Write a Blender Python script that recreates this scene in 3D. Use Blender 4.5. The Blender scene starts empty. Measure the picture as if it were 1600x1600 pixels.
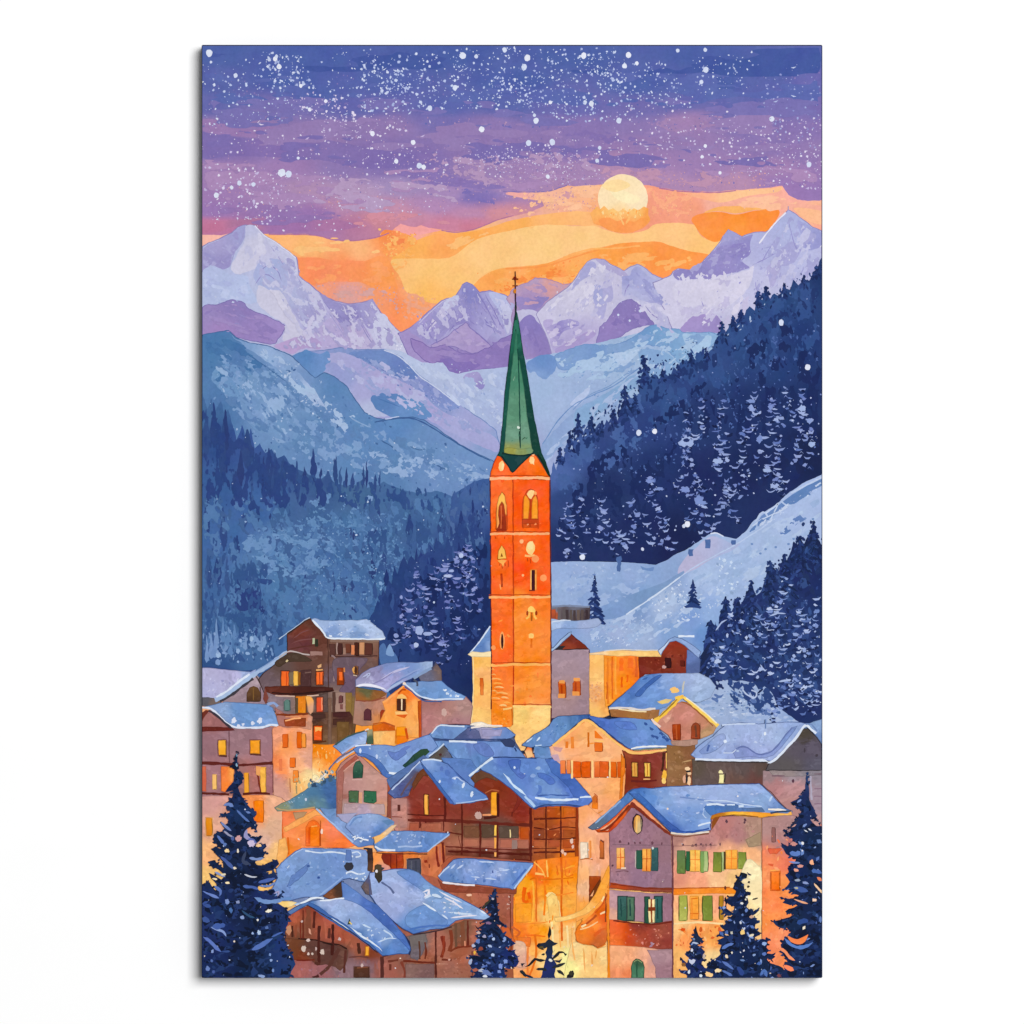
# A stretched canvas print of a painted alpine village, hanging on a white wall.
# The picture is flat: every painted thing is a thin layer of paint on the canvas front.
import bpy, math, random
import numpy as np
from mathutils import Vector
from mathutils.geometry import delaunay_2d_cdt

scene = bpy.context.scene
COL = scene.collection
R = random.Random(7)

K = 0.6 / 970.0              # metres per unit of the picture plan (print is 0.6 x 0.9 m)
CX, CY = 800.0, 799.0        # centre of the print in plan units
X0, X1, Y0, Y1 = 316.2, 1283.6, 71.6, 1527.6
HANG = 1.5                   # height of the print's centre above the floor
DEPTH = 0.020                # canvas depth
BASE_Z = HANG - 729 * K      # bottom edge of the print
EXPO = 1.12                  # light reaching the canvas: albedo = colour / EXPO
AMBIENT, LIGHT_E = 0.2, 850.0 * (14 / 9) ** 2
LIGHT_X, LIGHT_Z, LIGHT_SIZE = 0.40, 0.25, 0.5
LAY = 5.0e-6                 # thickness of one paint layer


def lin(c):
    c /= 255.0
    return c / 12.92 if c <= 0.04045 else ((c + 0.055) / 1.055) ** 2.4


_hc = {}


def hx(s):
    if s not in _hc:
        s2 = s.lstrip('#')
        c = [int(s2[i:i + 2], 16) for i in (0, 2, 4)]
        if c[2] == max(c) and c[2] > c[0] + 25:
            g = 0.3 * c[0] + 0.59 * c[1] + 0.11 * c[2]
            c = [g + (a - g) * 0.95 for a in c]
        elif c[0] == max(c) and c[0] > c[2] + 60:
            g = 0.3 * c[0] + 0.59 * c[1] + 0.11 * c[2]
            c = [min(255, max(0, (g + (a - g) * 1.05) * 1.025)) for a in c]
        _hc[s] = tuple(min(0.97, lin(a) / EXPO) for a in c)
    return _hc[s]


# ---------------------------------------------------------------- value noise
_rng = np.random.RandomState(3)
_tab = _rng.rand(256, 256)


def vn(x, y):
    xi, yi = math.floor(x), math.floor(y)
    fx, fy = x - xi, y - yi
    fx, fy = fx * fx * (3 - 2 * fx), fy * fy * (3 - 2 * fy)
    a = _tab[yi & 255, xi & 255]; b = _tab[yi & 255, (xi + 1) & 255]
    c = _tab[(yi + 1) & 255, xi & 255]; d = _tab[(yi + 1) & 255, (xi + 1) & 255]
    return (a + (b - a) * fx) * (1 - fy) + (c + (d - c) * fx) * fy - 0.5


def wob(x, y, amp):
    """hand wobble: the same point always moves the same way, so neighbours keep meeting"""
    if not amp:
        return x, y
    return (x + amp * (1.5 * vn(x / 9.0, y / 9.0) + 1.0 * vn(x / 3.1 + 50, y / 3.1)),
            y + amp * (1.5 * vn(x / 9.0 + 90, y / 9.0 + 31) + 1.0 * vn(x / 3.1 + 7, y / 3.1 + 77)))


def pts(s):
    return [tuple(map(float, q.split(','))) for q in s.split()] if isinstance(s, str) else list(s)


def spline(p, closed=True, step=4.0):
    n = len(p); out = []
    rng = range(n if closed else n - 1)
    for i in rng:
        if closed:
            a, b, c, d = p[i - 1], p[i], p[(i + 1) % n], p[(i + 2) % n]
        else:
            a, b, c, d = p[max(i - 1, 0)], p[i], p[i + 1], p[min(i + 2, n - 1)]
        m = max(1, int(math.hypot(c[0] - b[0], c[1] - b[1]) / step))
        for k in range(m):
            t = k / m; t2 = t * t; t3 = t2 * t
            out.append(tuple(0.5 * (2 * b[j] + (c[j] - a[j]) * t + (2 * a[j] - 5 * b[j] + 4 * c[j] - d[j]) * t2
                                    + (3 * b[j] - a[j] - 3 * c[j] + d[j]) * t3) for j in (0, 1)))
    if not closed:
        out.append(p[-1])
    return out


def subdiv(p, closed=True, step=3.0):
    n = len(p); out = []
    for i in range(n if closed else n - 1):
        b, c = p[i], p[(i + 1) % n]
        m = max(1, int(math.hypot(c[0] - b[0], c[1] - b[1]) / step))
        for k in range(m):
            t = k / m
            out.append((b[0] + (c[0] - b[0]) * t, b[1] + (c[1] - b[1]) * t))
    if not closed:
        out.append(p[-1])
    return out


def cl(x, y):
    return min(max(x, X0), X1), min(max(y, Y0), Y1)


def vnoise(x, y, seed=0):
    xi, yi = np.floor(x).astype(int), np.floor(y).astype(int)
    fx, fy = x - xi, y - yi
    fx, fy = fx * fx * (3 - 2 * fx), fy * fy * (3 - 2 * fy)
    sx, sy = seed * 37, seed * 91
    T = lambda a, b: _tab[(b + sy) & 255, (a + sx) & 255]
    return (T(xi, yi) * (1 - fx) + T(xi + 1, yi) * fx) * (1 - fy) + (T(xi, yi + 1) * (1 - fx) + T(xi + 1, yi + 1) * fx) * fy


def fbm(x, y, seed=0, rough=0.6):
    t, a, n = 0, 1.0, 0
    for k in range(4):
        t = t + a * vnoise(x * 2 ** k + 13.7 * k, y * 2 ** k + 5.1 * k, seed + k)
        n += a; a *= rough
    return t / n


# ---------------------------------------------------------------- paint layers
CELL = 2.0
GW, GH = int((X1 - X0) / CELL) + 3, int((Y1 - Y0) / CELL) + 3
HEIGHT = np.zeros((GH, GW), np.int32)


def box_of(p):
    xs = [q[0] for q in p]; ys = [q[1] for q in p]
    return (max(int((min(xs) - X0) / CELL) - 1, 0), min(int((max(xs) - X0) / CELL) + 2, GW),
            max(int((min(ys) - Y0) / CELL) - 1, 0), min(int((max(ys) - Y0) / CELL) + 2, GH))


def stack_box(p):
    a, b, c, d = box_of(p)
    if b <= a or d <= c:
        return 1
    s = HEIGHT[c:d, a:b]
    z = int(s.max()) + 1
    s[:] = z
    return z


def mask_of(p):
    a, b, c, d = box_of(p)
    m = np.zeros((max(d - c, 1), max(b - a, 1)), bool)
    q = np.array(p); q2 = np.roll(q, -1, 0)
    for r in range(d - c):
        for off in (0.25, 0.75):
            y = Y0 + (c + r + off) * CELL
            hit = (q[:, 1] > y) != (q2[:, 1] > y)
            if not hit.any():
                continue
            u, v = q[hit], q2[hit]
            xs = np.sort(u[:, 0] + (y - u[:, 1]) / (v[:, 1] - u[:, 1]) * (v[:, 0] - u[:, 0]))
            for i in range(0, len(xs) - 1, 2):
                i0 = int((xs[i] - X0) / CELL) - a; i1 = int((xs[i + 1] - X0) / CELL) - a
                m[r, max(i0, 0):max(i1 + 1, 0)] = True
    return m, (a, b, c, d)


def stack_poly(p):
    m, (a, b, c, d) = mask_of(p)
    g = m.copy()
    g[1:] |= m[:-1]; g[:-1] |= m[1:]
    h = g.copy()
    h[:, 1:] |= g[:, :-1]; h[:, :-1] |= g[:, 1:]
    s = HEIGHT[c:d, a:b]
    h = h[:s.shape[0], :s.shape[1]]
    if not h.any():
        return stack_box(p), m, (a, b, c, d)
    z = int(s[h].max()) + 1
    s[h] = z
    return z, m, (a, b, c, d)


ANISO = [1.0]
GPOW = [4.0, 0.0]


def grad(ctrl):
    """colour field from (x, y, colour) control points"""
    cx = np.array([(c[0], c[1]) for c in ctrl], float)
    cc = np.array([hx(c[2]) for c in ctrl])

    an = ANISO[0]
    pw, dis = GPOW

    memo = {}

    def f(x, y):
        key = (int(x * .8), int(y * .8))
        if key in memo:
            return memo[key]
        if dis:
            x, y = x + dis * (2 * vn(x / 17.0, y / 17.0) + vn(x / 6.0, y / 6.0 + 40)), y + dis * (2 * vn(x / 17.0 + 60, y / 17.0) + vn(x / 6.0 + 20, y / 6.0))
        w = 1.0 / ((((cx[:, 0] - x) * an) ** 2 + (cx[:, 1] - y) ** 2) ** (pw / 2) + 1e-3)
        memo[key] = r = tuple((w @ cc / w.sum()).tolist())
        return r
    return f


def colf(col):
    if callable(col):
        return col, True
    if isinstance(col, (list, tuple)):
        if len(col) and isinstance(col[0], tuple):
            return grad(col), True
        a, b = col                                   # vertical blend "top", "bottom" handled in poly
        return None, True
    h = hx(col)
    return (lambda x, y: h), False


ALL = []
AUTO = [0.0]


class Paint:
    """one painted thing: collects paint, ends up as ONE mesh object"""

    def __init__(self, name, parent=None, label=None, kind=None):
        self.name, self.parent, self.label, self.kind = name, parent, label, kind
        self.v, self.f, self.c = [], [], []
        self.amp = parent.amp if parent else 0.6
        ALL.append(self)

    def sub(self, name, label=None, kind=None):
        return Paint(name, self, label, kind)

    def _add(self, vs, fs, cs, z):
        o = len(self.v)
        y = -z * LAY
        self.v += [((x - CX) * K, y, (CY - py) * K + 729 * K) for x, py in vs]
        self.f += [tuple(i + o for i in f) for f in fs]
        self.c += cs

    # a filled shape
    def p(self, s, col, sm=0, amp=None, ol=None, olw=1.2, vg=None, step=None, pw=None):
        amp = self.amp if amp is None else amp
        q = pts(s)
        q = spline(q, True, 3.0 if amp > 1 else 4.0) if sm else subdiv(q, True, 3.5)
        q = [cl(*wob(x, y, amp)) for x, y in q]
        q2 = [q[0]]
        for a in q[1:]:
            if abs(a[0] - q2[-1][0]) + abs(a[1] - q2[-1][1]) > 0.15:
                q2.append(a)
        if abs(q2[0][0] - q2[-1][0]) + abs(q2[0][1] - q2[-1][1]) < 0.15:
            q2.pop()
        q = q2
        if len(q) < 3:
            return self
        if vg:                                       # top-to-bottom blend
            ct, cb = hx(col), hx(vg)
            ya, yb = min(a[1] for a in q), max(a[1] for a in q)
            fn = lambda x, y: tuple(ct[i] + (cb[i] - ct[i]) * (y - ya) / max(yb - ya, 1) for i in range(3))
            gr = True
        else:
            fn, gr = colf(col)
        z, m, (a, b, c, d) = stack_poly(q)
        extra = []
        if gr:
            st = step or max(3, min(7, (b - a) // 4, (d - c) // 4))
            st = max(2, int(st))
            er = m.copy()
            er[1:-1, 1:-1] = m[1:-1, 1:-1] & m[:-2, 1:-1] & m[2:, 1:-1] & m[1:-1, :-2] & m[1:-1, 2:]
            er[0] = er[-1] = False; er[:, 0] = er[:, -1] = False
            for r in range(0, er.shape[0], st):
                for k in range((r // st % 2) * (st // 2), er.shape[1], st):
                    if er[r, k]:
                        extra.append((X0 + (a + k + 0.5) * CELL, Y0 + (c + r + 0.5) * CELL))
        vin = [Vector(u) for u in q + extra]
        n = len(q)
        out = delaunay_2d_cdt(vin, [], [list(range(n))], 1, 1e-4)
        vs = [(u[0], u[1]) for u in out[0]]
        fs = []
        for t in out[2]:
            ar = sum(vs[t[i]][0] * vs[t[(i + 1) % len(t)]][1] - vs[t[(i + 1) % len(t)]][0] * vs[t[i]][1] for i in range(len(t)))
            if abs(ar) > 1e-4:
                fs.append(tuple(t) if ar > 0 else tuple(reversed(t)))
        # plan y points down: positive area in plan = clockwise seen from the front, so flip
        fs = [tuple(reversed(t)) for t in fs]
        self._add(vs, fs, [fn(x, y) for x, y in vs], z)
        if AUTO[0]:
            ar = abs(sum(q[i - 1][0] * q[i][1] - q[i][0] * q[i - 1][1] for i in range(len(q)))) / 2
            if ar > 260:
                k = AUTO[0]; sd = R.randrange(200); st = R.uniform(1.2, 2.6); an = R.choice((0, 0.3, -0.3, 1.5)); sz = 6 if ar < 1200 else 9
                self.g(q, lambda x, y: tuple(a * (1 - .17 * k) for a in fn(x, y)), sz, .2, an, st, sd, 2.0, .75, 2)
                self.g(q, lambda x, y: tuple(min(.97, a * (1 + .2 * k) + .006) for a in fn(x, y)), sz, .2, an, st, sd + 30, 2.0, .75, 2)
            if ar > 120 and not ol:
                mx, my = q[0]
                self.s(q + [q[0]], lambda x, y: tuple(a * .7 for a in fn(x, y)), .9, raw=1)
        if ol:
            self.s(q + [q[0]], ol, olw, raw=1)
        return self

    # a brush stroke along a line
    def s(self, s, col, w=1.5, sm=1, amp=0.5, taper=0, raw=0, w2=None):
        q = pts(s)
        if not raw:
            q = spline(q, False, 3.0) if sm and len(q) > 2 else subdiv(q, False, 3.0)
            q = [wob(x, y, amp) for x, y in q]
        n = len(q)
        if n < 2:
            return self
        fn, _ = colf(col)
        L, Rr = [], []
        for i in range(n):
            a, b = q[max(i - 1, 0)], q[min(i + 1, n - 1)]
            dx, dy = b[0] - a[0], b[1] - a[1]
            l = math.hypot(dx, dy) or 1
            nx, ny = -dy / l, dx / l
            t = i / (n - 1)
            ww = w if w2 is None else w + (w2 - w) * t
            ww *= 0.5 * (1 + 0.7 * vn(q[i][0] / 5.0 + 11, q[i][1] / 5.0))
            if taper:
                ww *= max(0.15, min(1, t * 5, (1 - t) * 5)) if taper == 1 else max(0.12, 1 - t)
            L.append(cl(q[i][0] + nx * ww, q[i][1] + ny * ww))
            Rr.append(cl(q[i][0] - nx * ww, q[i][1] - ny * ww))
        z, _m, _b = stack_poly(L + Rr[::-1])
        vs = L + Rr
        fs = [(i, i + 1, n + i + 1, n + i) for i in range(n - 1)]
        self._add(vs, fs, [fn(x, y) for x, y in vs], z)
        return self

    # one dab of the brush
    def e(self, x, y, rx, ry, col, rot=0.0, rough=0.18, n=None):
        n = n or max(6, min(26, int(5 + 2.2 * (rx + ry) ** 0.8)))
        ca, sa = math.cos(rot), math.sin(rot)
        ph = R.random() * 6.28
        q = []
        for i in range(n):
            t = ph + i * 2 * math.pi / n
            k = 1 + rough * (R.random() - 0.5) * 2
            u, v = math.cos(t) * rx * k, math.sin(t) * ry * k
            q.append((x + u * ca - v * sa, y + u * sa + v * ca))
        if max(a[0] for a in q) < X0 or min(a[0] for a in q) > X1 or max(a[1] for a in q) < Y0 or min(a[1] for a in q) > Y1:
            return self
        q = [cl(*a) for a in q]
        z = stack_box(q)
        fn, _ = colf(col)
        vs = [cl(x, y)] + q
        fs = [(0, 1 + (i + 1) % n, 1 + i) for i in range(n)]
        self._add(vs, fs, [fn(a, b) for a, b in vs], z)
        return self

    # many dabs inside an outline
    def d(self, s, n, size, cols, asp=(0.4, 1.0), ang=(0, 3.14), rough=0.25):
        q = np.array(pts(s)); q2 = np.roll(q, -1, 0)
        xa, xb, ya, yb = q[:, 0].min(), q[:, 0].max(), q[:, 1].min(), q[:, 1].max()
        k = 0; tries = 0
        while k < n and tries < n * 30:
            tries += 1
            x, y = R.uniform(xa, xb), R.uniform(ya, yb)
            hit = (q[:, 1] > y) != (q2[:, 1] > y)
            if not hit.any():
                continue
            u, v = q[hit], q2[hit]
            xs = u[:, 0] + (y - u[:, 1]) / (v[:, 1] - u[:, 1]) * (v[:, 0] - u[:, 0])
            if (xs > x).sum() % 2 == 0:
                continue
            r = size[0] + (size[1] - size[0]) * R.random() ** 2
            self.e(x, y, r, r * R.uniform(*asp), R.choice(cols), R.uniform(*ang), rough)
            k += 1
        return self

    # blotches of sponged or dry-brushed paint: islands of a noise field inside an outline
    def g(self, s, col, size=14.0, cover=0.35, ang=0.0, stretch=1.0, seed=0, cell=2.2, rough=0.62, fade=8.0):
        q = np.array([cl(*a) for a in pts(s)])
        xa, xb, ya, yb = q[:, 0].min(), q[:, 0].max(), q[:, 1].min(), q[:, 1].max()
        nx, ny = int((xb - xa) / cell) + 2, int((yb - ya) / cell) + 2
        gx = np.clip(xa + np.arange(nx) * cell, None, xb)
        gy = np.clip(ya + np.arange(ny) * cell, None, yb)
        X, Y = np.meshgrid(gx, gy)
        ca, sa = math.cos(ang), math.sin(ang)
        U, V = (X * ca + Y * sa) / (size * stretch), (-X * sa + Y * ca) / size
        f = fbm(U, V, seed, rough)
        ins = np.zeros(X.shape, bool); dist = np.full(X.shape, 1e9)
        for (ax, ay), (bx, by) in zip(q, np.roll(q, -1, 0)):
            c = (ay > Y) != (by > Y)
            if ay != by:
                ins ^= c & (X < (bx - ax) * (Y - ay) / (by - ay) + ax)
            dx, dy = bx - ax, by - ay
            t = np.clip(((X - ax) * dx + (Y - ay) * dy) / (dx * dx + dy * dy + 1e-9), 0, 1)
            dist = np.minimum(dist, np.hypot(X - ax - t * dx, Y - ay - t * dy))
        if not ins.any():
            return self
        thr = np.quantile(f[ins], 1 - cover)
        sd = max(f[ins].std(), 1e-4)
        F = (f - thr) / sd - 1.6 * np.clip(1 - dist / fade, 0, 1) if fade else (f - thr) / sd
        F = np.where(ins, F, -np.minimum(dist / cell, 3) * .8 - .05)
        a, b, c, d = box_of([(xa, ya), (xb, yb)])
        hit = F > 0
        gi = np.clip(((gx - X0) / CELL).astype(int), 0, GW - 1); gj = np.clip(((gy - Y0) / CELL).astype(int), 0, GH - 1)
        m = np.zeros((GH, GW), bool)
        jj, ii = np.nonzero(hit)
        if not len(jj):
            return self
        for ox in (-1, 0, 1):
            for oy in (-1, 0, 1):
                m[np.clip(gj[jj] + oy, 0, GH - 1), np.clip(gi[ii] + ox, 0, GW - 1)] = True
        z = int(HEIGHT[m].max()) + 1
        HEIGHT[m] = z
        fn, _ = colf(col)
        vs, fs = [], []
        for j in range(ny - 1):
            row = hit[j] | hit[j + 1]
            for i in np.nonzero(row[:-1] | row[1:])[0]:
                P4 = ((j, i), (j, i + 1), (j + 1, i + 1), (j + 1, i))
                poly = []
                for k in range(4):
                    u, w = P4[k], P4[(k + 1) % 4]
                    fu, fw = F[u], F[w]
                    if fu > 0:
                        poly.append((gx[u[1]], gy[u[0]]))
                    if (fu > 0) != (fw > 0):
                        t = fu / (fu - fw)
                        poly.append((gx[u[1]] + t * (gx[w[1]] - gx[u[1]]), gy[u[0]] + t * (gy[w[0]] - gy[u[0]])))
                if len(poly) >= 3:
                    o = len(vs); vs += poly
                    fs.append(tuple(range(o + len(poly) - 1, o - 1, -1)))
        self._add([(float(x), float(y)) for x, y in vs], fs, [fn(x, y) for x, y in vs], z)
        return self

    # scratchy dry-brush marks following a direction
    def b(self, s, n, ln, w, cols, ang, curve=0.35):
        q = np.array(pts(s)); q2 = np.roll(q, -1, 0)
        xa, xb, ya, yb = q[:, 0].min(), q[:, 0].max(), q[:, 1].min(), q[:, 1].max()
        n = int(n * 0.3)
        k = tries = 0
        while k < n and tries < n * 30:
            tries += 1
            x, y = R.uniform(xa, xb), R.uniform(ya, yb)
            hit = (q[:, 1] > y) != (q2[:, 1] > y)
            if not hit.any():
                continue
            u, v = q[hit], q2[hit]
            xs = u[:, 0] + (y - u[:, 1]) / (v[:, 1] - u[:, 1]) * (v[:, 0] - u[:, 0])
            if (xs > x).sum() % 2 == 0:
                continue
            k += 1
            a = R.uniform(*ang); l = R.uniform(*ln); P = [(x, y)]
            for i in range(4):
                a += R.uniform(-curve, curve)
                P.append((P[-1][0] + math.cos(a) * l / 4, P[-1][1] + math.sin(a) * l / 4))
            self.s(P, R.choice(cols), R.uniform(*w), amp=0.4, taper=1)
        return self

    def r(self, x0, y0, x1, y1, col, amp=0.5, vg=None, ol=None, olw=1.2, step=None):
        return self.p([(x0, y0), (x1, y0), (x1, y1), (x0, y1)], col, 0, amp, ol, olw, vg, step)


def win(h, x0, y0, x1, y1, col, vg=None, frame=None, bar=None, name='window', arch=0):
    w = h.sub(name)
    if frame:
        w.r(x0 - 1.3, y0 - 1.3, x1 + 1.3, y1 + 1.3, frame)
    if arch:
        m = (x0 + x1) / 2; k = (x1 - x0) * 0.5
        w.p([(x0, y1), (x0, y0 + k), (x0 + k * .4, y0 + k * .25), (m, y0), (x1 - k * .4, y0 + k * .25), (x1, y0 + k), (x1, y1)], col, 0, 0.4, vg=vg)
    else:
        w.r(x0, y0, x1, y1, col, 0.8, vg)
    dk = '#%02x%02x%02x' % tuple(int(int(col[i:i + 2], 16) * .62) for i in (1, 3, 5))
    if x1 - x0 > 5:
        w.s([(x1 - .3, y0 + 1), (x1 + R.uniform(-.4, .6), (y0 + y1) / 2), (x1, y1)], dk, 1.2)
        w.s([(x0 + R.uniform(0, 2), y1), (x1 - R.uniform(0, 2), y1 + .4)], dk, 1.1)
    if bar:
        w.s([((x0 + x1) / 2, y0), ((x0 + x1) / 2, y1)], bar, 1.3, 0)
        w.s([(x0, y0 * .55 + y1 * .45), (x1, y0 * .55 + y1 * .45)], bar, 1.2, 0)
    return w

# ================================================================ SKY
sky = Paint('sky', label='painted evening sky, blue and violet above an orange glow')
ANISO[0] = 0.36
sky.r(310, 66, 1290, 600, [
    (330, 80, '#4d62aa'), (500, 82, '#4b61ab'), (700, 82, '#4a5fa9'), (900, 84, '#4c61aa'), (1100, 84, '#4c60aa'), (1270, 84, '#5a66ae'),
    (330, 130, '#5a66ae'), (450, 125, '#4c60ac'), (600, 128, '#5464ae'), (800, 130, '#4d61ac'), (1000, 132, '#5063ad'), (1130, 130, '#4d60aa'), (1200, 128, '#5b65ae'), (1280, 130, '#6a68b2'),
    (330, 165, '#6669b1'), (440, 165, '#7870b4'), (490, 150, '#5063ad'), (560, 165, '#6468b1'), (700, 168, '#5a66b0'), (790, 165, '#5c67b0'), (900, 168, '#6a6ab3'), (1000, 170, '#736db2'), (1060, 160, '#6468b0'), (1150, 165, '#6268b0'), (1280, 170, '#7a6eb3'),
    (330, 200, '#8e78b4'), (390, 195, '#977cb2'), (450, 205, '#9279b3'), (600, 200, '#9279b3'), (700, 188, '#7a70b4'), (760, 195, '#8e77b4'), (900, 196, '#8a75b4'), (1000, 200, '#8e78b4'), (1080, 190, '#a483b4'), (1150, 190, '#7a70b4'), (1280, 200, '#8a74b4'),
    (335, 235, '#7e6eb2'), (400, 230, '#8a73b2'), (500, 225, '#9479b1'), (600, 235, '#8670b1'), (650, 255, '#7f6db2'), (760, 222, '#9077b3'), (850, 225, '#9078b3'), (900, 240, '#8872b4'), (1010, 225, '#967ab3'), (1090, 220, '#987bb3'), (1200, 225, '#8b75b4'), (1280, 235, '#957ab3'),
    (335, 265, '#a07fb3'), (450, 265, '#a07fb4'), (540, 265, '#9079b5'), (600, 262, '#8672b3'), (680, 280, '#8a75b6'), (760, 265, '#9f83b6'), (850, 268, '#a384b6'), (900, 262, '#a585b4'), (960, 255, '#b089b0'), (1010, 255, '#a080b4'), (1100, 265, '#9f80b4'), (1200, 268, '#a481b2'), (1280, 272, '#9a7ab5'),
    (340, 300, '#a27fb5'), (420, 305, '#a584b6'), (480, 295, '#b18fb6'), (560, 300, '#b395bb'), (620, 292, '#a68fc0'), (700, 300, '#a88abb'), (745, 308, '#8272b8'), (800, 290, '#a384b6'), (870, 285, '#aa86b2'), (1000, 280, '#b48ab0'), (1050, 285, '#b08ab4'), (1150, 285, '#b68cb0'), (1220, 285, '#9c7bb5'), (1280, 295, '#9878b6'),
    (335, 330, '#9a78b3'), (420, 330, '#9876b3'), (490, 335, '#9c77b2'), (540, 322, '#b98ab0'), (600, 325, '#c490ae'), (680, 322, '#b48bb8'), (740, 335, '#bd89ae'), (1000, 320, '#c08cac'),
    (330, 350, '#c3799f'), (420, 352, '#a477ac'), (500, 352, '#a777a8'), (560, 350, '#b97ca0'), (590, 345, '#d08a98'), (640, 340, '#c98ca6'), (700, 350, '#cc84a0'), (740, 352, '#cf7f98'), (780, 335, '#d4909c'), (1000, 330, '#c88faa')],
    step=4)
ANISO[0] = 1.0


def soft(poly, col):
    """a cloud streak sponged on with a dry brush"""
    q = pts(poly)
    mx, my = sum(a[0] for a in q) / len(q), sum(a[1] for a in q) / len(q)
    sky.g([(mx + (x - mx) * 1.12, my + (y - my) * 1.12) for x, y in q], col, 9, .55, 0, 2.6, len(poly), 2.0, .75, 9)


# darker and lighter violet cloud streaks
sky.p('317,206 345,210 380,216 430,218 480,214 520,220 560,228 610,236 660,240 690,236 676,252 620,262 560,262 500,250 430,246 360,244 317,246', [
    (330, 225, '#7f6eb2'), (420, 232, '#866fb2'), (520, 240, '#8570b1'), (620, 248, '#7f6cb1'), (680, 242, '#8670b2')], sm=1)
sky.p('317,186 360,190 410,196 450,204 480,214 430,217 370,213 317,205', '#9a7bb1', sm=1)
soft('330,188 380,185 420,188 455,182 420,176 380,178 340,180', '#6a6ab2')
sky.p('640,262 690,272 740,282 790,292 760,296 720,292 690,290 650,280 620,272', '#8a74b6', sm=1)
soft('712,292 740,298 760,304 772,318 752,322 740,316 722,306', '#7f70b8')
soft('778,196 800,194 820,200 806,203 790,201', '#6f68b2')
soft('996,250 1030,240 1060,246 1042,262 1008,266', '#8a74b6')
soft('840,204 880,200 930,204 980,214 1010,224 960,226 900,220 850,214', '#8570b2')
soft('1140,232 1200,222 1285,232 1285,262 1240,256 1180,250', '#9277b3')
soft('1020,196 1050,178 1090,172 1120,180 1140,196 1110,204 1060,206', '#a283b2')
sky.p('317,352 360,344 420,340 470,338 520,342 560,352 530,360 470,362 420,362 380,352 340,362 317,364', [(330, 358, '#c3779c'), (380, 348, '#b0789f'), (440, 352, '#a374ac'), (540, 352, '#ad76a4')], sm=1)
GR = ['#8f7ab6', '#a487b6', '#7d70b4', '#b290b6']
sky.d('316,180 1285,180 1285,290 316,330', 900, (0.6, 1.7), GR, (0.5, 1))
sky.d('316,110 1285,110 1285,200 316,200', 500, (0.6, 1.6), ['#6f70b6', '#5a68b2', '#7b74b6', '#8a7ab8'], (0.5, 1))
sky.d('620,250 900,240 960,290 800,310 640,290', 350, (0.6, 1.6), ['#b79abf', '#8d79b8', '#a58abc', '#c3a2bb'])
# --- the glow: orange base
sky.p('310,366 345,368 420,365 480,366 500,369 520,374 545,376 565,374 590,370 608,364 617,356 626,350 640,354 650,355 657,352 670,356 690,359 710,362 725,361 745,357 760,351 780,343 800,338 830,331 850,322 845,312 800,303 786,299 820,299 850,299 870,296 885,289 905,292 945,288 1010,289 1030,293 1062,298 1090,299 1115,300 1150,297 1180,295 1205,293 1222,290 1232,305 1246,312 1262,314 1290,313 1290,620 310,620', [
    (330, 375, '#f3b49f'), (430, 372, '#fbb576'), (480, 385, '#fab878'), (560, 385, '#f6b27c'), (600, 375, '#f49a5e'), (640, 360, '#efa59a'), (700, 368, '#f8ac66'), (480, 420, '#f5925f'), (540, 420, '#f4935f'), (600, 430, '#f5975c'),
    (500, 450, '#ec9a7c'), (545, 458, '#dba09a'), (590, 460, '#ee9a70'), (630, 490, '#f4935e'), (650, 460, '#f3a073'), (700, 475, '#efa37c'), (640, 420, '#f7b06c'), (760, 400, '#f9c07c'), (820, 320, '#e2a49c'), (860, 310, '#edb398'),
    (900, 310, '#f2b58f'), (880, 330, '#eaab90'), (930, 330, '#f4b184'), (1040, 310, '#f0a185'), (1080, 330, '#ee9e80'), (1040, 335, '#ee9c80'), (1120, 318, '#efaf9c'), (1180, 310, '#f2ae96'), (1240, 320, '#f3ae9e'), (1270, 340, '#f4b694'), (1280, 360, '#f5aa94'),
    (900, 450, '#f99a52'), (1000, 430, '#f9964e'), (1080, 420, '#f9984f')], amp=0.8, step=4)
sky.p('310,366 345,368 372,362 360,372 330,382 310,388', '#f2b8a8')
# pink rim over the left of the glow
sky.p('617,357 626,350 640,354 652,355 658,352 670,356 690,360 672,364 655,367 640,368 625,364', '#eea3a0')
sky.p('650,375 680,366 720,364 760,357 800,344 850,335 900,330 935,334 960,350 930,354 900,352 860,352 830,354 800,360 775,365 750,372 735,380 720,392 705,401 690,404 660,404 640,404 612,406 628,388 640,376', [
    (640, 395, '#f8ae60'), (700, 378, '#f7a860'), (740, 366, '#f9ab5a'), (800, 350, '#f9ae62'), (860, 342, '#f8b572'), (920, 342, '#f6b878')], sm=1)
sky.p('600,360 622,362 645,370 652,380 636,388 622,398 606,402 596,392 592,376', [(610, 368, '#ef8b52'), (630, 380, '#f6a35c'), (605, 395, '#f69c5c')], sm=1)
sky.d('590,358 650,364 645,390 600,405', 70, (0.8, 2.4), ['#f08a50', '#f9b468', '#ee9468', '#fbc078', '#f3a05c'])
sky.p('462,402 495,402 520,407 570,408 590,400 605,402 612,420 622,450 615,468 590,452 560,440 520,440 492,446 475,440 466,420', [(480, 420, '#f4905f'), (540, 424, '#f3915f'), (600, 430, '#f69c5c'), (520, 436, '#f09468')], amp=0.9)
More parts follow.
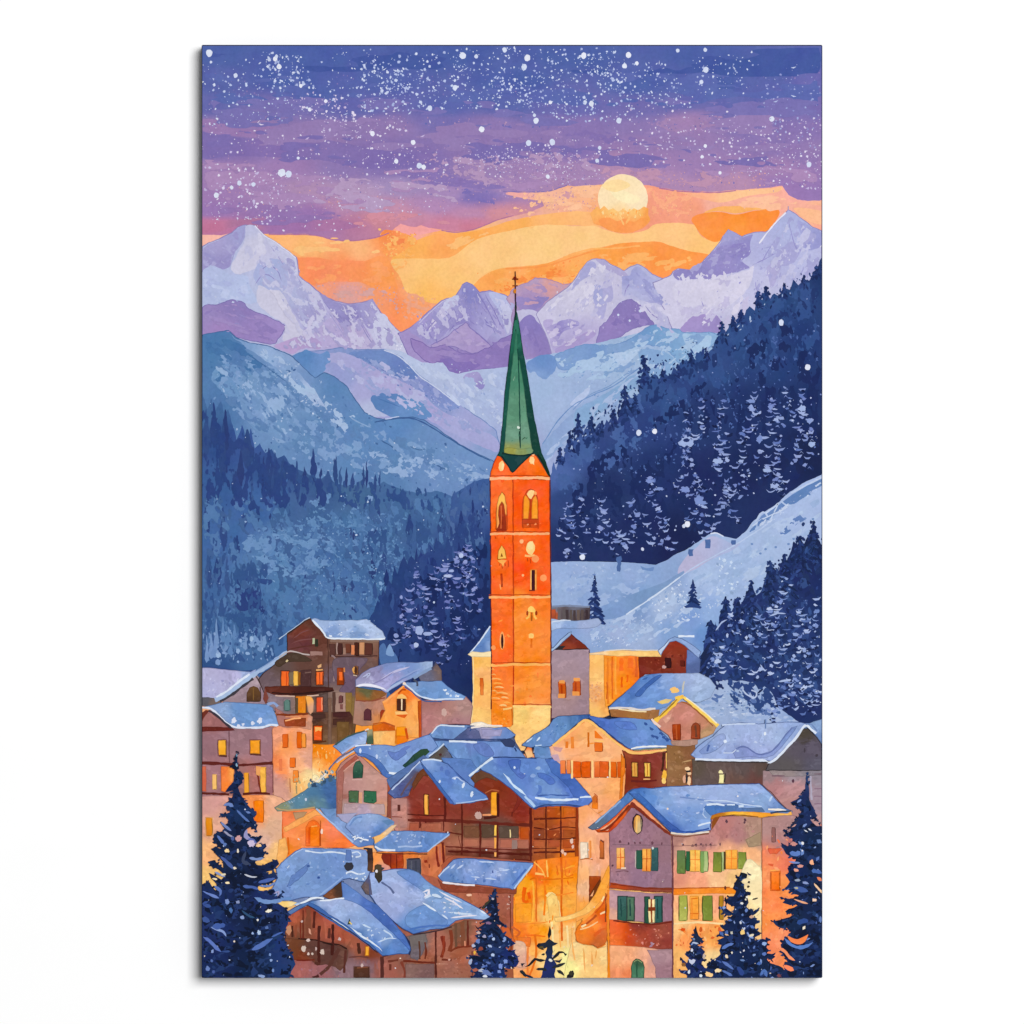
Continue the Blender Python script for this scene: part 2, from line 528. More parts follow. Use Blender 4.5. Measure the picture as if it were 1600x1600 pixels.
# pale apricot cloud
sky.p('612,406 640,404 690,404 706,401 720,392 735,380 750,372 775,365 800,360 830,354 858,351 900,353 930,353 945,359 975,365 1008,360 1020,352 1032,349 1060,348 1085,352 1090,361 1097,370 1112,376 1132,375 1130,386 1108,398 1080,393 1050,385 1030,379 1000,378 965,381 930,389 900,398 880,402 855,411 820,416 790,418 765,423 750,434 740,447 722,456 710,468 690,473 675,474 650,466 634,455 625,432 614,418', [
    (640, 420, '#fac17c'), (700, 430, '#fac27c'), (760, 400, '#fac584'), (850, 380, '#fac888'), (900, 370, '#fac788'), (1000, 372, '#fbc585'), (1060, 365, '#fac284'), (1100, 390, '#fbc27c'), (680, 462, '#fbb968')], sm=1)
sky.p('738,450 752,434 768,424 790,418 820,416 855,411 885,401 902,396 930,390 965,381 1000,378 1030,378 1050,385 1080,393 1108,398 1104,412 1085,424 1060,434 1010,445 900,476 740,476', [
    (760, 440, '#f7a65c'), (800, 424, '#f7a860'), (850, 428, '#f9a052'), (870, 450, '#f59656'), (900, 405, '#faab60'), (950, 395, '#f9a04f'), (1000, 395, '#f99c50'), (1040, 410, '#f8964e'), (1080, 408, '#f9974d'), (1000, 425, '#f8974f')], sm=1)
sky.s('790,420 830,418 860,414 890,404 930,392 968,382', '#f19850', 2.2)
sky.s('880,402 920,390 960,388 1000,384', '#f8b066', 2.5)
sky.d('740,425 900,405 1000,385 1080,400 1000,430 870,450 770,455', 90, (0.8, 2.6), ['#f8ae68', '#f6964e', '#fbb470', '#f48e48'], (0.4, .9))
sky.p('1080,344 1088,336 1120,331 1150,335 1182,329 1217,328 1212,346 1200,364 1185,364 1170,365 1160,371 1150,368 1140,361 1136,362 1125,376 1112,377 1096,367 1088,356', [(1100, 345, '#f7944c'), (1150, 345, '#f9923e'), (1200, 340, '#f88f40'), (1110, 370, '#fa9440')], sm=1)
sky.p('1062,299 1115,301 1150,298 1205,294 1222,292 1215,300 1170,306 1130,316 1100,312 1080,306', [(1090, 303, '#f4b08a'), (1150, 303, '#f9c292'), (1205, 297, '#fac092')], sm=1)
sky.p('1128,320 1160,310 1200,305 1240,316 1285,322 1285,330 1240,326 1215,327 1180,325 1140,330', '#f0ae9a', sm=1)
sky.p('1240,325 1285,331 1285,350 1262,345', '#f7bb92', sm=1)
sky.p('1100,333 1120,324 1160,322 1215,322 1217,327 1182,328 1150,333 1120,330', '#fbb36c', sm=1)
sky.p('790,302 850,301 875,296 890,292 935,290 934,302 900,303 885,310 860,315 820,310', [(800, 304, '#e8a8a0'), (860, 305, '#eeb49a'), (920, 297, '#f5bd96')], sm=1)
soft('878,292 893,300 897,310 885,318 870,308', '#d39ca6')
for s in ('420,366 480,367 500,369 522,375 548,376 570,374 592,370 608,364', '690,360 710,363 728,361 748,356 762,350 782,342 802,337', '1030,294 1062,299 1090,300 1118,301 1150,298', '786,299 820,300 852,299 870,295 886,289'):
    sky.s(s, '#b5749a' if '786' not in s else '#8a72b0', 1.6)
sky.d('330,290 780,310 870,285 1220,280 1220,300 1000,292 800,335 620,340 400,350', 420, (0.6, 1.5), ['#c996ac', '#b48ab6', '#a27eb6', '#d3a0a8'])
sky.d('960,262 1200,270 1215,290 1050,292', 160, (0.6, 1.5), ['#d69ea2', '#e0a898', '#b98fb4'])
sky.d('1020,300 1080,302 1090,335 1030,345', 110, (0.6, 1.6), ['#f5b48c', '#e88f80', '#f8c08c', '#e2988a'])
sky.d('800,300 935,295 930,330 860,330', 160, (0.6, 1.5), ['#f6c49c', '#d99aa0', '#c792ae', '#f3b48c'])
sky.d('480,440 610,445 640,490 600,480 520,468', 170, (0.6, 1.7), ['#c9a0a8', '#e8a080', '#f09a66', '#d4a4a4'])
sky.d('610,440 690,470 660,500 620,490', 80, (0.6, 1.7), ['#e4a488', '#f3a878', '#ef9462', '#d8a69c'])

# sponged edges between the cloud bands
sky.g('316,72 1284,72 1284,120 316,120', '#4459a4', 40, .3, 0, 4, 3, 3.2, .6)
sky.g('316,110 1284,110 1284,170 316,170', '#5b69b2', 30, .3, 0, 4, 4, 3, .7)
sky.g('316,150 1284,150 1284,200 316,205', '#7a72b6', 24, .3, 0, 4, 5, 2.6, .75)
sky.g('316,180 1284,180 1284,240 316,235', '#967db6', 26, .3, 0, 4.5, 6, 2.6, .75)
sky.g('316,200 720,215 960,220 1284,230 1284,270 640,262 316,255', '#7c6db2', 22, .25, 0.05, 4.5, 7, 2.6, .75)
sky.g('316,245 640,258 800,262 940,250 1284,262 1284,292 1000,280 800,300 620,325 316,330', '#ac8ab9', 24, .3, 0.05, 4, 8, 2.6, .75)
sky.g('640,240 900,235 950,270 880,292 790,300 700,285', '#b496bd', 10, .3, 0, 2, 9, 2, .85)
sky.g('540,270 700,285 740,330 600,345 480,320', '#b79cc2', 16, .35, 0.1, 3.5, 10, 2.4, .75)
sky.g('940,255 1080,262 1220,285 1100,296 1000,288 930,285', '#bf92b0', 12, .38, 0, 2.5, 11, 2, .85)
sky.g('316,318 420,318 560,330 600,350 420,360 316,355', '#9574b2', 18, .3, 0, 4, 12, 2.4, .7)
sky.g('520,335 640,330 760,335 740,355 640,352 560,362', '#d48fa0', 14, .35, 0, 3.5, 13, 2.2, .75)
sky.g('1000,292 1080,300 1090,338 1020,350 1010,330', '#f4ab86', 9, .4, 0, 1.6, 14, 2, .85)
sky.g('1080,302 1230,300 1284,318 1284,340 1120,326', '#f8bd9c', 12, .3, 0, 3.5, 15, 2.2, .75)
sky.g('790,300 935,294 935,330 880,332 800,345', '#f5bd98', 9, .35, -.1, 2, 16, 2, .85)
sky.g('430,370 600,372 610,402 520,406 470,400', '#fcc080', 16, .3, 0, 4, 17, 2.4, .7)
sky.g('470,405 610,408 620,450 560,445 490,446', '#f7a068', 14, .35, 0, 2.5, 18, 2.4, .8)
sky.g('490,445 600,448 640,500 590,470 520,468', '#d9a4a0', 10, .4, .1, 2, 19, 2, .85)
sky.g('600,360 650,368 650,400 622,440 600,420', '#f9b46c', 9, .35, 0, 1.4, 20, 2, .85)
sky.g('600,362 640,366 636,385 600,400', '#ec8650', 8, .35, 0, 1.4, 21, 2, .85)
sky.g('620,440 690,472 660,500 630,500', '#e8a284', 10, .4, .3, 2, 22, 2, .85)
sky.g('740,440 800,420 880,404 980,384 1080,395 1090,410 1000,436 870,450 770,458', '#fbb068', 16, .25, -.15, 3, 23, 2.4, .8)
sky.g('760,445 860,415 900,430 870,460 780,462', '#f08c48', 10, .3, -.1, 2, 24, 2, .85)
sky.g('650,378 860,340 930,336 930,350 800,358 700,396', '#fbbb78', 12, .3, -.3, 3, 25, 2.2, .8)

# ================================================================ MOON
moon = Paint('moon', label='pale round moon half sunk in an orange cloud')
moon.e(973.3, 310.5, 39.0, 38.2, [(960, 285, '#fbdcb0'), (985, 290, '#fce2ba'), (955, 310, '#fbe0b8'), (1000, 318, '#fce5c0'), (970, 340, '#fbcb86')], rough=0.012, n=64)
moon.p('950,292 975,298 1000,310 990,318 965,312', '#fde6bb', sm=1)
moon.p('940,290 965,280 985,290 960,300', '#fcd9a0', sm=1)
cloud = Paint('cloud', label='orange cloud band across the lower half of the moon')
cloud.p('933,322 938,327 944,322 951,328 958,325 966,331 974,326 982,332 990,325 998,329 1006,323 1013,326 1013,336 1016,344 1008,354 996,360 984,364 966,363 950,359 938,352 928,350 925,340 922,334 926,330', [
    (935, 330, '#f8b468'), (960, 332, '#fac57c'), (990, 332, '#fac278'), (1010, 338, '#f6a45c'), (945, 350, '#f6a25a'), (980, 352, '#f5a05c'), (1000, 354, '#f39a5c')], sm=1)
cloud.d('940,326 1010,326 1008,342 942,342', 45, (0.9, 3.0), ['#fbd08c', '#f9b868', '#f7a658', '#fdd79c'], (0.4, .8), (1.2, 1.9))
cloud.p('936,343 952,340 965,346 975,342 990,347 1003,340 1013,343 1006,354 990,361 972,363 955,360 940,353', '#f49c58', sm=1)
cloud.s('965,336 972,346 975,352', '#f9bf78', 3, taper=1)
cloud.s('985,338 978,350', '#f8b870', 3, taper=1)

# ================================================================ FAR MOUNTAINS
m1 = Paint('mountain', label='snowy mountain massif with a broad white peak, furthest left')
m1.amp = 1.7
m1.p('310,388 326,380 345,372 362,364 372,355 383,351 392,351.5 397,351 403,357 412,366 425,374 440,384 452,393 463,402 466,415 467,430 475,438 485,444 497,455 510,464 525,471 545,475 565,473 582,468 586,475 595,488 605,498 615,509 625,518 640,531 655,546 665,575 600,600 310,600', [
    (340, 440, '#b3bbe2'), (400, 480, '#b9bfe2'), (440, 400, '#c2c1e1'), (470, 500, '#b4b2dc'), (540, 520, '#b3a9d6'), (600, 520, '#c3c3e3'), (640, 560, '#bcc4e4'), (330, 480, '#b8c3e6')], amp=0.9, ol='#8d83bb', olw=1.3)
m1.p('316,390 345,373 362,365 372,356 383,352 382,370 374,386 363,400 358,417 345,420 330,414 316,422', [(340, 385, '#a9a2d3'), (375, 360, '#a3a4d6'), (350, 410, '#9c94cb')], sm=1)
m1.p('384,352 397,352 404,362 414,371 409,384 416,394 402,408 398,420 385,424 370,429 361,421 363,411 374,392 383,374', [(390, 360, '#bfc1e2'), (395, 385, '#cbc9e1'), (375, 420, '#cfcde4')], sm=1)
m1.p('316,424 345,420 362,430 385,431 391,450 402,470 385,474 350,468 316,480', [(330, 440, '#b3bde4'), (380, 460, '#b6c2e8')], sm=1)
m1.p('405,410 425,404 445,412 450,432 446,452 425,458 404,446 396,428', [(420, 425, '#aab3df'), (440, 440, '#aeb4de')], sm=1)
m1.p('418,372 440,386 452,396 462,404 464,428 455,424 440,402 424,388', '#c8c9e6', sm=1)
m1.p('448,404 458,408 462,424 452,428', '#a6a4d2', sm=1)
m1.p('404,446 420,452 438,454 450,472 460,494 472,515 477,524 470,530 455,537 441,530 447,514 446,506 420,491 402,472', [(420, 465, '#cdcbe2'), (455, 510, '#cbc8e0')], sm=1)
m1.p('452,470 466,440 478,458 490,480 498,500 490,514 480,519 470,504 460,488', [(465, 470, '#b2b6de'), (485, 500, '#a29cce'), (470, 490, '#a7a4d4')], sm=1)
m1.p('470,437 486,446 500,462 510,486 505,500 496,506 494,490 484,466', '#c5c3e2', sm=1)
m1.p('500,458 525,472 545,476 565,474 582,469 590,484 580,496 586,510 574,512 562,496 550,506 536,510 520,490', [(530, 480, '#9a93cb'), (575, 485, '#a29cd0'), (550, 498, '#9187c4')], sm=1)
m1.p('500,510 520,496 540,512 562,504 586,536 570,545 520,545 490,540 470,532 486,524', [(500, 525, '#b7abd8'), (550, 525, '#b4a6d4'), (575, 540, '#bfb6dc')], sm=1)
m1.p('584,500 597,490 612,506 640,533 652,555 620,548 592,538', '#c8c9e6', sm=1)
m1.p('428,540 450,531 478,526 500,533 500,545 486,543 470,546 458,552 448,549', [(450, 540, '#bba4d2'), (490, 536, '#b19cce')], sm=1)
m1.p('316,482 340,475 360,469 370,470 380,473 390,482 405,490 425,498 445,508 441,520 433,530 425,538 400,534 372,528 358,518 340,519 316,524', [(330, 495, '#9b88c2'), (370, 480, '#8d7ebc'), (400, 510, '#9a84c2'), (340, 515, '#a488c4'), (430, 515, '#a18bc8')], sm=1, ol='#7e70b2', olw=1.2)
for s in ('372,490 385,496 400,500', '362,508 370,505 378,509', '382,352 378,372 366,396 360,416', '464,430 478,462 492,500', '505,470 520,488 536,505', '540,500 552,490 556,478', '560,500 574,525 584,540',
          '398,446 410,430 424,432 436,446', '405,425 420,414 434,424 440,440', '422,384 434,400 446,420', '512,486 530,512 540,530', '555,486 566,506 580,530'):
    m1.s(s, R.choice(['#8d88c4', '#958cc8', '#a09cd0']), 1.3, taper=1)
m1.d('400,400 460,405 500,480 580,480 600,540 500,540 440,470', 240, (0.6, 2.2), ['#d0cfe8', '#a9a8d6', '#bcbce0', '#9d97cd', '#c4b8dc'], (0.3, .7), (0.4, 1.4))
m1.d('316,430 390,440 400,470 316,475', 40, (0.8, 2.4), ['#a3b0de', '#c3cbea'], (0.3, .8), (0, .5))
m1.d('590,500 640,540 620,550', 40, (0.6, 2), ['#e0e2f2', '#a9aed8'])
m1.s('398,352 412,367 430,378 452,394 462,403', '#e0dff0', 1.6)

m2 = Paint('mountain', label='violet pyramid mountain behind the church spire')
m2.amp = 1.7
m2.p('622,521 640,513 655,501 670,486 690,470 697,467 710,465 717,455 723,445 730,441.5 738,444 743,450 750,457 765,454 775,458 790,461 803,470 808,520 812,580 780,600 660,600 640,560', [
    (640, 525, '#a694cc'), (700, 500, '#aca6d6'), (740, 480, '#9f99d0'), (780, 490, '#aaa8d8'), (800, 480, '#b9bce2'), (740, 560, '#9580bf')], amp=0.9, ol='#8478b8', olw=1.3)
m2.p('690,474 712,464 723,446 743,451 756,466 770,480 780,500 790,520 785,527 770,520 757,536 745,520 730,505 715,508 700,516 690,526 672,539 661,533 651,525 641,515 670,488', [(670, 500, '#a096cf'), (700, 485, '#aca8d8'), (740, 470, '#918cca'), (760, 500, '#a6a0d4'), (720, 500, '#9187c6'), (780, 515, '#b0a8d8')], sm=1)
m2.p('724,446 738,444 746,460 742,474 730,472 722,462', '#8b88c8', sm=1)
m2.p('697,470 716,461 713,475 702,486 692,499 680,505 670,516 675,501 686,486', [(705, 470, '#c6c9e8'), (680, 505, '#cdc6e2')], sm=1)
m2.p('764,456 790,463 804,471 807,490 801,502 794,521 788,508 778,485 770,470', [(775, 465, '#b6bce4'), (795, 500, '#c2c2e2')], sm=1)
m2.p('700,524 708,516 716,512 728,505 736,512 742,518 752,527 766,540 755,547 740,551 725,549 712,543 695,539 682,544 674,540', [(715, 525, '#af9dcd'), (740, 540, '#ab97cc')], sm=1, ol='#8474b6', olw=1.2)
m2.p('640,529 660,536 672,543 690,540 700,540 712,549 725,553 745,551 765,541 780,532 795,524 808,524 806,560 795,573 770,576 740,578 715,583 700,579 690,566 675,568 655,556', [(660, 548, '#9a84c2'), (700, 555, '#9681c0'), (780, 545, '#8d79bb'), (740, 570, '#917bbe')], sm=1, ol='#7a68ae', olw=1.1)
m2.p('688,563 705,560 718,567 735,564 750,569 740,577 722,580 712,585 700,580', '#8470b8', sm=1)
m2.d('650,490 740,450 800,500 770,520 720,500 660,530', 210, (0.6, 2.1), ['#c6c2e4', '#8a82c2', '#b4aedb', '#9d94cf'], (0.3, .6), (0.6, 2.2))
for s in ('745,455 760,480 778,515', '758,460 772,486 786,515', '712,480 702,500 688,520', '725,498 712,506 700,520', '690,490 668,515 660,530', '730,508 750,524 765,537'):
    m2.s(s, '#857bbd', 1.2, taper=1)
m2.s('655,505 672,488 692,471 710,466', '#c9c4e4', 1.2)

m3 = Paint('mountain', label='hazy pink and violet mountain just right of the spire tip')
m3.amp = 1.7
m3.p('792,466 798,455 806,449 815,444 825,441 835,434 845,434 858,437 880,446 900,440 880,470 860,500 865,560 800,562 800,480', [(800, 455, '#c09fb8'), (830, 442, '#b59cbe'), (860, 448, '#d8a0a0'), (880, 450, '#c89fb0'), (830, 462, '#ac93c2'), (830, 480, '#9a88c4'), (840, 520, '#a9a6d4')], ol='#a183b0', olw=1)
m3.p('803,466 830,464 858,464 850,474 838,484 826,489 812,482', [(815, 472, '#9c8ac6'), (840, 472, '#9183c2')], sm=1)
m3.p('806,486 838,486 846,500 842,506 822,496 812,502', '#c3bfe0', sm=1)
m3.p('810,510 813,502 820,495 830,493 842,505 852,521 858,541 862,554 850,556 835,560 822,562 814,545', [(830, 505, '#8a7cc0'), (840, 540, '#907fbf'), (825, 555, '#9f8ac2')], sm=1)
m4 = Paint('mountain', label='sharp white mountain between the spire and the moon')
m4.amp = 1.7
m4.p('838,491 845,482 855,472 870,461 885,450 896,440 905,425 918,410 925,405 932,404 945,406 955,413 965,418 975,423 985,416 995,413 1005,417 1020,428 1030,433 1048,440 1062,470 1075,520 1060,560 870,570 862,552 852,520 844,505', [
    (870, 490, '#c9c5e0'), (900, 460, '#cfcbe2'), (930, 420, '#c6c3e0'), (960, 440, '#c6c2de'), (1000, 440, '#b3b4dd'), (1010, 500, '#c9c7e4'), (900, 530, '#b5abd8'), (1040, 520, '#b8b8de')], amp=0.9, ol='#9489bd', olw=1.2)
m4.p('905,428 918,412 926,408 932,416 924,430 912,436 900,448 892,454', '#aaa9d8', sm=1)
m4.p('930,404 945,407 955,414 968,420 978,426 980,434 968,430 955,424 940,414', '#b0a9d4', sm=1)
m4.p('926,448 938,446 944,456 947,475 943,498 934,494 928,474', [(935, 455, '#a5a8d8'), (940, 490, '#b0addb')], sm=1)
m4.p('972,434 983,430 990,418 1000,418 1012,430 1030,441 1045,453 1054,474 1060,486 1046,481 1030,476 1010,470 986,461 973,463', [(985, 440, '#9fa2d6'), (1010, 440, '#acaedc'), (1040, 470, '#a5a4d6'), (980, 458, '#b8b8e0')], sm=1)
m4.p('944,442 954,439 958,465 950,472 942,470', '#aeabd8', sm=1)
m4.p('862,516 872,504 882,499 898,500 906,506 898,513 882,517 872,529 866,526', [(870, 515, '#968bcb'), (895, 506, '#a79ed4')], sm=1)
m4.p('848,503 865,500 862,512 870,530 868,548 862,540 856,520', '#b5a9d8', sm=1)
m4.p('868,545 886,535 905,525 922,516 930,522 915,534 890,546 872,553', '#ab9bd0', sm=1)
m4.p('932,545 938,512 950,500 960,482 970,473 976,470 986,468 1000,478 1010,490 1022,506 1010,509 990,513 970,526 950,536', [(975, 485, '#8b7abb'), (960, 510, '#9380c0'), (1000, 498, '#8878ba')], sm=1, ol='#7d70b2', olw=1)
m4.d('840,470 930,410 1000,430 1050,500 900,530', 110, (0.6, 2.2), ['#dad6ea', '#b6b0da', '#a9a6d4'], (0.3, .7), (0.8, 2.2))
for s in ('1008,478 1020,492 1034,500', '1030,452 1040,446 1046,454', '986,440 978,452 976,462', '905,508 885,511 868,522'):
    m4.s(s, '#8e85c2', 1.3, taper=1)

m5 = Paint('mountain', label='tallest snowy mountain at the right edge above the dark forest')
m5.amp = 1.7
m5.p('1020,442 1035,436 1048,430 1052,424 1060,420 1075,422 1086,419 1097,409 1110,396 1120,384 1130,370 1138,358.5 1150,365 1160,370 1168,366 1180,363 1196,362 1204,358 1212,350 1228,332 1232,327.5 1240,333 1255,343 1270,355 1290,364 1290,520 1130,560 1060,540 1045,500', [
    (1060, 470, '#cecae4'), (1120, 470, '#cfcce6'), (1180, 440, '#c0c0e4'), (1230, 350, '#aeb3e0'), (1260, 400, '#b7b9e2'), (1200, 400, '#b2b4e0'), (1090, 500, '#cac6e2'), (1130, 500, '#c2c0e0')], amp=0.8, ol='#8f86bc', olw=1.2)
m5.p('1052,426 1062,421 1085,421 1097,410 1110,397 1122,383 1138,360 1150,366 1162,371 1176,366 1172,380 1172,396 1160,408 1170,418 1150,426 1130,430 1112,436 1088,436 1066,438 1054,434', [(1140, 370, '#a3a2d6'), (1080, 428, '#9088c6'), (1130, 400, '#9990cc'), (1155, 390, '#8f87c6'), (1120, 425, '#958cca')], sm=1)
m5.p('1140,385 1160,380 1168,398 1150,404 1138,398', '#8c83c4', sm=1)
m5.p('1246,344 1262,352 1285,366 1285,384 1262,391 1252,372', [(1255, 360, '#a4a6da'), (1275, 375, '#9a9cd4')], sm=1)
m5.p('1225,385 1240,378 1250,390 1240,410 1222,416 1212,400', '#a9a7d8', sm=1)
m5.p('1200,415 1222,408 1215,430 1205,452 1196,440', '#b0acd9', sm=1)
m5.p('1055,442 1080,438 1108,438 1125,430 1142,432 1155,426 1176,424 1168,450 1150,470 1128,480 1100,476 1072,480 1052,464', '#d3cfe6', sm=1)
m5.s('1186,380 1200,362 1214,346 1228,332', '#e7e5f3', 2.2)
m5.s('1232,329 1232,322', '#a89ac0', 1.5)
m5.p('1062,516 1070,505 1080,496 1092,493 1106,490 1120,492 1129,505 1122,523 1100,523 1080,519', [(1090, 500, '#a592cc'), (1110, 510, '#9d8cc8')], sm=1)
m5.d('1100,440 1200,370 1285,380 1285,430 1180,470 1120,500', 170, (0.6, 2.4), ['#d9d8ee', '#a6a4d6', '#bdbce2', '#9c98d0'], (0.3, .6), (1.2, 2.4))
for s in ('1252,350 1258,366 1270,380', '1210,376 1200,392 1190,410', '1180,412 1196,404 1212,396', '1232,345 1238,370 1246,395', '1096,470 1100,484 1092,490', '1180,440 1184,460'):
    m5.s(s, '#9690cc', 1.3, taper=1)

# ================================================================ VALLEY AND BLUE HILLS
v = Paint('snow_valley', label='pale blue snow valley narrowing behind the spire')
v.amp = 1.7
v.p('600,545 625,548 640,556 660,566 676,568 692,566 702,580 716,584 742,578 772,576 796,572 802,560 815,545 822,562 850,556 866,552 1000,520 1130,520 1130,760 600,760', [
    (650, 560, '#b6c3e4'), (720, 600, '#b3bfe2'), (770, 620, '#aebde2'), (790, 680, '#a5b2dc'), (840, 620, '#a2bae0'), (870, 640, '#a4b9e0'), (830, 700, '#a0acd8'), (1000, 560, '#9fb8dc'), (900, 660, '#93add8'), (1080, 560, '#98b6dc')], amp=0.8)
v.p('724,590 735,582 748,582 757,600 752,609 740,602 730,597', [(740, 590, '#a79ed2'), (750, 604, '#938cca')], sm=1)
v.s('730,596 738,598 746,600', '#e5e4f2', 2.2)
v.p('822,568 832,560 845,555 860,554 871,562 868,576 862,584 852,593 842,588 836,580 826,582', [(845, 565, '#6b90cc'), (840, 585, '#7f9fd4')], sm=1)
v.p('868,556 880,549 892,545 915,538 945,540 965,537 985,530 1000,520 1012,511 1022,508 1036,511 1050,513 1060,514 1068,519 1090,519 1110,520 1125,528 1105,545 1090,551 1075,560 1060,566 1040,545 1020,540 1000,541 960,551 920,566 890,578 872,574', [
    (890, 555, '#7d9ed2'), (940, 545, '#7598ce'), (1010, 515, '#6f9acc'), (1040, 525, '#7aa4d2'), (1090, 530, '#8db2dc'), (960, 545, '#86a5d4')], sm=1, ol='#6c90c6', olw=1)
v.p('900,566 940,556 960,551 985,548 1000,545 990,560 975,572 950,580 920,578', [(940, 565, '#a9c3e4'), (980, 555, '#b3c9e8')], sm=1)
v.p('1000,548 1020,545 1040,550 1055,568 1050,590 1030,600 1010,580 1000,565', '#84a9d6', sm=1)
v.p('1066,522 1090,524 1112,526 1105,544 1088,552 1076,545', '#a8c6e6', sm=1)
v.p('846,700 860,680 884,655 910,636 940,618 970,600 1000,580 1006,595 985,612 950,640 915,664 880,690 855,722 850,735', [(880, 670, '#8ea8d6'), (960, 620, '#86aad4'), (920, 655, '#93afd8')], sm=1)
v.p('895,627 915,607 922,605 920,615 905,632 892,634', '#b5c5e8', sm=1)
v.p('900,640 940,622 970,606 985,600 980,615 950,635 925,655 900,668', '#87abd6', sm=1)
v.s('848,694 870,660 895,634 925,618 960,602 1000,574', '#6f93c8', 1.6)
v.s('895,640 920,618 950,604 985,580', '#7b9ccc', 1.4)
v.d('640,560 790,580 780,680 700,620', 60, (0.6, 2.4), ['#cdd6ee', '#97a9d8', '#a9b6de'], (0.3, .7))
v.d('880,560 1110,525 1100,580 900,680', 110, (0.7, 2.6), ['#bcd0ec', '#6f96c8', '#8fb2dc', '#7ba0d2'], (0.3, .7), (2.2, 3.0))

hl = Paint('hill', label='lavender and blue hill ridges dipping towards the valley, left of the spire')
hl.amp = 1.7
hl.p('480,548 505,548 530,543 560,546 600,546 620,554 640,570 655,586 680,604 700,620 720,633 745,650 775,672 782,700 775,725 700,720 560,690 480,620', [
    (560, 560, '#8196cc'), (620, 580, '#8b97cf'), (680, 620, '#8a9bd0'), (740, 670, '#a3a6d8'), (600, 620, '#a3a3d6'), (540, 600, '#a0a3d6'), (760, 700, '#8aa2d2')], amp=0.8, ol='#6c86bf', olw=1.2)
hl.p('545,552 570,547 605,549 625,557 640,572 653,587 640,592 615,587 590,572 565,562', [(590, 560, '#6f8bc6'), (630, 580, '#6680c0')], sm=1)
hl.p('497,560 515,552 540,552 570,566 600,584 640,602 665,621 690,641 730,661 776,686 776,706 745,694 705,676 660,652 620,628 585,612 555,590 525,578', [(520, 562, '#a8a9d8'), (600, 595, '#aea9d8'), (660, 635, '#a9a6d8'), (730, 675, '#a7a9da'), (560, 580, '#a7a6d8')], sm=1)
hl.p('655,592 690,611 718,634 700,640 680,630 664,618', [(680, 615, '#8391cc'), (700, 632, '#7f93ce')], sm=1)
hl.p('455,557 470,550 480,546 500,553 512,549 516,565 506,580 492,591 476,580 463,566', [(480, 560, '#5a87c2'), (500, 565, '#6d93cc')], sm=1)
hl.p('508,575 520,566 545,575 570,588 590,602 580,612 583,628 595,640 612,646 592,652 572,644 556,627 546,610 528,592', [(540, 590, '#979fd4'), (570, 610, '#a9a8d8'), (580, 640, '#b4bce0')], sm=1)
hl.p('578,622 595,614 612,614 640,621 660,629 668,640 674,652 660,656 645,652 620,653 600,646 586,637', [(600, 625, '#5b82be'), (640, 640, '#6690c8')], sm=1)
hl.s('590,622 610,630 625,636', '#4c74b2', 1.5, taper=1)
hl.s('545,608 556,628 570,644 586,654 602,655 624,651', '#b9c6e8', 2.4)
hl.d('545,552 640,575 720,640 700,645 600,590', 130, (0.6, 2.2), ['#a7b4e0', '#6b82c0', '#c0c8e8', '#5f7cbc'], (0.3, .7), (0.3, 1))
hl.s('600,547 620,555 640,571 656,588 682,606 718,634', '#c9d2ec', 1.8)

h1 = Paint('hillside', label='steel blue hillside with snow streaks on the left')
h1.amp = 1.7
h1.p('310,524 340,519 357,516 363,523 374,530 392,536 420,541 445,550 456,556 466,566 480,580 492,591 506,582 522,588 542,603 556,626 570,644 588,654 604,656 625,652 645,652 662,656 682,669 710,689 740,706 778,724 778,800 310,800', [
    (330, 545, '#4c7cb2'), (360, 580, '#547fb4'), (420, 580, '#6289be'), (440, 560, '#8aa6d2'), (480, 610, '#6f92c4'), (520, 600, '#5c86bc'), (420, 650, '#6e93c4'), (500, 680, '#6189bc'), (560, 690, '#5e88be'), (620, 670, '#5d8ac2'), (660, 690, '#688fc2'), (720, 720, '#7094c8'), (350, 640, '#4f7ab0'), (600, 740, '#5b84b8'), (700, 750, '#6c8fc4')], amp=0.9, ol='#476a9e', olw=1.4)
h1.p('359,522 375,532 400,538 430,546 444,556 456,570 468,585 484,602 500,622 512,640 500,632 482,612 462,596 440,582 418,566 390,546', [(380, 535, '#7d9fce'), (420, 555, '#93b0da'), (450, 580, '#84a3d0'), (490, 618, '#a3b8de')], sm=1)
h1.s('357,532 375,545 400,562 425,580 450,598', '#3f699f', 2, taper=1)
h1.p('330,585 350,570 380,575 400,600 395,630 370,625 345,610', '#6c95c6', sm=1)
h1.p('378,588 400,590 410,610 425,645 440,680 448,690 432,690 418,660 400,640 385,615', [(395, 600, '#7297c6'), (430, 675, '#83a3d0')], sm=1)
h1.p('376,620 400,622 412,640 440,655 460,650 470,670 455,690 420,680 395,668 378,640', '#7096c6', sm=1)
h1.p('470,600 490,606 500,624 496,632 480,620', '#a5badf', sm=1)
h1.s('545,650 560,660 580,668', '#86a6d2', 2, taper=1)
h1.s('595,688 610,696 620,705', '#3f6498', 1.8, taper=1)
h1.s('640,697 655,703 668,700', '#476d9f', 1.6, taper=1)
h1.s('665,718 685,728 700,735', '#3f6498', 1.6, taper=1)
h1.s('585,660 605,656 630,653 648,655 668,664 700,684 738,706 766,720', '#3c5f98', 2)
h1.d('330,560 460,560 560,640 760,720 760,770 560,760 400,720 330,640', 420, (0.7, 3.2), ['#86a6d4', '#5079b0', '#9db6dc', '#6e94c6', '#45699f', '#7a9ccc'], (0.3, .8), (0, 3.1))
h1.d('430,560 520,640 500,660 440,590', 60, (0.8, 3.4), ['#a9bfe2', '#b6c8e8', '#8eacd8'], (0.3, .8))
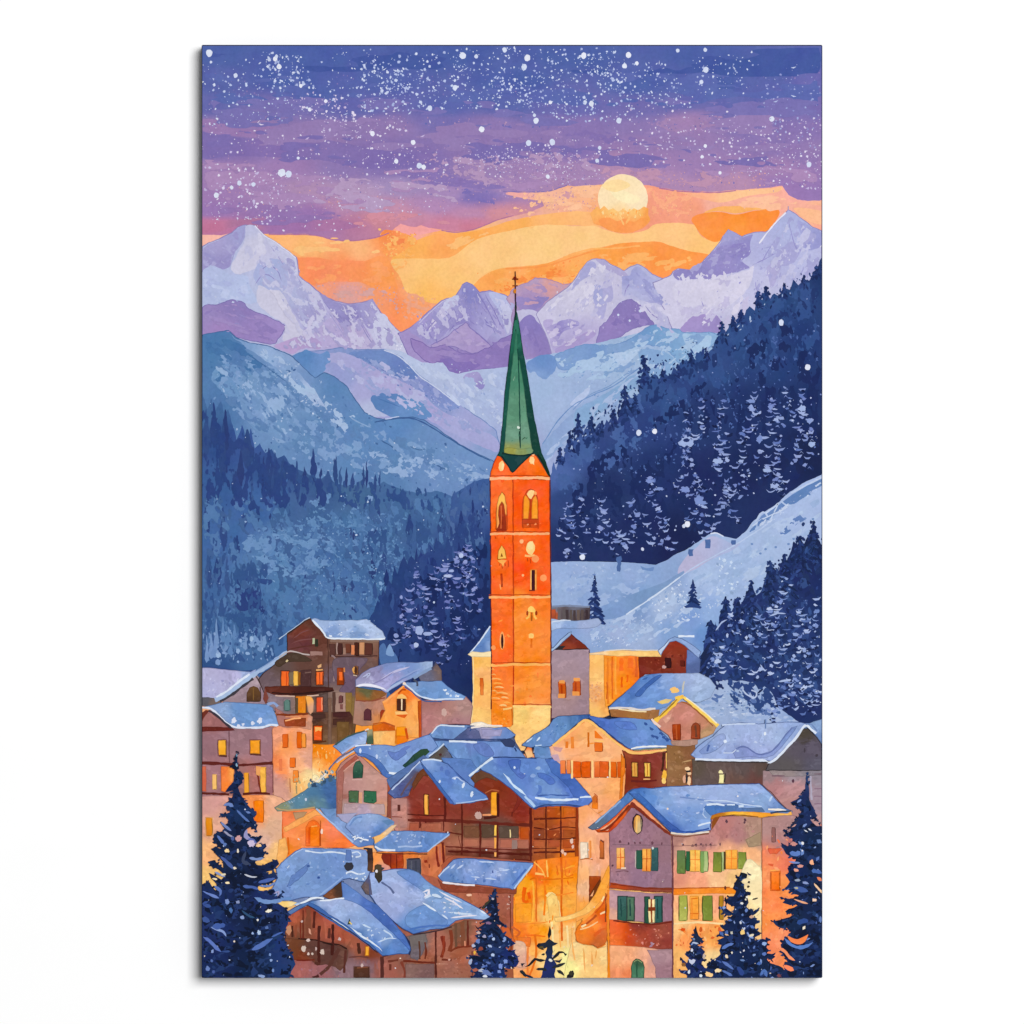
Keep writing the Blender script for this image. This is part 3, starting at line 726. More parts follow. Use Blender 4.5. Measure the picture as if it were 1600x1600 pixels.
h1.d('330,565 400,580 420,620 350,620', 34, (1, 4.2), ['#94b0da', '#7fa0d0', '#9fb9de'], (0.2, .5), (1.2, 2.0))


m1.b('500,460 582,470 606,500 640,535 560,545 480,540 490,500', 90, (5, 16), (.8, 1.6), ['#8d84c2', '#a59cd0'], (.7, 1.2), .4)
m2.b('650,510 728,445 800,500 780,525 730,505 670,535', 80, (6, 18), (.8, 1.6), ['#8880c2', '#8f86c6'], (.8, 1.3), .3)
m5.b('1180,420 1232,332 1285,370 1285,410 1200,460', 60, (6, 18), (.8, 1.5), ['#9d9cd2', '#b0add8'], (1.2, 2.1), .4)

# ---------------- sponged texture
def tone(P, poly, light, dark, size=10, ang=0.0, st=1.6, seed=0, c=.28):
    a, b = hx(light), hx(dark)
    u = tuple(x * .78 + y * .22 for x, y in zip(a, b)); w = tuple(x * .22 + y * .78 for x, y in zip(a, b))
    P.g(poly, lambda x, y: w, size, c * .85, ang, st, seed, 2.0, .72, 4)
    P.g(poly, lambda x, y: u, size, c * .85, ang, st, seed + 40, 2.0, .72, 4)


tone(m1, '384,353 412,368 416,394 400,412 372,424 362,415 374,392', '#d6d4e8', '#bcbcdf', 12, 1.4, 2, 1, .22)
tone(m1, '400,408 420,375 464,404 467,432 500,462 500,512 480,520 450,470 410,446', '#cdcde8', '#a5a6d6', 9, .9, 2, 2, .3)
tone(m1, '500,462 545,476 582,470 606,500 640,535 600,546 500,546 430,548 470,520', '#d3cfe8', '#9890ca', 8, .9, 2.4, 3, .27)
tone(m1, '316,390 372,358 378,380 355,415 316,420', '#b4b0dc', '#9790ca', 11, .6, 2, 4, .25)
tone(m1, '316,485 365,470 440,508 430,535 360,520 316,522', '#a892ca', '#8b78b9', 13, .3, 3, 5, .22)
tone(m1, '316,425 390,432 402,470 316,478', '#c3cdee', '#a9b2e0', 12, .2, 2.4, 6, .25)
tone(m1, '404,448 448,455 478,522 448,522', '#d9d6e8', '#c0bedf', 14, 1.0, 3, 7, .18)
tone(m2, '645,515 728,445 752,462 800,500 785,525 730,505 670,538', '#c9c5e4', '#8981c3', 8, 1.1, 2.4, 8, .26)
tone(m2, '642,530 700,545 805,528 795,572 700,578', '#a48fc8', '#8370b6', 12, .1, 3, 9, .25)
tone(m2, '764,458 804,472 806,500 792,520 780,488', '#cfd0ec', '#a3a4d6', 8, 1.0, 2, 10, .28)
tone(m2, '680,540 715,512 745,520 765,540 725,548', '#baa8d4', '#a18fc6', 10, .2, 2, 11, .2)
tone(m3, '798,455 845,436 880,446 850,480 805,480', '#cfa2b2', '#a08bc2', 9, .1, 2.4, 12, .28)
tone(m3, '812,500 830,494 862,552 822,560', '#9c8bca', '#8272b6', 12, 1.2, 2.4, 13, .2)
tone(m4, '845,488 930,408 965,420 940,500 880,498', '#e0dcec', '#b4b1da', 10, 2.2, 2.2, 14, .22)
tone(m4, '972,434 1000,420 1060,486 1020,478 978,462', '#bdbfe4', '#8f90cc', 8, .8, 2, 15, .27)
tone(m4, '845,505 905,500 935,520 870,552 855,530', '#d4cce6', '#9a8ecb', 8, -.5, 2, 16, .28)
tone(m4, '940,530 975,472 1020,504 970,524', '#9f8cca', '#7c6cb2', 13, .3, 2, 17, .2)
tone(m4, '985,464 1050,482 1062,535 1010,508', '#d8d4ea', '#afaeda', 9, .8, 2, 18, .25)
tone(m5, '1056,430 1112,398 1138,360 1172,380 1160,420 1080,437', '#b0acda', '#877fc0', 8, -.5, 2, 19, .28)
tone(m5, '1180,420 1232,332 1285,370 1285,420 1180,470', '#cbcbe9', '#9b9ad2', 9, 1.9, 2.2, 20, .26)
tone(m5, '1050,440 1180,430 1170,480 1130,515 1066,510', '#dedaec', '#bcb5dc', 12, 2.2, 2.4, 21, .24)
m5.g('1055,428 1130,424 1180,414 1184,428 1140,440 1060,446', '#d6d2e8', 6, .45, 1.4, 1.6, 22, 1.8, .8, 5)
tone(v, '640,560 720,584 792,575 790,680 720,640', '#c6d1ec', '#9fafdb', 9, .8, 2, 23, .27)
tone(v, '868,560 1010,512 1120,525 1060,570 920,600 870,590', '#b4cdea', '#6f95ca', 9, -.5, 2.2, 24, .28)
tone(v, '845,710 920,640 1000,575 1010,600 900,690 850,735', '#b3c5e8', '#7c9dcf', 9, -.7, 3, 25, .28)
tone(hl, '500,558 600,562 720,640 775,690 690,665 590,620', '#bdbde4', '#8c9bd0', 9, .6, 2.4, 26, .25)
tone(hl, '545,550 640,575 655,590 600,584', '#9dabd9', '#5873b6', 7, .5, 2, 27, .3)
tone(hl, '640,575 720,632 700,640 655,612', '#a9b1de', '#6f84c4', 7, .6, 2, 28, .28)
tone(h1, '335,545 460,580 500,630 560,660 700,705 775,740 600,745 430,700 340,620', '#86a8d6', '#4d77ae', 9, .7, 1.8, 29, .28)
h1.g('365,525 445,556 505,620 560,650 540,680 450,600', '#a6bfe2', 8, .3, .75, 1.8, 30, 1.8, .8, 5)
h1.g('330,570 450,600 460,660 440,690 400,640', '#93b1da', 11, .32, 1.0, 2.4, 31, 1.8, .8, 5)
h1.g('560,690 775,730 775,755 600,750', '#93b0da', 8, .28, .3, 2, 32, 1.8, .8, 5)
h1.g('316,530 370,530 420,575 330,600', '#4474ab', 12, .4, .6, 2, 33, 2, .7, 5)

# ================================================================ FORESTED SLOPES
h2 = Paint('hillside', label='dark blue wooded slope filling the lower left behind the houses')
h2.p('310,606 318,620 324,640 330,622 336,644 346,626 350,648 356,640 364,668 370,688 378,664 386,690 392,668 398,700 406,692 414,708 424,702 434,716 444,710 452,724 464,732 476,738 490,744 500,750 512,740 522,754 540,760 556,758 566,748 574,762 590,758 600,752 612,760 624,764 640,768 660,772 680,766 694,770 706,776 720,765 740,752 770,745 770,1110 310,1110', [
    (330, 640, '#41699f'), (345, 690, '#31508f'), (390, 690, '#36569a'), (430, 730, '#33528f'), (500, 765, '#3a5c92'), (560, 775, '#436898'), (620, 775, '#446b9f'), (680, 790, '#466da3'), (740, 780, '#3c5f9c'),
    (330, 760, '#395f9c'), (400, 790, '#3d65a4'), (470, 800, '#42659c'), (350, 840, '#4068a6'), (430, 860, '#5f8abe'), (400, 890, '#4d77b0'), (500, 840, '#456da6'), (560, 830, '#4570a6'), (600, 860, '#436ba0'), (650, 830, '#3d6098'), (700, 850, '#3a5a94'),
    (330, 930, '#4069a2'), (380, 960, '#40699f'), (450, 930, '#4c78ae'), (520, 920, '#4a74ad'), (560, 950, '#416aa4'), (340, 1000, '#3f669e'), (400, 1010, '#446ca3'), (450, 1000, '#456ea8'), (330, 1040, '#31548d'), (600, 900, '#3f659c')], amp=1.4, step=4)
TR = ['#2b4481', '#304c88', '#2f4a84', '#37568f', '#2a3f7a']


def spike(P, x, y0, y1, w, col):
    """a thin fir painted as one upright stroke"""
    m = y0 + (y1 - y0) * 0.62
    for k in range(int(w * (y1 - y0) / 60)):
        t = R.random(); P.e(x + R.uniform(-.5, .5) * w * (.3 + t * .6), y0 + (y1 - y0) * (.15 + .8 * t), R.uniform(.7, 1.8), R.uniform(2, 6), col, R.uniform(-.25, .25), .4)
    P.p([(x, y0), (x + w * .28, y0 + (m - y0) * .5), (x + w * .5, m), (x + w * .3, (m + y1) / 2), (x + w * .1, y1), (x - w * .2, (m + y1) / 2 + 2), (x - w * .5, m), (x - w * .25, y0 + (m - y0) * .5)], col, 1, 1.5)


for x, a, b, w in ((322, 640, 720, 14), (334, 628, 700, 12), (352, 640, 740, 16), (348, 660, 760, 12), (386, 670, 735, 22), (376, 704, 760, 12), (394, 716, 785, 4), (368, 736, 770, 14), (420, 700, 780, 20), (430, 706, 790, 14), (443, 715, 770, 12),
                   (412, 712, 780, 8), (464, 720, 785, 10), (490, 700, 755, 10), (476, 728, 750, 6), (501, 730, 748, 5), (512, 736, 765, 16), (524, 712, 760, 8), (532, 730, 760, 5), (541, 730, 764, 5), (551, 738, 764, 6), (560, 752, 768, 6), (568, 728, 765, 4), (573, 720, 762, 4),
                   (593, 735, 760, 4), (587, 740, 770, 5), (592, 788, 810, 5), (324, 768, 838, 10), (349, 790, 865, 12), (366, 838, 872, 6), (380, 800, 828, 12), (402, 790, 826, 11), (422, 800, 812, 4), (451, 792, 808, 6), (370, 836, 872, 12), (326, 862, 920, 12), (340, 858, 918, 12),
                   (355, 868, 935, 8), (362, 890, 940, 5), (372, 900, 952, 12), (386, 912, 950, 12), (395, 915, 952, 14), (404, 900, 950, 8), (410, 935, 960, 8), (376, 950, 1000, 7), (400, 960, 998, 6), (328, 885, 920, 8), (476, 895, 920, 8), (520, 892, 932, 8), (535, 905, 932, 8), (542, 900, 925, 12), (550, 905, 924, 8),
                   (538, 940, 962, 10), (552, 945, 970, 14), (548, 820, 842, 5), (553, 826, 845, 5), (587, 825, 845, 8), (567, 848, 875, 8), (582, 872, 905, 12), (600, 858, 890, 12), (430, 940, 962, 8), (660, 815, 855, 12), (690, 790, 850, 12), (640, 800, 845, 12), (720, 770, 830, 8), (735, 760, 830, 9), (745, 755, 835, 8), (708, 775, 830, 8), (756, 752, 840, 9)):
    spike(h2, x, a, b, w, R.choice(TR))
h2.d('316,640 480,740 480,800 316,760', 60, (1.5, 6), ['#2e4b89', '#3e66a4', '#365795', '#2b427e'], (0.25, .5), (1.3, 1.8))
h2.e(577, 779, 6, 5, '#7ea0d0')
h2.e(551, 800, 4, 3, '#6a92c4')
h2.p('370,890 385,900 408,904 426,906 420,914 398,908 376,906', '#2f4c8a', sm=1)
h2.p('366,930 376,924 388,930 400,922 408,938 410,952 396,950 382,955 370,950', '#2a4080', sm=1)
h2.d('400,820 600,790 640,900 600,960 440,960 400,880', 420, (0.7, 3.6), ['#5a86bc', '#3b629c', '#6c95c8', '#4a74ac', '#345690', '#7fa4d2'], (0.3, .8))
h2.d('316,860 400,860 460,960 440,1000 316,1000', 110, (0.7, 2.6), ['#5580b8', '#38609c', '#4a74ae'], (0.3, .8))
h2.d('480,830 600,820 640,860 600,950 500,950', 90, (0.6, 1.6), ['#8fb0dc', '#7a9fd0', '#a5c0e4'], (0.5, 1))
h2.d('620,770 760,770 760,830 640,860', 90, (1, 4), ['#4f78ac', '#35558f', '#5b86b8', '#2f4d88'], (0.2, .5), (1.3, 1.8))
tone(h2, '316,760 480,790 770,770 770,900 600,960 316,1040', '#5580b6', '#37588f', 12, 1.3, 1.6, 50, .26)
h2.g('360,830 420,826 520,840 540,880 470,905 400,900', '#6a92c4', 9, .4, .2, 1.6, 51, 1.8, .8, 8)
h2.g('480,765 570,770 560,830 470,835', '#628bbd', 7, .2, .6, 1.5, 52, 1.8, .8, 6)
h2.g('400,820 640,800 620,900 480,950', '#5d87bb', 6, .18, 0, 1.3, 53, 1.7, .85, 5)
h2.g('316,640 400,700 500,745 520,790 400,800 316,790', '#2b4584', 8, .45, 1.5, 3.2, 54, 1.9, .75, 6)
h2.g('400,730 700,765 770,750 770,800 560,800', '#30508c', 7, .3, 1.5, 3, 55, 1.9, .75, 5)
h2.g('316,830 420,860 440,960 316,970', '#33558f', 9, .25, 1.5, 3, 56, 1.9, .75, 6)
h2.g('560,830 720,800 700,880 600,930', '#34558e', 7, .3, 1.5, 3, 57, 1.9, .75, 6)
h2.g('316,960 440,950 450,1030 316,1042', '#33568f', 9, .4, 1.5, 2.2, 58, 1.9, .75, 5)
h2.g('316,975 430,985 430,1030 316,1030', '#7396c8', 6, .28, 1.5, 2.6, 59, 1.7, .75, 5)
# bare snowy poles and clumps low on the left
for x, a, b, w in ((338, 966, 1015, 9), (330, 985, 1030, 10), (348, 962, 1005, 8), (356, 985, 1010, 14), (366, 975, 1000, 8), (384, 990, 1016, 6), (393, 994, 1012, 10), (408, 990, 1020, 7), (323, 990, 1035, 7), (360, 1000, 1025, 10), (335, 1000, 1028, 12)):
    h2.p([(x, a), (x + w * .3, (a + b) / 2), (x + w * .5, b - 4), (x, b), (x - w * .45, b - 6), (x - w * .2, (a + b) / 2)], R.choice(['#6f92c6', '#7698ca', '#5e86bc']), 1, 0.9)
for x, y, a, b in ((341, 1023, 4, 5), (341, 1035, 4, 5), (372, 1017, 3, 4), (376, 1001, 2.5, 3), (387, 1021, 3.5, 2.5), (372, 1034, 2, 2), (393, 998, 3, 4), (350, 1020, 3, 2), (408, 1029, 1.6, 1.6)):
    h2.e(x, y, a, b, R.choice(['#8fb0dc', '#9dbbe2', '#7f9fd2']))
h2.d('316,985 420,985 430,1030 316,1040', 50, (0.8, 2.8), ['#7496c8', '#5b82b8', '#33548e', '#8aa8d6'], (0.3, .8), (1.2, 1.9))
h2.p('310,1040 340,1043 370,1047 400,1048 400,1056 310,1056', '#2f4c88', sm=1)

f1 = Paint('forest', label='navy fir forest left of the church tower')
f1.p('574,972 580,962 586,950 590,938 594,945 598,920 604,930 606,905 612,912 616,884 621,898 626,880 632,868 636,882 642,868 650,878 656,862 664,872 672,852 680,862 686,846 692,852 698,838 704,842 702,800 705,780 711,766 716,780 722,768 728,756 734,774 742,750 748,770 755,752 762,760 768,744 768,1120 640,1120 590,1060 592,1000', [
    (740, 770, '#42649f'), (720, 800, '#3a5a97'), (750, 810, '#3a5896'), (760, 850, '#23407c'), (700, 850, '#2f4c88'), (720, 840, '#28407e'), (680, 880, '#24397a'), (640, 900, '#26407c'), (650, 960, '#233773'), (600, 990, '#29437f'), (700, 960, '#213370'), (750, 960, '#1b3068'), (620, 1040, '#253e7a'), (700, 1040, '#1d3068'), (750, 1060, '#17295c')], amp=1.3)
for i in range(46):
    x = R.uniform(585, 760); y = R.uniform(760 + abs(x - 745) * 0.85, 900 + (760 - x) * .5)
    spike(f1, x, y, y + R.uniform(16, 40), R.uniform(4, 8), R.choice(['#2b4582', '#243a78', '#34528e', '#1f3470']))
f1.g('590,930 640,880 700,840 760,770 766,1000 600,1040', '#2c4684', 10, .35, 1.5, 2, 65, 2, .75, 6)
f1.g('600,1000 640,900 765,840 765,1060 620,1080', '#182a60', 12, .3, 1.5, 2, 66, 2, .75, 6)
f1.g('690,800 766,760 766,850 700,860', '#48689f', 6, .25, 1.5, 3, 67, 1.8, .75, 5)
SN = ['#8f9bd4', '#a3aede', '#7480c4', '#98a8de', '#6c7cc0', '#aebae4']


def snowboughs(P, x, y0, y1, w, n, cols=SN, s=1.0):
    """snow lying on the boughs of one painted fir: sagging crescents, wider lower down"""
    w *= 1.25
    for i in range(int(n * .8)):
        t = (i + R.random()) / n / .8
        y = y0 + (y1 - y0) * min(t, 1)
        hw = w * (0.2 + 0.8 * t)
        xx = x + R.uniform(-hw, hw)
        k = R.random()
        c = R.choice(cols)
        if k < 0.34:
            P.e(xx, y, R.uniform(2, 5.5) * s, R.uniform(1.2, 3.4) * s, c, R.uniform(-.6, .6), 0.4)
        elif k < 0.72:
            sg = R.choice((-1, 1)); l = R.uniform(3.5, 8) * s; dp = R.uniform(1, 4) * s
            P.s([(xx - l * sg, y - dp), (xx - l * .4 * sg, y + dp * .3), (xx + l * .4 * sg, y + dp * .4), (xx + l * sg, y - dp * R.uniform(-.4, .9))], c, R.uniform(1.6, 4.0) * s, amp=0.7, taper=1)
        elif k < .8:
            P.s([(xx - 3 * s, y + 2 * s), (xx, y - 1.5 * s), (xx + 3 * s, y + 2 * s)], c, R.uniform(1.2, 2.2) * s, amp=.6, taper=1)
        else:
            P.e(xx, y, R.uniform(0.8, 2.0) * s, R.uniform(0.8, 1.8) * s, c, 0, 0.3)
        if R.random() < .35:
            P.e(xx + R.uniform(-6, 6), y + R.uniform(1, 5), R.uniform(2, 5), R.uniform(1, 2.4), R.choice(['#162350', '#1a2a5e', '#14204a']), R.uniform(-.6, .6), .4)


for x, a, b, w, n in ((690, 880, 930, 32, 34), (655, 890, 960, 22, 22), (640, 935, 1000, 20, 18), (720, 860, 960, 26, 40), (735, 890, 945, 15, 18), (665, 955, 1015, 38, 34), (715, 960, 1000, 12, 9), (695, 1000, 1040, 14, 14), (630, 960, 1010, 14, 14), (730, 850, 890, 12, 16)):
    snowboughs(f1, x, a, b, w, n, ['#8f9bd4', '#7f8ccc', '#6a76ba', '#8a98d2', '#5f6fb4'], 0.95)
for x, y, a, b in ((720.5, 868, 3.6, 4), (619, 993, 3.6, 3.6), (650, 1008, 3.6, 4), (627, 933, 2.2, 3), (655, 985, 6, 7), (668, 990, 8, 3), (700, 900, 7, 2.4), (705, 892, 4, 2), (600, 1020, 2, 2)):
    f1.e(x, y, a, b, R.choice(['#9fb0e0', '#b6c4ea', '#8f9fd6']))
f1.d('640,870 760,850 760,1060 640,1000', 60, (0.7, 1.8), ['#8c9ad6', '#6576ba', '#aebde6'])
f1.p('592,1015 600,1005 608,1022 615,1018 622,1036 598,1042', '#4c70aa', sm=1)
f1.p('603,1022 609,1006 616,1024', '#7da0d2', sm=1)

f2 = Paint('forest', label='large navy fir forest climbing the right edge')
edge2 = '850,775 856,752 860,742 864,722 868,735 874,706 878,722 884,698 890,680 895,690 898,670 903,652 908,668 912,676 918,662 924,680 930,668 936,660 942,672 948,655 954,664 960,645 966,658 972,630 976,612 980,628 986,622 992,640 998,628 1000,600 1004,580 1006,562 1011,575 1016,590 1024,584 1030,592 1038,582 1046,588 1054,574 1060,582 1068,562 1074,568 1080,556 1088,562 1096,550 1104,556 1112,545 1119,532 1124,524 1128,509 1133,522 1138,512 1144,498 1150,505 1156,488 1164,492 1170,478 1178,484 1184,462 1190,470 1196,452 1202,468 1210,458 1218,462 1226,448 1234,452 1240,438 1248,446 1256,436 1264,440 1270,425 1276,420 1281,406 1290,398 1290,748 1262,752 1236,768 1210,790 1192,800 1178,813 1165,832 1150,843 1132,842 1118,836 1104,840 1085,850 1062,862 1044,876 1025,883 985,879 930,876 868,878 852,878'
f2.p(edge2, [(870, 740, '#4a66a8'), (900, 700, '#3b5797'), (890, 780, '#2c447e'), (950, 690, '#2f4583'), (1000, 660, '#2b4180'), (1020, 610, '#33508c'), (1060, 600, '#2c4582'), (1100, 570, '#2f4b87'), (1150, 520, '#2e4c88'), (1200, 490, '#2a4a84'), (1250, 460, '#27447c'), (1280, 430, '#21396e'),
                  (1200, 560, '#26407b'), (1260, 540, '#223a74'), (1100, 640, '#23386f'), (1180, 640, '#1f3269'), (1260, 640, '#1e3268'), (950, 760, '#213368'), (1020, 740, '#20336c'), (900, 850, '#1f2f64'), (1000, 840, '#1d2b60'), (1100, 760, '#1d2a60'), (1180, 740, '#1a2759'), (1270, 700, '#182450'), (1060, 850, '#182252'), (1200, 780, '#1e2d62'), (1150, 820, '#1f3064')], amp=1.6, step=4)
f2.g('860,760 900,680 1000,610 1020,680 930,760 880,800', '#42609f', 12, .4, 1.2, 1.6, 60, 2, .75, 8)
f2.g('1000,600 1130,520 1284,420 1284,540 1130,640 1000,680', '#31508d', 12, .38, 1.4, 2, 61, 2, .75, 8)
f2.g('870,760 1284,460 1284,730 1060,850 870,860', '#1a2b60', 13, .33, 1.5, 2, 62, 2.2, .75, 6)
f2.g('880,740 1060,600 1284,480 1284,600 1000,760', '#4a66a6', 5, .07, 1.2, 1.4, 63, 1.8, .8, 6)
f2.g('862,740 900,690 1000,640 1010,600 1128,545 1284,440 1284,470 1010,640', '#21376f', 6, .4, 1.5, 2.2, 64, 1.8, .75, 4)
DK = ['#22376f', '#1d2f66', '#2a4280', '#182858']


def fir_tip(P, x, y, h, w, cols):
    """ragged treetop dabbed on with the brush tip"""
    yy = y - 2
    P.e(x, yy, R.uniform(.8, 1.4), R.uniform(2.4, 4.5), R.choice(cols), R.uniform(-.2, .2), .3)
    while yy < y + h:
        t = (yy - y) / h
        hw = w * (.25 + .75 * max(t, 0))
        for k in range(R.choice((1, 2, 2, 3))):
            sg = R.choice((-1, 1)); ox = R.uniform(0, hw)
            P.e(x + sg * ox, yy + R.uniform(-2, 2), R.uniform(1.6, 2.2 + hw * .45), R.uniform(1.2, 2.8), R.choice(cols), sg * R.uniform(.3, 1.3), .4)
        P.e(x + R.uniform(-1, 1), yy, R.uniform(1, 2 + hw * .2), R.uniform(2, 4), R.choice(cols), R.uniform(-.3, .3), .3)
        yy += R.uniform(2, 4)


for x, y, h, w in ((903, 650, 34, 9), (976, 607, 44, 12), (1006, 560, 40, 11), (958, 645, 26, 8), (940, 662, 20, 8), (992, 622, 25, 7), (890, 680, 26, 8), (875, 704, 22, 7), (1128, 507, 26, 9), (1145, 498, 18, 7), (1184, 460, 22, 8), (1158, 488, 18, 7), (1080, 556, 16, 6), (1225, 448, 16, 8), (1256, 434, 16, 7), (1275, 420, 18, 7), (1197, 452, 16, 7), (1035, 582, 14, 7), (1060, 575, 14, 6), (1104, 548, 16, 6), (924, 655, 22, 7)):
    fir_tip(f2, x, y, h, w, DK)
f2.d('862,735 905,665 980,610 1010,575 1128,525 1200,465 1285,410 1285,425 1200,485 1128,540 1010,600 905,690', 150, (1.2, 4.2), DK + ['#34508e'], (0.3, .6), (0.4, 2.4))
f2.d('866,715 905,650 978,606 1010,562 1128,510 1200,450 1270,420 1200,475 1128,530 1010,585 905,675', 34, (1, 2.6), ['#1d2f66', '#22376f'], (0.4, .9))
f2.d('862,735 905,672 985,625 1010,580 1128,530 1200,470 1240,455 1200,480 1128,540 1010,590 905,690', 34, (1.4, 4), ['#a9c0e4', '#bccdea', '#9fb4de'], (0.3, .5), (1.5, 2.6))
for x, a, b, w, n in ((887, 785, 845, 14, 22), (910, 780, 840, 12, 14), (942, 782, 850, 12, 18), (988, 778, 850, 14, 22), (1022, 740, 850, 20, 34), (1072, 645, 725, 10, 16), (1072, 700, 780, 20, 30), (1097, 622, 690, 10, 18), (1090, 740, 820, 16, 26), (1130, 625, 700, 12, 22), (1130, 690, 770, 18, 30), (1135, 755, 825, 18, 34), (1163, 665, 740, 14, 20), (1178, 612, 680, 10, 18),
                      (1208, 620, 700, 14, 26), (1212, 690, 770, 18, 34), (1228, 605, 670, 12, 22), (1253, 608, 690, 12, 22), (1252, 670, 735, 16, 22), (1270, 650, 720, 10, 12), (965, 830, 868, 24, 20), (1040, 810, 862, 22, 18), (900, 845, 872, 20, 12), (1190, 700, 730, 14, 8), (1160, 740, 780, 16, 14), (1220, 740, 775, 14, 10), (1100, 800, 850, 20, 14)):
    snowboughs(f2, x, a, b, w, n, ['#8597d2', '#9fb0e0', '#7386c6', '#6178bc', '#93a4d8', '#7d90ca'])
for x, y, a, b in ((1092, 780, 6, 7), (1096, 786, 8, 3), (1015, 752, 6, 3.6), (1030, 764, 7, 2.4), (1072, 690, 10, 8), (1174, 627, 7, 3), (1174, 638, 5, 5), (1186, 687, 5, 6), (1199, 735, 7, 2.6), (1253, 638, 6, 5), (1264, 658, 4, 4), (1122, 720, 7, 4), (1070, 765, 7, 5), (1268, 694, 6, 4), (1204, 636, 4, 4)):
    f2.e(x, y, a, b, R.choice(['#8ea2da', '#9fb3e2', '#7c92d0']), 0, .3)
f2.e(1073, 688, 5, 3, '#20326a')
f2.d('870,780 1285,600 1285,720 1060,860 870,870', 150, (0.6, 1.7), ['#9fb0e0', '#7386c6', '#c0cdee'], (0.6, 1))
f2.d('870,700 1285,450 1285,620 880,790', 60, (0.6, 1.8), ['#6d84c4', '#8fa2d8', '#5570b0'], (0.6, 1))

# ================================================================ SNOWFIELD
sf = Paint('snowfield', label='open snowy slope right of the church tower')
sf.p('852,879 870,877.5 930,877 985,879 1025,883 1040,876 1052,868 1070,860 1085,850 1098,842 1108,835 1120,833 1132,838 1150,842 1166,830 1178,813 1192,801 1210,790 1235,768 1260,752 1290,739 1290,1215 1060,1215 1000,1060 852,1060', [
    (870, 900, '#96b0de'), (930, 890, '#9bb3de'), (990, 895, '#93addb'), (870, 950, '#9ab3dd'), (900, 930, '#97b0dc'), (960, 910, '#8eaad8'), (1020, 905, '#88a6d6'), (1000, 930, '#7fa0d4'), (950, 955, '#7f9ed2'), (985, 945, '#7796c6'), (1050, 895, '#8ba6d4'),
    (880, 985, '#86a6da'), (930, 975, '#98addb'), (960, 985, '#a2b4dc'), (940, 1005, '#8fabd8'), (1000, 1000, '#9fb3da'), (1040, 940, '#abbee0'), (1100, 900, '#a9bfe6'), (1150, 890, '#a3bbe4'), (1150, 930, '#a0b9e4'), (1200, 850, '#a5bbe2'), (1260, 790, '#a7bbe4'), (1280, 760, '#a8bce8'), (1080, 970, '#7fa0d8'), (1100, 990, '#6a92d0'), (1050, 990, '#86a6d8'), (1110, 960, '#90afe0'), (1060, 1040, '#7d9ed2'), (1120, 1080, '#a3b7dc'), (1150, 1100, '#9db2d8'), (1200, 1120, '#9db3de'), (1250, 1130, '#86a4d6'), (1280, 1140, '#7a9ad0'), (1095, 1075, '#9fb4da')], amp=0.8, step=4)
tone(sf, '862,882 1025,886 1000,930 940,965 862,960', '#a6bde4', '#83a0d4', 14, -.3, 2.4, 70, .22)
tone(sf, '930,975 1060,905 1284,770 1284,830 1130,950 1080,970 1010,1008 900,1010', '#b7caea', '#93aeda', 12, -.6, 2.4, 71, .22)
tone(sf, '1080,1070 1284,1100 1284,1130 1100,1130', '#b5c6e8', '#86a2d2', 9, 0, 2.6, 72, .28)
sf.p('1060,888 1072,870 1085,858 1098,846 1112,838 1128,842 1140,848 1156,850 1140,862 1115,872 1095,884 1072,896 1060,900', [(1075, 885, '#b6b3d6'), (1110, 850, '#b7b9de'), (1130, 855, '#aab6de')], sm=1)
sf.s('1110,834 1120,833 1130,838', '#d6e0f4', 2)
sf.p('978,960 1010,939 1040,920 1062,905 1068,892 1040,908 1010,920 980,932 955,948 938,962 950,968', [(1000, 932, '#7797c6'), (1050, 905, '#7d9bc8'), (960, 955, '#7b9acd')], sm=1)
sf.s('978,960 1000,946 1024,930 1046,914 1062,902', '#cfdcf2', 2.2)
sf.s('1062,902 1085,886 1110,872 1140,856 1170,838 1200,818', '#b7c9ea', 1.8)
sf.p('1190,806 1215,790 1245,768 1285,748 1285,758 1250,776 1225,794 1200,812 1184,822', [(1240, 775, '#5d82bc'), (1200, 805, '#6b8cc4')], sm=1)
sf.s('1180,815 1192,800 1200,808', '#b9cbec', 3)
sf.s('1196,802 1210,792 1216,786 1210,800 1204,812', '#c1d1ee', 2.2)
sf.s('1220,783 1232,790 1250,776', '#b3c7ea', 2.6)
sf.s('1236,770 1262,757 1285,745', '#bdcdec', 2.6)
sf.s('1176,822 1190,812 1212,802 1230,792', '#c3d2ee', 2.4)
sf.g('1166,836 1190,806 1230,784 1284,746 1284,762 1250,784 1215,806 1184,830', '#5f82bd', 7, .45, -.55, 2.2, 80, 1.7, .75, 3)
sf.g('1214,822 1250,800 1262,812 1236,832 1214,842', '#5f80bb', 6, .4, -.5, 1.8, 81, 1.7, .75, 4)
sf.g('1180,822 1230,786 1284,750 1284,764 1230,800 1190,826', '#c3d2ee', 6, .25, -.55, 2.4, 82, 1.7, .8, 2)
for x0, y0, x1, y1 in ((1076, 857, 1083, 869), (1102, 842, 1110, 857), (1143, 844, 1149, 851), (964, 870, 970, 893)):
    sf.r(x0, y0, x1, y1, R.choice(['#4f6eaa', '#5575b2', '#4a68a4']), 2.2)
sf.p('1000,884 1010,888 1022,886 1020,892 1004,890', '#6d8ec6', sm=1)
for x, y in ((1175, 850), (1196, 858), (1212, 855), (1188, 865), (1240, 842), (1232, 850), (1250, 843), (1270, 811), (1258, 810)):
    sf.e(x, y, 2.2, 1.7, '#6f8fc4')
sf.e(1255, 819, 2.6, 3.2, '#22386c')
sf.d('880,880 960,880 960,900 890,930', 45, (0.8, 3), ['#a9bfe4', '#86a3d6', '#b0c2e6'], (0.3, .7))
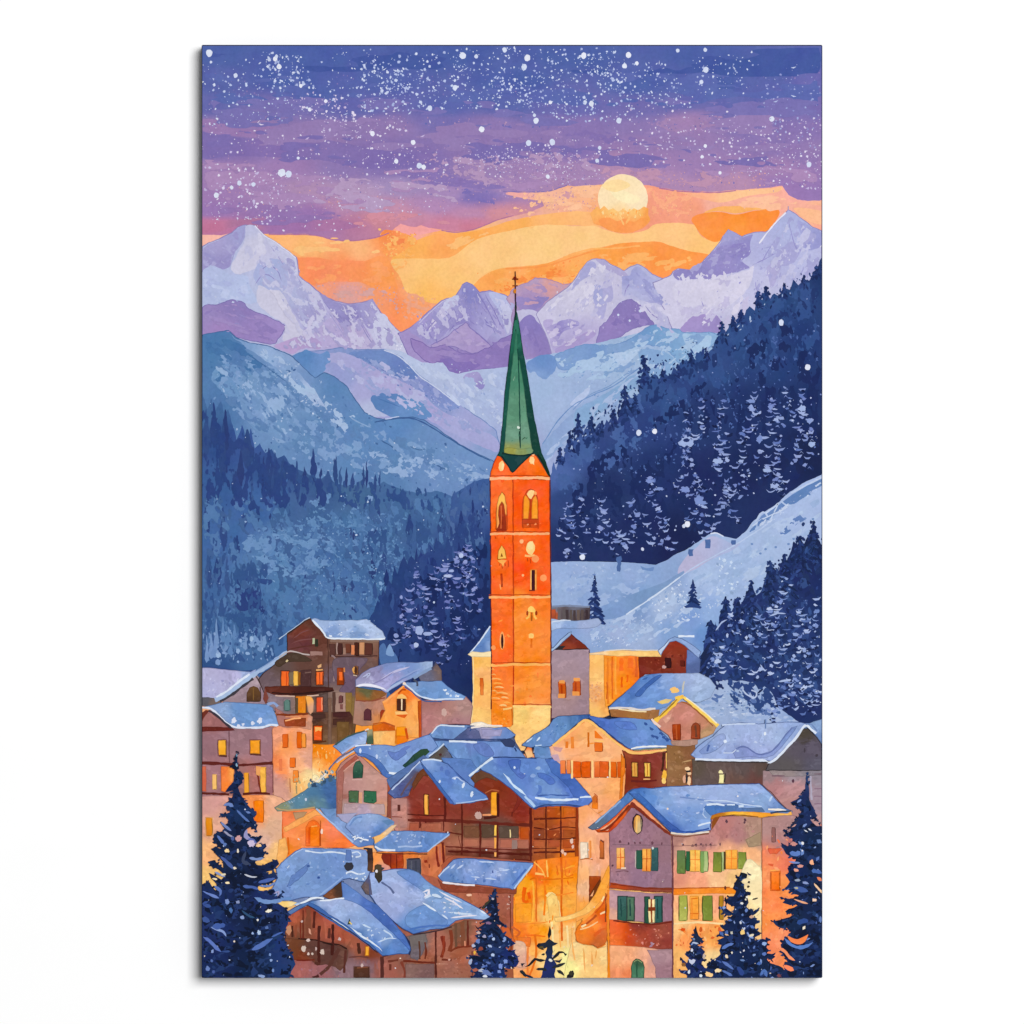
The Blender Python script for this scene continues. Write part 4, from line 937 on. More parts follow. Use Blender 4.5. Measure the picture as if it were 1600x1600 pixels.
sf.d('920,985 960,970 1010,960 1000,1010 925,1012', 120, (0.7, 2.6), ['#cddcf4', '#b7c8ea', '#7f9ed4', '#a6bae2'], (0.25, .6), (2.0, 2.8))
sf.d('1010,940 1060,905 1100,930 1080,970 1030,975', 100, (0.7, 2.8), ['#cbdaf2', '#b9cbea', '#8ba8d8', '#d9e4f6'], (0.4, .9))
sf.d('1120,870 1160,880 1150,930 1120,930', 45, (0.8, 3), ['#c6d8f2', '#cfdff4', '#8da6cc'], (0.4, .9))
sf.d('1060,930 1120,940 1100,975 1060,970', 45, (0.7, 2), ['#c6d6f0', '#afc4e8'], (0.5, .9))
sf.d('1090,1080 1160,1090 1180,1120 1110,1120', 60, (1, 4.6), ['#b9cae8', '#8ba6d2', '#c9d6ee', '#7d97c0'], (0.2, .5), (-.2, .3))
sf.s('1060,994 1085,994', '#dfe9f8', 3.2)
sf.g('1108,1070 1200,1080 1215,1120 1150,1118 1110,1100', '#5673ae', 6, .3, .3, 2, 83, 1.7, .75, 4)
sf.d('1120,1060 1200,1075 1240,1110 1200,1120 1130,1075', 26, (1.5, 5), ['#33508f', '#4a68a6', '#b7c9ea', '#3b5894'], (0.3, .6), (0, .9))


def pine(x, y0, y1, w, label, cols, snow, n=60, jag=1.0, seed=1, par=None):
    """a painted fir: dark body of drooping boughs with snow on them"""
    global R
    keep = R; R = random.Random(seed)
    P = Paint('pine_tree', label=label)
    h = y1 - y0
    tr = P.sub('trunk')
    tr.p([(x, y0), (x + w * .07, y1), (x - w * .07, y1)], cols[0], 0, .5)
    rows = max(4, int(h / (5.5 * jag)))
    for i in range(rows):
        t = (i + 1) / rows
        y = y0 + h * (0.05 + 0.95 * t)
        hw = w * 0.5 * (t ** 0.8) * R.uniform(.8, 1.15)
        for sg in (-1, 1):
            if R.random() < .93:
                l = hw * R.uniform(.75, 1.1); dr = l * R.uniform(.15, .55); th = max(1.6, h / rows * R.uniform(.7, 1.25))
                P.p([(x - sg * w * .03, y - th * 1.1), (x + sg * l * .5, y - th * .5 + dr * .3), (x + sg * l, y + dr), (x + sg * l * .8, y + dr + th * .35), (x + sg * l * .4, y + th * .55 + dr * .2), (x - sg * w * .03, y + th * .7)], R.choice(cols), 1, .9)
    for i in range(n):
        t = R.random() ** .7
        y = y0 + h * t; hw = w * .5 * t
        xx = x + R.uniform(-hw, hw) * .9
        k = R.random()
        if k < .5:
            P.e(xx, y, R.uniform(.9, 2.0) * jag, R.uniform(.8, 1.6) * jag, R.choice(snow), R.uniform(-.6, .6), .3)
        else:
            P.e(xx, y, R.uniform(2, 4.6) * jag, R.uniform(.9, 1.8) * jag, R.choice(snow), R.choice((-1, 1)) * R.uniform(.2, .8), .3)
    R = keep
    return P


NAVY = ['#1c2f66', '#22376f', '#192a5c', '#2a4280']
pine(929, 892, 969, 36, 'small lone fir on the snowy slope beside the tower', NAVY, ['#8aa4d8', '#a9bfe6', '#6d88c4'], 14, .8, 4)
t2 = pine(1083, 903, 946, 26, 'tiny lone fir higher on the bright snowy slope', NAVY, ['#7f98cc', '#a9bfe6'], 5, .75, 9)

# group of firs at the right edge below the slope
fc = Paint('fir_grove', label='grove of dark firs with snow on the boughs at the right edge')
fc.p('1062,1078 1080,1062 1088,1050 1092,1030 1098,1018 1102,1000 1106,980 1110,972 1113,985 1118,970 1122,985 1124,965 1128,952 1132,940 1135,936 1138,950 1142,958 1148,944 1152,936 1158,945 1164,930 1170,920 1174,912 1178,922 1182,930 1190,922 1196,905 1198,892 1204,880 1208,890 1214,898 1220,880 1226,868 1230,876 1236,860 1240,845 1246,850 1250,838 1256,850 1260,842 1264,832 1268,824 1271,818 1275,832 1278,842 1284,850 1290,850 1290,1122 1270,1130 1250,1130 1236,1120 1225,1112 1214,1098 1206,1082 1196,1072 1186,1078 1176,1066 1160,1064 1140,1062 1124,1064 1110,1062 1108,1078 1104,1076 1100,1066 1084,1072 1068,1080', [
    (1110, 1000, '#23387a'), (1110, 1040, '#2a4080'), (1140, 980, '#223570'), (1150, 1030, '#233a74'), (1200, 940, '#22346e'), (1190, 1000, '#1b2c62'), (1250, 900, '#1d2c64'), (1280, 860, '#16234f'), (1240, 970, '#263c78'), (1270, 1040, '#23386f'), (1200, 1050, '#22366f'), (1250, 1110, '#1f3066'), (1280, 940, '#1c2f66'), (1085, 1065, '#1a2648')], amp=1.8)
tone(fc, '1110,1000 1174,925 1250,850 1284,850 1284,1115 1200,1070 1112,1060', '#34508e', '#16254f', 8, 1.2, 1.6, 73, .3)
for x, y, h, w in ((1110, 975, 100, 18), (1134, 938, 60, 14), (1174, 912, 60, 16), (1204, 880, 60, 16), (1250, 842, 60, 20), (1271, 818, 60, 14), (1226, 870, 60, 16), (1152, 938, 50, 12)):
    fir_tip(fc, x, y, h, w, ['#1b2c62', '#22376f', '#16264f', '#2a4280'])
fc.d('1100,1000 1174,925 1250,850 1285,860 1285,1110 1220,1100 1110,1060', 200, (2, 7), ['#1a2a5c', '#22366e', '#2c4584', '#162450', '#34508f'], (0.3, .6), (0.2, 2.6))
fc.d('1130,940 1180,915 1240,850 1285,840 1285,870 1200,915 1150,960', 40, (1.4, 3.6), ['#1b2c62', '#1f346a', '#16264f'], (0.5, 1))
for x, a, b, w, n in ((1150, 955, 1055, 40, 44), (1215, 935, 1060, 30, 60), (1255, 950, 1110, 30, 80), (1240, 1060, 1125, 40, 44), (1190, 960, 1000, 20, 18), (1110, 1010, 1060, 14, 12), (1225, 900, 960, 22, 20), (1275, 930, 1100, 8, 24), (1130, 1010, 1062, 20, 14)):
    snowboughs(fc, x, a, b, w, n, ['#8ea4da', '#a3b6e4', '#6f88c8', '#b6c6ec', '#5a74b4', '#7f97d4'], 0.95)
fc.d('1140,960 1285,930 1285,1110 1220,1110 1120,1060', 90, (0.7, 1.8), ['#a9bce6', '#c6d4f0', '#7f97d4'])
for s in ('1118,985 1128,972 1136,968', '1202,963 1215,958 1228,959', '1110,998 1116,1003', '1188,1038 1195,1048 1198,1046', '1244,1012 1258,1014', '1216,1065 1236,1062'):
    fc.s(s, '#a9bce6', 2.6, taper=1)
fc.s('1094,1058 1102,1056 1109,1050', '#dfe6f0', 3)
fc.s('1090,1066 1100,1060', '#cfd8ea', 2)
fc.g('1128,1062 1200,1064 1216,1100 1190,1120 1140,1096', '#2b4480', 7, .42, 1.0, 1.6, 84, 1.7, .75, 4)
for q in ('1104,1040 1092,1056 1086,1066', '1104,1052 1100,1070 1103,1080', '1110,1005 1102,1018 1096,1030', '1108,1020 1098,1034 1092,1044', '1112,1040 1104,1062 1106,1078'):
    fc.s(q, '#1a2850', 5, taper=1)
fc.s('1160,1078 1168,1086 1180,1090 1182,1082 1174,1078', '#b9c9ea', 2.4)

GPOW[:] = [5.5, 3.0]
AUTO[0] = .5
# ================================================================ UPPER RIGHT HOUSES AND CHURCH
sh = Paint('hut', label='low grey timber hut half hidden behind the church tower')
sh.p('858,948 870,946 900,947 922,948 921,970 900,971 858,971', [(865, 950, '#70717e'), (900, 950, '#6c6c7c'), (880, 962, '#5c5257'), (912, 962, '#4a3e44'), (863, 962, '#b0542c')])
sh.r(859, 952, 868, 969, '#c0582a', 1, vg='#8a4430')
for x, c in ((874, '#6a6164'), (881, '#5f5658'), (886, '#44383c'), (892, '#5e5350'), (898, '#4a3c3c'), (904, '#6a5a54'), (910, '#5a4c4a'), (917, '#3c2e34')):
    sh.r(x - 2.2, 953, x + 2.2, 969, c, 1)
sh.s('858,948 890,946.5 921,948.5', '#7d8aa8', 3)
sh.sub('roof').p('856,968 880,970 905,970 922,968 935,966 940,972 930,980 900,982 870,982 856,988', [(870, 975, '#a9c0e6'), (920, 974, '#9fb0d8'), (890, 982, '#8fabdc')], sm=1)
sh.s('862,972 880,969 892,970', '#cfdcf2', 2)

# --- grey-mauve house touching the tower
ha = Paint('house', label='grey mauve house with a dark red gable right beside the church tower')
ha.p('858,1012 921,1012 922,1040 921,1122 858,1122', [(870, 1020, '#a58c98'), (910, 1025, '#a98f9c'), (890, 1050, '#a98e98'), (870, 1100, '#a88a90'), (915, 1100, '#a0848e'), (890, 1080, '#ad8a88')], ol='#5c4656', olw=1.1)
hg = ha.sub('gable')
hg.p('866,1015 880,1003 893,990 905,1000 921,1014', [(893, 995, '#6a2418'), (890, 1010, '#8c3a24'), (910, 1010, '#742a1a')], ol='#33201f', olw=1.4)
hg.p('866,1015 872,1009 884,1009 878,1015', '#2e2a2c')
hr = ha.sub('roof')
hr.p('858,1014 864,1012 876,1000 888,989 893,987 892,992 880,1003 866,1016 860,1020', [(870, 1005, '#a9c4e4'), (888, 991, '#94b3dc')], ol='#4a5a80', olw=1)
hr.s('893,989 904,998 918,1010 922,1014', '#8ea8d8', 2.2)
for x0, y0, x1, y1, a in ((873, 1066, 884, 1090, 0), (895, 1062, 907, 1086, 1)):
    w_ = win(ha, x0, y0, x1, y1, '#c9541a', vg='#c05a20', frame=None, arch=a)
    w_.r(x0 + 3, y0 + 4, x0 + 6, y1 - 4, '#a83a10', .8); w_.r(x0 - 1, y1 - 6, x1 - 2, y1 + 1, '#e89a50', .8); w_.r(x0 + 1, y0 - 3, x1 - 1, y0 + 2, '#eb9c54', .9)
ha.s('921,1016 922,1060 921,1120', '#6a4a58', 1.6)

hb = Paint('house', label='glowing yellow and orange house with a dark red barn end, under the snowy slope')
hb.p('921,1021 946,1020 948,1060 947,1100 955,1116 940,1121 928,1121 921,1117', [(925, 1030, '#fbbb6c'), (940, 1060, '#fbc076'), (930, 1085, '#e9aa72'), (925, 1110, '#fcc070'), (945, 1095, '#f5a858')])
hb.d('922,1068 944,1066 944,1096 922,1098', 50, (0.8, 2.4), ['#d8a078', '#f5b468', '#e49a5c'])
hb.p('944,1022 998,1022 1000,1060 985,1074 968,1088 952,1102 946,1105 944,1080', [(950, 1030, '#f2922c'), (965, 1030, '#f48420'), (985, 1032, '#f58018'), (990, 1050, '#ef741a'), (975, 1060, '#fb8a16'), (960, 1080, '#fb8c18'), (950, 1095, '#f59a30')])
for x, a, b, w, c in ((950, 1028, 1100, 3, '#e07a1c'), (957, 1026, 1092, 2.5, '#d9680f'), (962, 1026, 1085, 3, '#f9a038'), (948, 1066, 1092, 2, '#c75a10'), (971, 1028, 1048, 6, '#f07014'), (985, 1028, 1044, 8, '#ec6c16'), (994, 1026, 1058, 4, '#d66420'), (972, 1058, 1074, 3, '#e06010'), (980, 1054, 1066, 3, '#e8640e')):
    hb.s([(x, a), (x + R.uniform(-1, 1), (a + b) / 2), (x, b)], c, w)
hb.p('998,1027 1032,1026 1038,1014 1046,1003 1055,1001 1066,1006 1076,1014 1074,1030 1072,1052 1040,1052 1008,1053 999,1060', [(1005, 1035, '#722518'), (1020, 1045, '#782c1c'), (1050, 1010, '#8a321c'), (1060, 1040, '#7d3020'), (1040, 1040, '#702818')])
hb.d('1002,1030 1072,1010 1070,1050 1005,1052', 40, (0.8, 2.4), ['#8c3a24', '#661f14', '#944430'])
win(hb, 1039, 1028, 1048, 1043, '#3a1216')
hb.e(1037.5, 1042, 3.4, 2.6, '#c9a09a')
win(hb, 1062, 1032, 1070, 1041, '#5e2014')
hq = hb.sub('roof')
hq.p('920,1021 945,1017 962,1016 990,1017 1010,1017 1030,1017 1033,1022 1032,1026 1010,1026 1000,1026 985,1024 965,1025 944,1023 922,1023', [(930, 1020, '#f2cfa0'), (970, 1020, '#fbc880'), (1020, 1021, '#fcca80')])
hq.s('944,1017 975,1015 1005,1016 1028,1016', '#dcd8d4', 1.4)
hq.p('1028,1017 1038,1008 1045,999 1054,995 1066,998 1080,1006 1095,1018 1092,1028 1082,1020 1070,1008 1056,1001 1046,1003 1038,1014 1032,1024', [(1035, 1012, '#c3d4ee'), (1060, 1000, '#8aa6d8'), (1085, 1018, '#92aadc')], ol='#5a6a98', olw=.9)
hb.p('1074,1015 1084,1022 1094,1030 1093,1050 1090,1053 1072,1052', [(1078, 1025, '#6880be'), (1085, 1045, '#54699e')])

# --- church nave scraps left of the tower
nv = Paint('church_nave', label='yellow stub of the church nave with a small blue roof, left of the tower')
nv.p('738,1024 768,1023 770,1137 736,1137 737,1110 740,1090 739,1060', [(745, 1030, '#f9b85c'), (760, 1030, '#fbbc66'), (745, 1070, '#f9bd68'), (760, 1090, '#f9b568'), (745, 1125, '#f9c474'), (755, 1050, '#f6b470')])
nv.s('739,1025 740,1060 739,1090 737,1130', '#fbd89a', 1.8)
nr = nv.sub('roof')
nr.p('766,978 766,1020 734,1021 742,1012 754,996', [(760, 995, '#6a90cc'), (755, 1010, '#567cbc'), (762, 1012, '#86a6d8')])
nr.s('735,1020 748,1004 758,990 766,978', '#d5e2f6', 2)
nr.p('731,1022 738,1018 752,1020 768,1018 768,1026 750,1026 738,1026', '#fbe2b4')
win(nv, 750.5, 1060, 755, 1086, '#d0601a', vg='#e88438')
nv.p('735,1132 752,1128 768,1134 790,1134 800,1138 800,1146 770,1146 745,1142 735,1142', [(745, 1135, '#f6ead8'), (790, 1138, '#fbdca8')], sm=1)

# ================================================================ CHURCH TOWER
tw = Paint('church_tower', label='tall orange church tower with a slender green spire')
tw.p('766,748 801,747 802,838 802,935 802,1040 802,1106 800,1136 768,1134 768,1040 767,935 766,838', [
    (772, 755, '#f56a22'), (790, 760, '#f56e20'), (785, 800, '#f5641a'), (785, 850, '#f7611a'), (775, 900, '#f76a20'), (790, 920, '#f7661c'), (775, 950, '#f7722a'), (790, 960, '#f76a24'), (780, 1000, '#f96a1c'), (785, 1028, '#f8601a'),
    (790, 1046, '#f7782c'), (785, 1070, '#f97e2a'), (775, 1095, '#f28426'), (795, 1098, '#f28c34'), (780, 1125, '#f58a2a')], amp=.7)
tw.p('801,747 858,748 859,838 860,935 860,1040 860,1104 860,1130 846,1144 832,1154 823,1164 819,1172 810,1172 803,1160 806,1148 796,1137 802,1132', [
    (815, 760, '#f6601a'), (845, 760, '#f55e1c'), (810, 800, '#f5540e'), (850, 800, '#f85a14'), (815, 850, '#f6620f'), (850, 850, '#f6641c'), (815, 900, '#f65410'), (850, 900, '#f8601a'), (840, 925, '#f85c14'),
    (815, 942, '#f7862c'), (850, 945, '#f77e28'), (830, 960, '#f88a32'), (810, 990, '#f98a32'), (850, 1000, '#f98834'), (830, 1030, '#f9842a'), (810, 1050, '#f98a30'), (840, 1070, '#f8923e'), (850, 1095, '#f98c3a'), (815, 1098, '#f98c34'),
    (815, 1107, '#fbd07c'), (850, 1108, '#f9d084'), (812, 1120, '#f5c874'), (840, 1130, '#f7c67a'), (815, 1150, '#f9c478'), (815, 1168, '#fbc682')], amp=.7, step=3)
tw.p('766,748 767,738 771,726 777,711 781,713 790,724 801,738 812,728 824,715 833,709 838,712 848,728 859,746 859,750', [(775, 740, '#f5641c'), (780, 720, '#ee6222'), (830, 725, '#f57024'), (840, 740, '#f86a1c'), (810, 742, '#f66418')], ol='#9a3414', olw=1.1)
tw.s('801.5,748 802,840 802.5,935 802.5,1036 802,1102', '#b8380c', 1.7, 0)
tw.s('766,749 766.5,840 767,935 768,1040 767.5,1108', '#5a1f22', 1.5, 0)
tw.s('859.5,750 860,840 861,935 861,1040 861,1130', '#5e2428', 1.8, 0)
tw.d('768,750 858,750 858,930 768,930', 60, (1, 4), ['#ef5a10', '#f9702a', '#f24e0c'], (0.3, .8))
tw.d('768,945 858,945 858,1100 768,1100', 36, (1, 4), ['#f98038', '#f9933f', '#f58830'], (0.3, .8))
# steps of light stones on the lower left face
for i, (x0, x1, y) in enumerate(((768, 773, 1046), (768, 776, 1054), (768, 783, 1061), (770, 786, 1068), (772, 788, 1074), (774, 794, 1083), (783, 795, 1090), (768, 777, 1080), (768, 782, 1091), (786, 799, 1098), (780, 792, 1102))):
    tw.s([(x0, y), ((x0 + x1) / 2, y - 1), (x1, y + 1)], R.choice(['#fbb468', '#fcc480', '#f9a852']), 2.4, taper=1)
    tw.s([(x0 + 1, y + 3), (x1, y + 3.4)], '#d9701c', 1.2, taper=1)
tw.s('786,1108 800,1106', '#fcc478', 3)
tw.s('800,1107 801,1132', '#c86a18', 1.6)
tw.d('770,1112 796,1112 796,1132 770,1132', 22, (0.8, 2.2), ['#d9741c', '#f9a850', '#e88428'])
tw.d('806,1112 856,1110 850,1136 818,1160', 20, (0.9, 3), ['#f0c06c', '#fbd68c', '#e8b464'], (0.2, .5), (2, 2.8))
for y, x0, x1, w, c in ((747, 765, 859, 4.4, '#fdb684'), (834.5, 765, 859, 3.8, '#fdae78'), (933, 764, 860, 3.8, '#fdb26e'), (1039, 767, 860, 3.8, '#fdb362'), (1104, 801, 861, 3.2, '#fcd080')):
    lg = tw.sub('cornice')
    lg.s([(x0, y - 3.4), ((x0 + x1) / 2, y - 3.8), (x1, y - 3)], '#a83c10', 1.3, 1)
    lg.s([(x0 + (x1 - x0) * k / 5, y + R.uniform(-.9, .7)) for k in range(6)], c, w, 1, amp=.9)
for a, b, c in ((771, 1012, 3.6), (836.5, 873, 5.6), (849, 903, 5.2), (815, 846, 3.2), (817, 899, 2)):
    tw.e(a, b, c, c * 1.05, '#fb9a5c' if c > 3.4 else '#fdb27a', 0, .06)
# openings
gw = tw.sub('gable_window'); gw.e(783.5, 728.5, 4.4, 8.2, '#fbca86', .15, .1); gw.e(785.5, 729, 2, 6, '#fbdca2', .1, .1)
gw = tw.sub('gable_window'); gw.e(831, 719, 4.2, 6, '#fcc98c', 0, .12); gw.p('830,722 835,718 834,727', '#fbd4a0'); gw.e(833, 710.5, 2, 2, '#fbb080')
b1 = tw.sub('belfry_window')
b1.p('775,827 775.5,800 777,786 780,775 784,768.5 788,773 791,786 792.5,800 793,827', '#c24812', sm=0)
b1.p('776,822 777,788 780,776 784,769.5 788,775 791,790 791.5,806 789,800 787,787 784,783 780,790 779,805', [(784, 775, '#fcba54'), (778, 800, '#fba850'), (790, 800, '#f9a04c')])
b1.p('777,827 779,806 780,792 784,784 787,789 789,802 791,827', [(784, 795, '#a83a10'), (782, 815, '#8c2c10'), (788, 815, '#9a3412')])
b1.s('783.5,790 783,826', '#d86a34', 1.6)
b1.p('776,822 779,806 780,818 777,826', '#f9a45c')
b1.s('776,828 792,828', '#8e2a0c', 3)
b2 = tw.sub('belfry_window')
b2.p('816,824 816,790 818,776 824,766 829,764 836,767 840,777 841,790 841,824', '#cb4a10')
b2.p('818.4,810 818.6,780 820,774 824,777 827,783 826,800 825,810', '#f99b2a', amp=.4)
b2.p('831,810 831.5,786 833,779 837,774 839.5,782 840,810', '#f99b2a', amp=.4)
b2.p('823,772 826,767 830,765.5 835,767 834,773 830,780 827,778', '#fdd08c')
b2.e(836.5, 770.5, 2.4, 2.6, '#fba660')
b2.s('828.8,780 828.6,824', '#b03c0c', 2.6)
b2.r(816.5, 811, 841, 818, '#b8400f', .8)
b2.s('824,820 826,818.5', '#fba070', 2.4); b2.s('835,820 838,818', '#f99058', 2.4)
b2.s('817,818 817.5,826', '#b03c0c', 1.4); b2.s('841,812 841,826', '#c2480f', 1.8)
w3 = tw.sub('window')
w3.p('777.5,874 779,861 784,852 789,859 791.5,873', '#fbbe5c', ol='#a8621c', olw=1.1)
w3.p('782,870 784,864 786,870', '#8a4a10')
w3.p('777,876 784,874.5 792,876 788,880 786,886 783,881 780,879', '#fcae58')
w3.s('780,884 781,880', '#b04c14', 1.4); w3.s('785,888 784,884', '#b04c14', 1.4); w3.s('790,884 789,880', '#b04c14', 1.4); w3.s('794.5,876 794.5,886', '#c24c14', 1.6)
w3.s('775,842 774,838', '#c8480f', 1.6); w3.s('788,842 789,838', '#c8480f', 1.6)
w4 = tw.sub('window')
w4.e(829, 856, 6.6, 11, '#fdd088', .05, .08); w4.e(828.5, 853, 4.4, 7, '#fddb9c'); w4.s('820,868 828,869 835,867', '#fbbc74', 3); w4.s('824,872 824.5,877', '#b8400c', 1.6); w4.s('829,873 829,880', '#b8400c', 1.6)
w5 = tw.sub('window'); w5.s('784,896 784,906 784.5,917', '#b03a10', 3.2); w5.s('784.6,912 784.6,917', '#7a2010', 2)
w5.s('781,913 783,921', '#fb9a58', 2)
w6 = tw.sub('window'); w6.r(828.5, 890, 838.5, 922, '#f9903c', .5); w6.s('830,891 829.5,921', '#fdbc70', 1.6); w6.r(831, 891, 835.4, 923, '#431520', .3); w6.s('837.2,897 837,920', '#fdb060', 1.4); w6.s('827,922.5 836,922.5', '#6a2018', 1.6)
w7 = tw.sub('window')
w7.p('824,956 825,950 829,946.5 833,948 837,954 836,957', '#fccd6c'); w7.s('822,967 826,964 827,957', '#fcc060', 3); w7.s('838,967 835,963 834.5,957', '#fcc060', 3); w7.s('830.6,957 830.6,970', '#a85a14', 2.4)
w7.e(823.8, 958, 1.8, 3.6, '#9a3a14'); w7.e(837.8, 958, 1.8, 3.6, '#9a3a14')
w8 = tw.sub('window'); w8.e(784.6, 1001, 4, 14, '#fca460', 0, .05); w8.e(784.7, 1002, 2, 12, '#3a1218', 0, .08)
w9 = tw.sub('window'); w9.e(830, 993.5, 4.6, 4, '#fcc878'); w9.s('830.5,998 830.5,1012', '#d9690f', 3)

sp = tw.sub('spire', label='slender dark green spire with paler facets')
sp.p('777,712 781,705 786,660 789,613 794,575 799,532 803,505 806,485 808,490 812,512 816,542 822,575 827,607 834,650 842,690 846,708 853,722 860,745 856,742 846,722 839,711 833,708 824,714 812,727 801,739 791,725 783,713', [
    (806, 500, '#256a56'), (806, 540, '#1f6450'), (790, 640, '#175446'), (783, 700, '#144a44'), (815, 560, '#13493f'), (830, 640, '#0f4038'), (842, 700, '#123f36'), (801, 725, '#123f42'), (856, 740, '#123428')], amp=.4, ol='#0e3a36', olw=1)
sp.p('806,515 804,540 800,575 796,610 792,655 788,704 800,708 813,709.5 812.5,690 811.5,640 810.5,600 809.5,560 808.5,530', [(806, 530, '#33785e'), (804, 580, '#49876c'), (802, 640, '#5a9074'), (800, 680, '#6c9880'), (795, 704, '#939a58'), (812, 706, '#8a9a64')], amp=.5)
sp.p('810.5,560 814,580 818,605 822,640 828,680 831,706 822,709 813.5,709.5 813,680 812.5,640 811.5,600', [(815, 590, '#4a8a6c'), (818, 640, '#5f9478'), (820, 680, '#6b9880'), (825, 704, '#809a68')], amp=.5)
sp.p('788,702 793,699 812,702 830,700 831,708 813,711 788,707', [(795, 704, '#9a9a4e'), (815, 706, '#8c9c60'), (828, 704, '#7a9a70')], sm=1)
sp.s('809,545 811,600 812.2,650 813,700', '#12443c', 1.5, w2=2)
sp.s('812,665 812.6,696', '#123a30', 2.8, taper=1)
sp.s('815,688 820,684 824,686', '#3a5c44', 1.4, taper=1)
sp.s('784,708 800,711 820,711.5 834,708', '#0d2e2c', 2.4)
sp.s('783,712 792,724 801,738 812,727 832,708', '#0c2a2a', 1.6)
sp.s('840,710 848,722 859,744', '#0e2c22', 2.4)
sp.d('798,580 812,580 826,690 792,690', 26, (0.8, 2.6), ['#3f7a60', '#7aa48a', '#4d8468'], (0.25, .5), (1.3, 1.8))
sp.e(810, 668, 2.6, 2, '#dfeee2', .6)
fi = tw.sub('cross', label='thin dark iron cross on the spire tip')
fi.s('806.2,490 805.6,470 805.2,424', '#3c1820', 1.5, 0, amp=.2)
fi.s('806,500 806,472', '#182c2a', 2.2, 0, amp=.2)
fi.s('800.4,436 810,436', '#6a200c', 2.1, 0, amp=.4); fi.e(804.8, 434.8, 2.2, 3, '#6a1c10'); fi.s('801,446.5 809,446.5', '#7c3a20', 1.4, 0)
fi.e(804.4, 455, 2.3, 3.6, '#c8781c')
AUTO[0] = .6

# ================================================================ VILLAGE: WARM LANES UNDER EVERYTHING
ln = Paint('lane', label='warm lamplit lanes showing between the houses')
ln.p('310,1090 340,1075 480,1060 560,1080 600,1120 735,1160 800,1178 860,1178 1000,1130 1040,1180 1290,1200 1290,1535 310,1535', [
    (330, 1300, '#e0a88e'), (330, 1400, '#f9c47a'), (450, 1250, '#f2b088'), (510, 1190, '#f99a38'), (440, 1350, '#fbc27c'), (600, 1300, '#efb078'), (760, 1450, '#a86450'), (860, 1450, '#fa9a26'), (890, 1510, '#fadf96'), (930, 1500, '#f8c47c'), (1000, 1250, '#f0a070'), (1240, 1300, '#bb8c8a'), (1240, 1450, '#f58a50'), (560, 1480, '#9a5c4c'), (700, 1480, '#9a5c4a')])

# ---------------- snow bank and barn at the far left
sb = Paint('barn', label='lavender barn with a snowy lean-to roof at the left edge')
sb.sub('roof').p('310,1043 325,1044 345,1046 370,1048 392,1050 400,1046 398,1052 380,1066 360,1080 340,1092 325,1090 310,1089', [(330, 1055, '#b6b2d8'), (360, 1055, '#b3afd8'), (390, 1050, '#9fb0de'), (330, 1080, '#b4b4de'), (350, 1075, '#b9b6de')])
sb.d('316,1060 380,1056 340,1085 316,1085', 24, (.8, 3), ['#c6c6e8', '#9e9ccc', '#d2d4ee'], (.3, .7))
sb.p('345,1094 360,1084 378,1070 394,1058 402,1056 412,1068 420,1080 420,1098 410,1104 380,1100 350,1097', [(380, 1085, '#9c858f'), (396, 1064, '#b39ca6'), (412, 1085, '#98818f'), (360, 1095, '#a08890')])
win(sb, 386, 1072, 407, 1096, '#6a4a2c', vg='#4e3220', arch=1, frame=None).s('396,1075 396,1094', '#7c5a30', 1.4)
sb.s('400,1056 408,1070 418,1080', '#5a4c4c', 2)
sb.p('310,1090 325,1090 344,1092 346,1098 340,1104 325,1103 310,1103', [(320, 1096, '#5c5a62'), (338, 1098, '#77655f')])
sb.s('336,1094 352,1087 372,1073 394,1056 420,1040 436,1028 446,1020 455,1018', '#a8c0e4', 6, sm=1)
sb.s('338,1089 352,1081 372,1066 390,1053', '#dfe8f8', 3.2, sm=1)
sb.s('400,1049 420,1036 440,1024', '#8aa6d4', 1.6)
sb.s('344,1096 360,1087 380,1072 396,1060', '#3f3a42', 4)

# ---------------- tall brown hotel
ht = Paint('house', label='tall dark brown timber hotel with orange lit windows, furthest left of the church')
ht.p('449,1019 449,991 462,982 474,972 484,966 494,974 504,986 512,997 592,998 592,1024 591,1045 580,1046 562,1060 558,1080 556,1130 552,1166 486,1168 484,1120 440,1118 420,1106 414,1085 404,1062 412,1052 430,1038 448,1024', [
    (470, 985, '#6a3428'), (485, 972, '#5c3426'), (475, 1008, '#673438'), (460, 1010, '#6c3c3c'), (500, 1005, '#64382c'), (530, 1003, '#7a5646'), (580, 1003, '#8a6654'), (585, 1020, '#7c5446'), (530, 1020, '#7c5648'), (500, 1040, '#6a463a'), (470, 1030, '#66443a'),
    (440, 1040, '#66504c'), (420, 1060, '#6e5a60'), (480, 1060, '#5c3c34'), (545, 1040, '#6c5660'), (575, 1040, '#6c504a'), (550, 1070, '#6a5468'), (520, 1060, '#6a5660'), (430, 1095, '#8c7880'), (470, 1095, '#8a7068'), (500, 1085, '#5c4640'), (520, 1090, '#8c7066'), (545, 1100, '#84683c'), (520, 1110, '#a08272'), (500, 1130, '#5c3c2c'), (535, 1140, '#6a4c30'), (545, 1160, '#5c4028')], ol='#3c2622', olw=1.2)
hr = ht.sub('roof')
hr.p('486,968 492,966 500,969 520,970 545,969 560,970 573,967 584,976 597,986 600,993 603,997 588,999 560,998 535,998 514,997 508,990 500,981 492,973', [(500, 975, '#9db6e0'), (540, 976, '#a9c0e8'), (570, 975, '#b0c4ea'), (520, 990, '#7f9dd2'), (560, 990, '#86a4d6'), (590, 990, '#b4c8ec')])
hr.s('488,969 498,979 507,990 513,997 540,998 570,999 602,998', '#e2ebf8', 3)
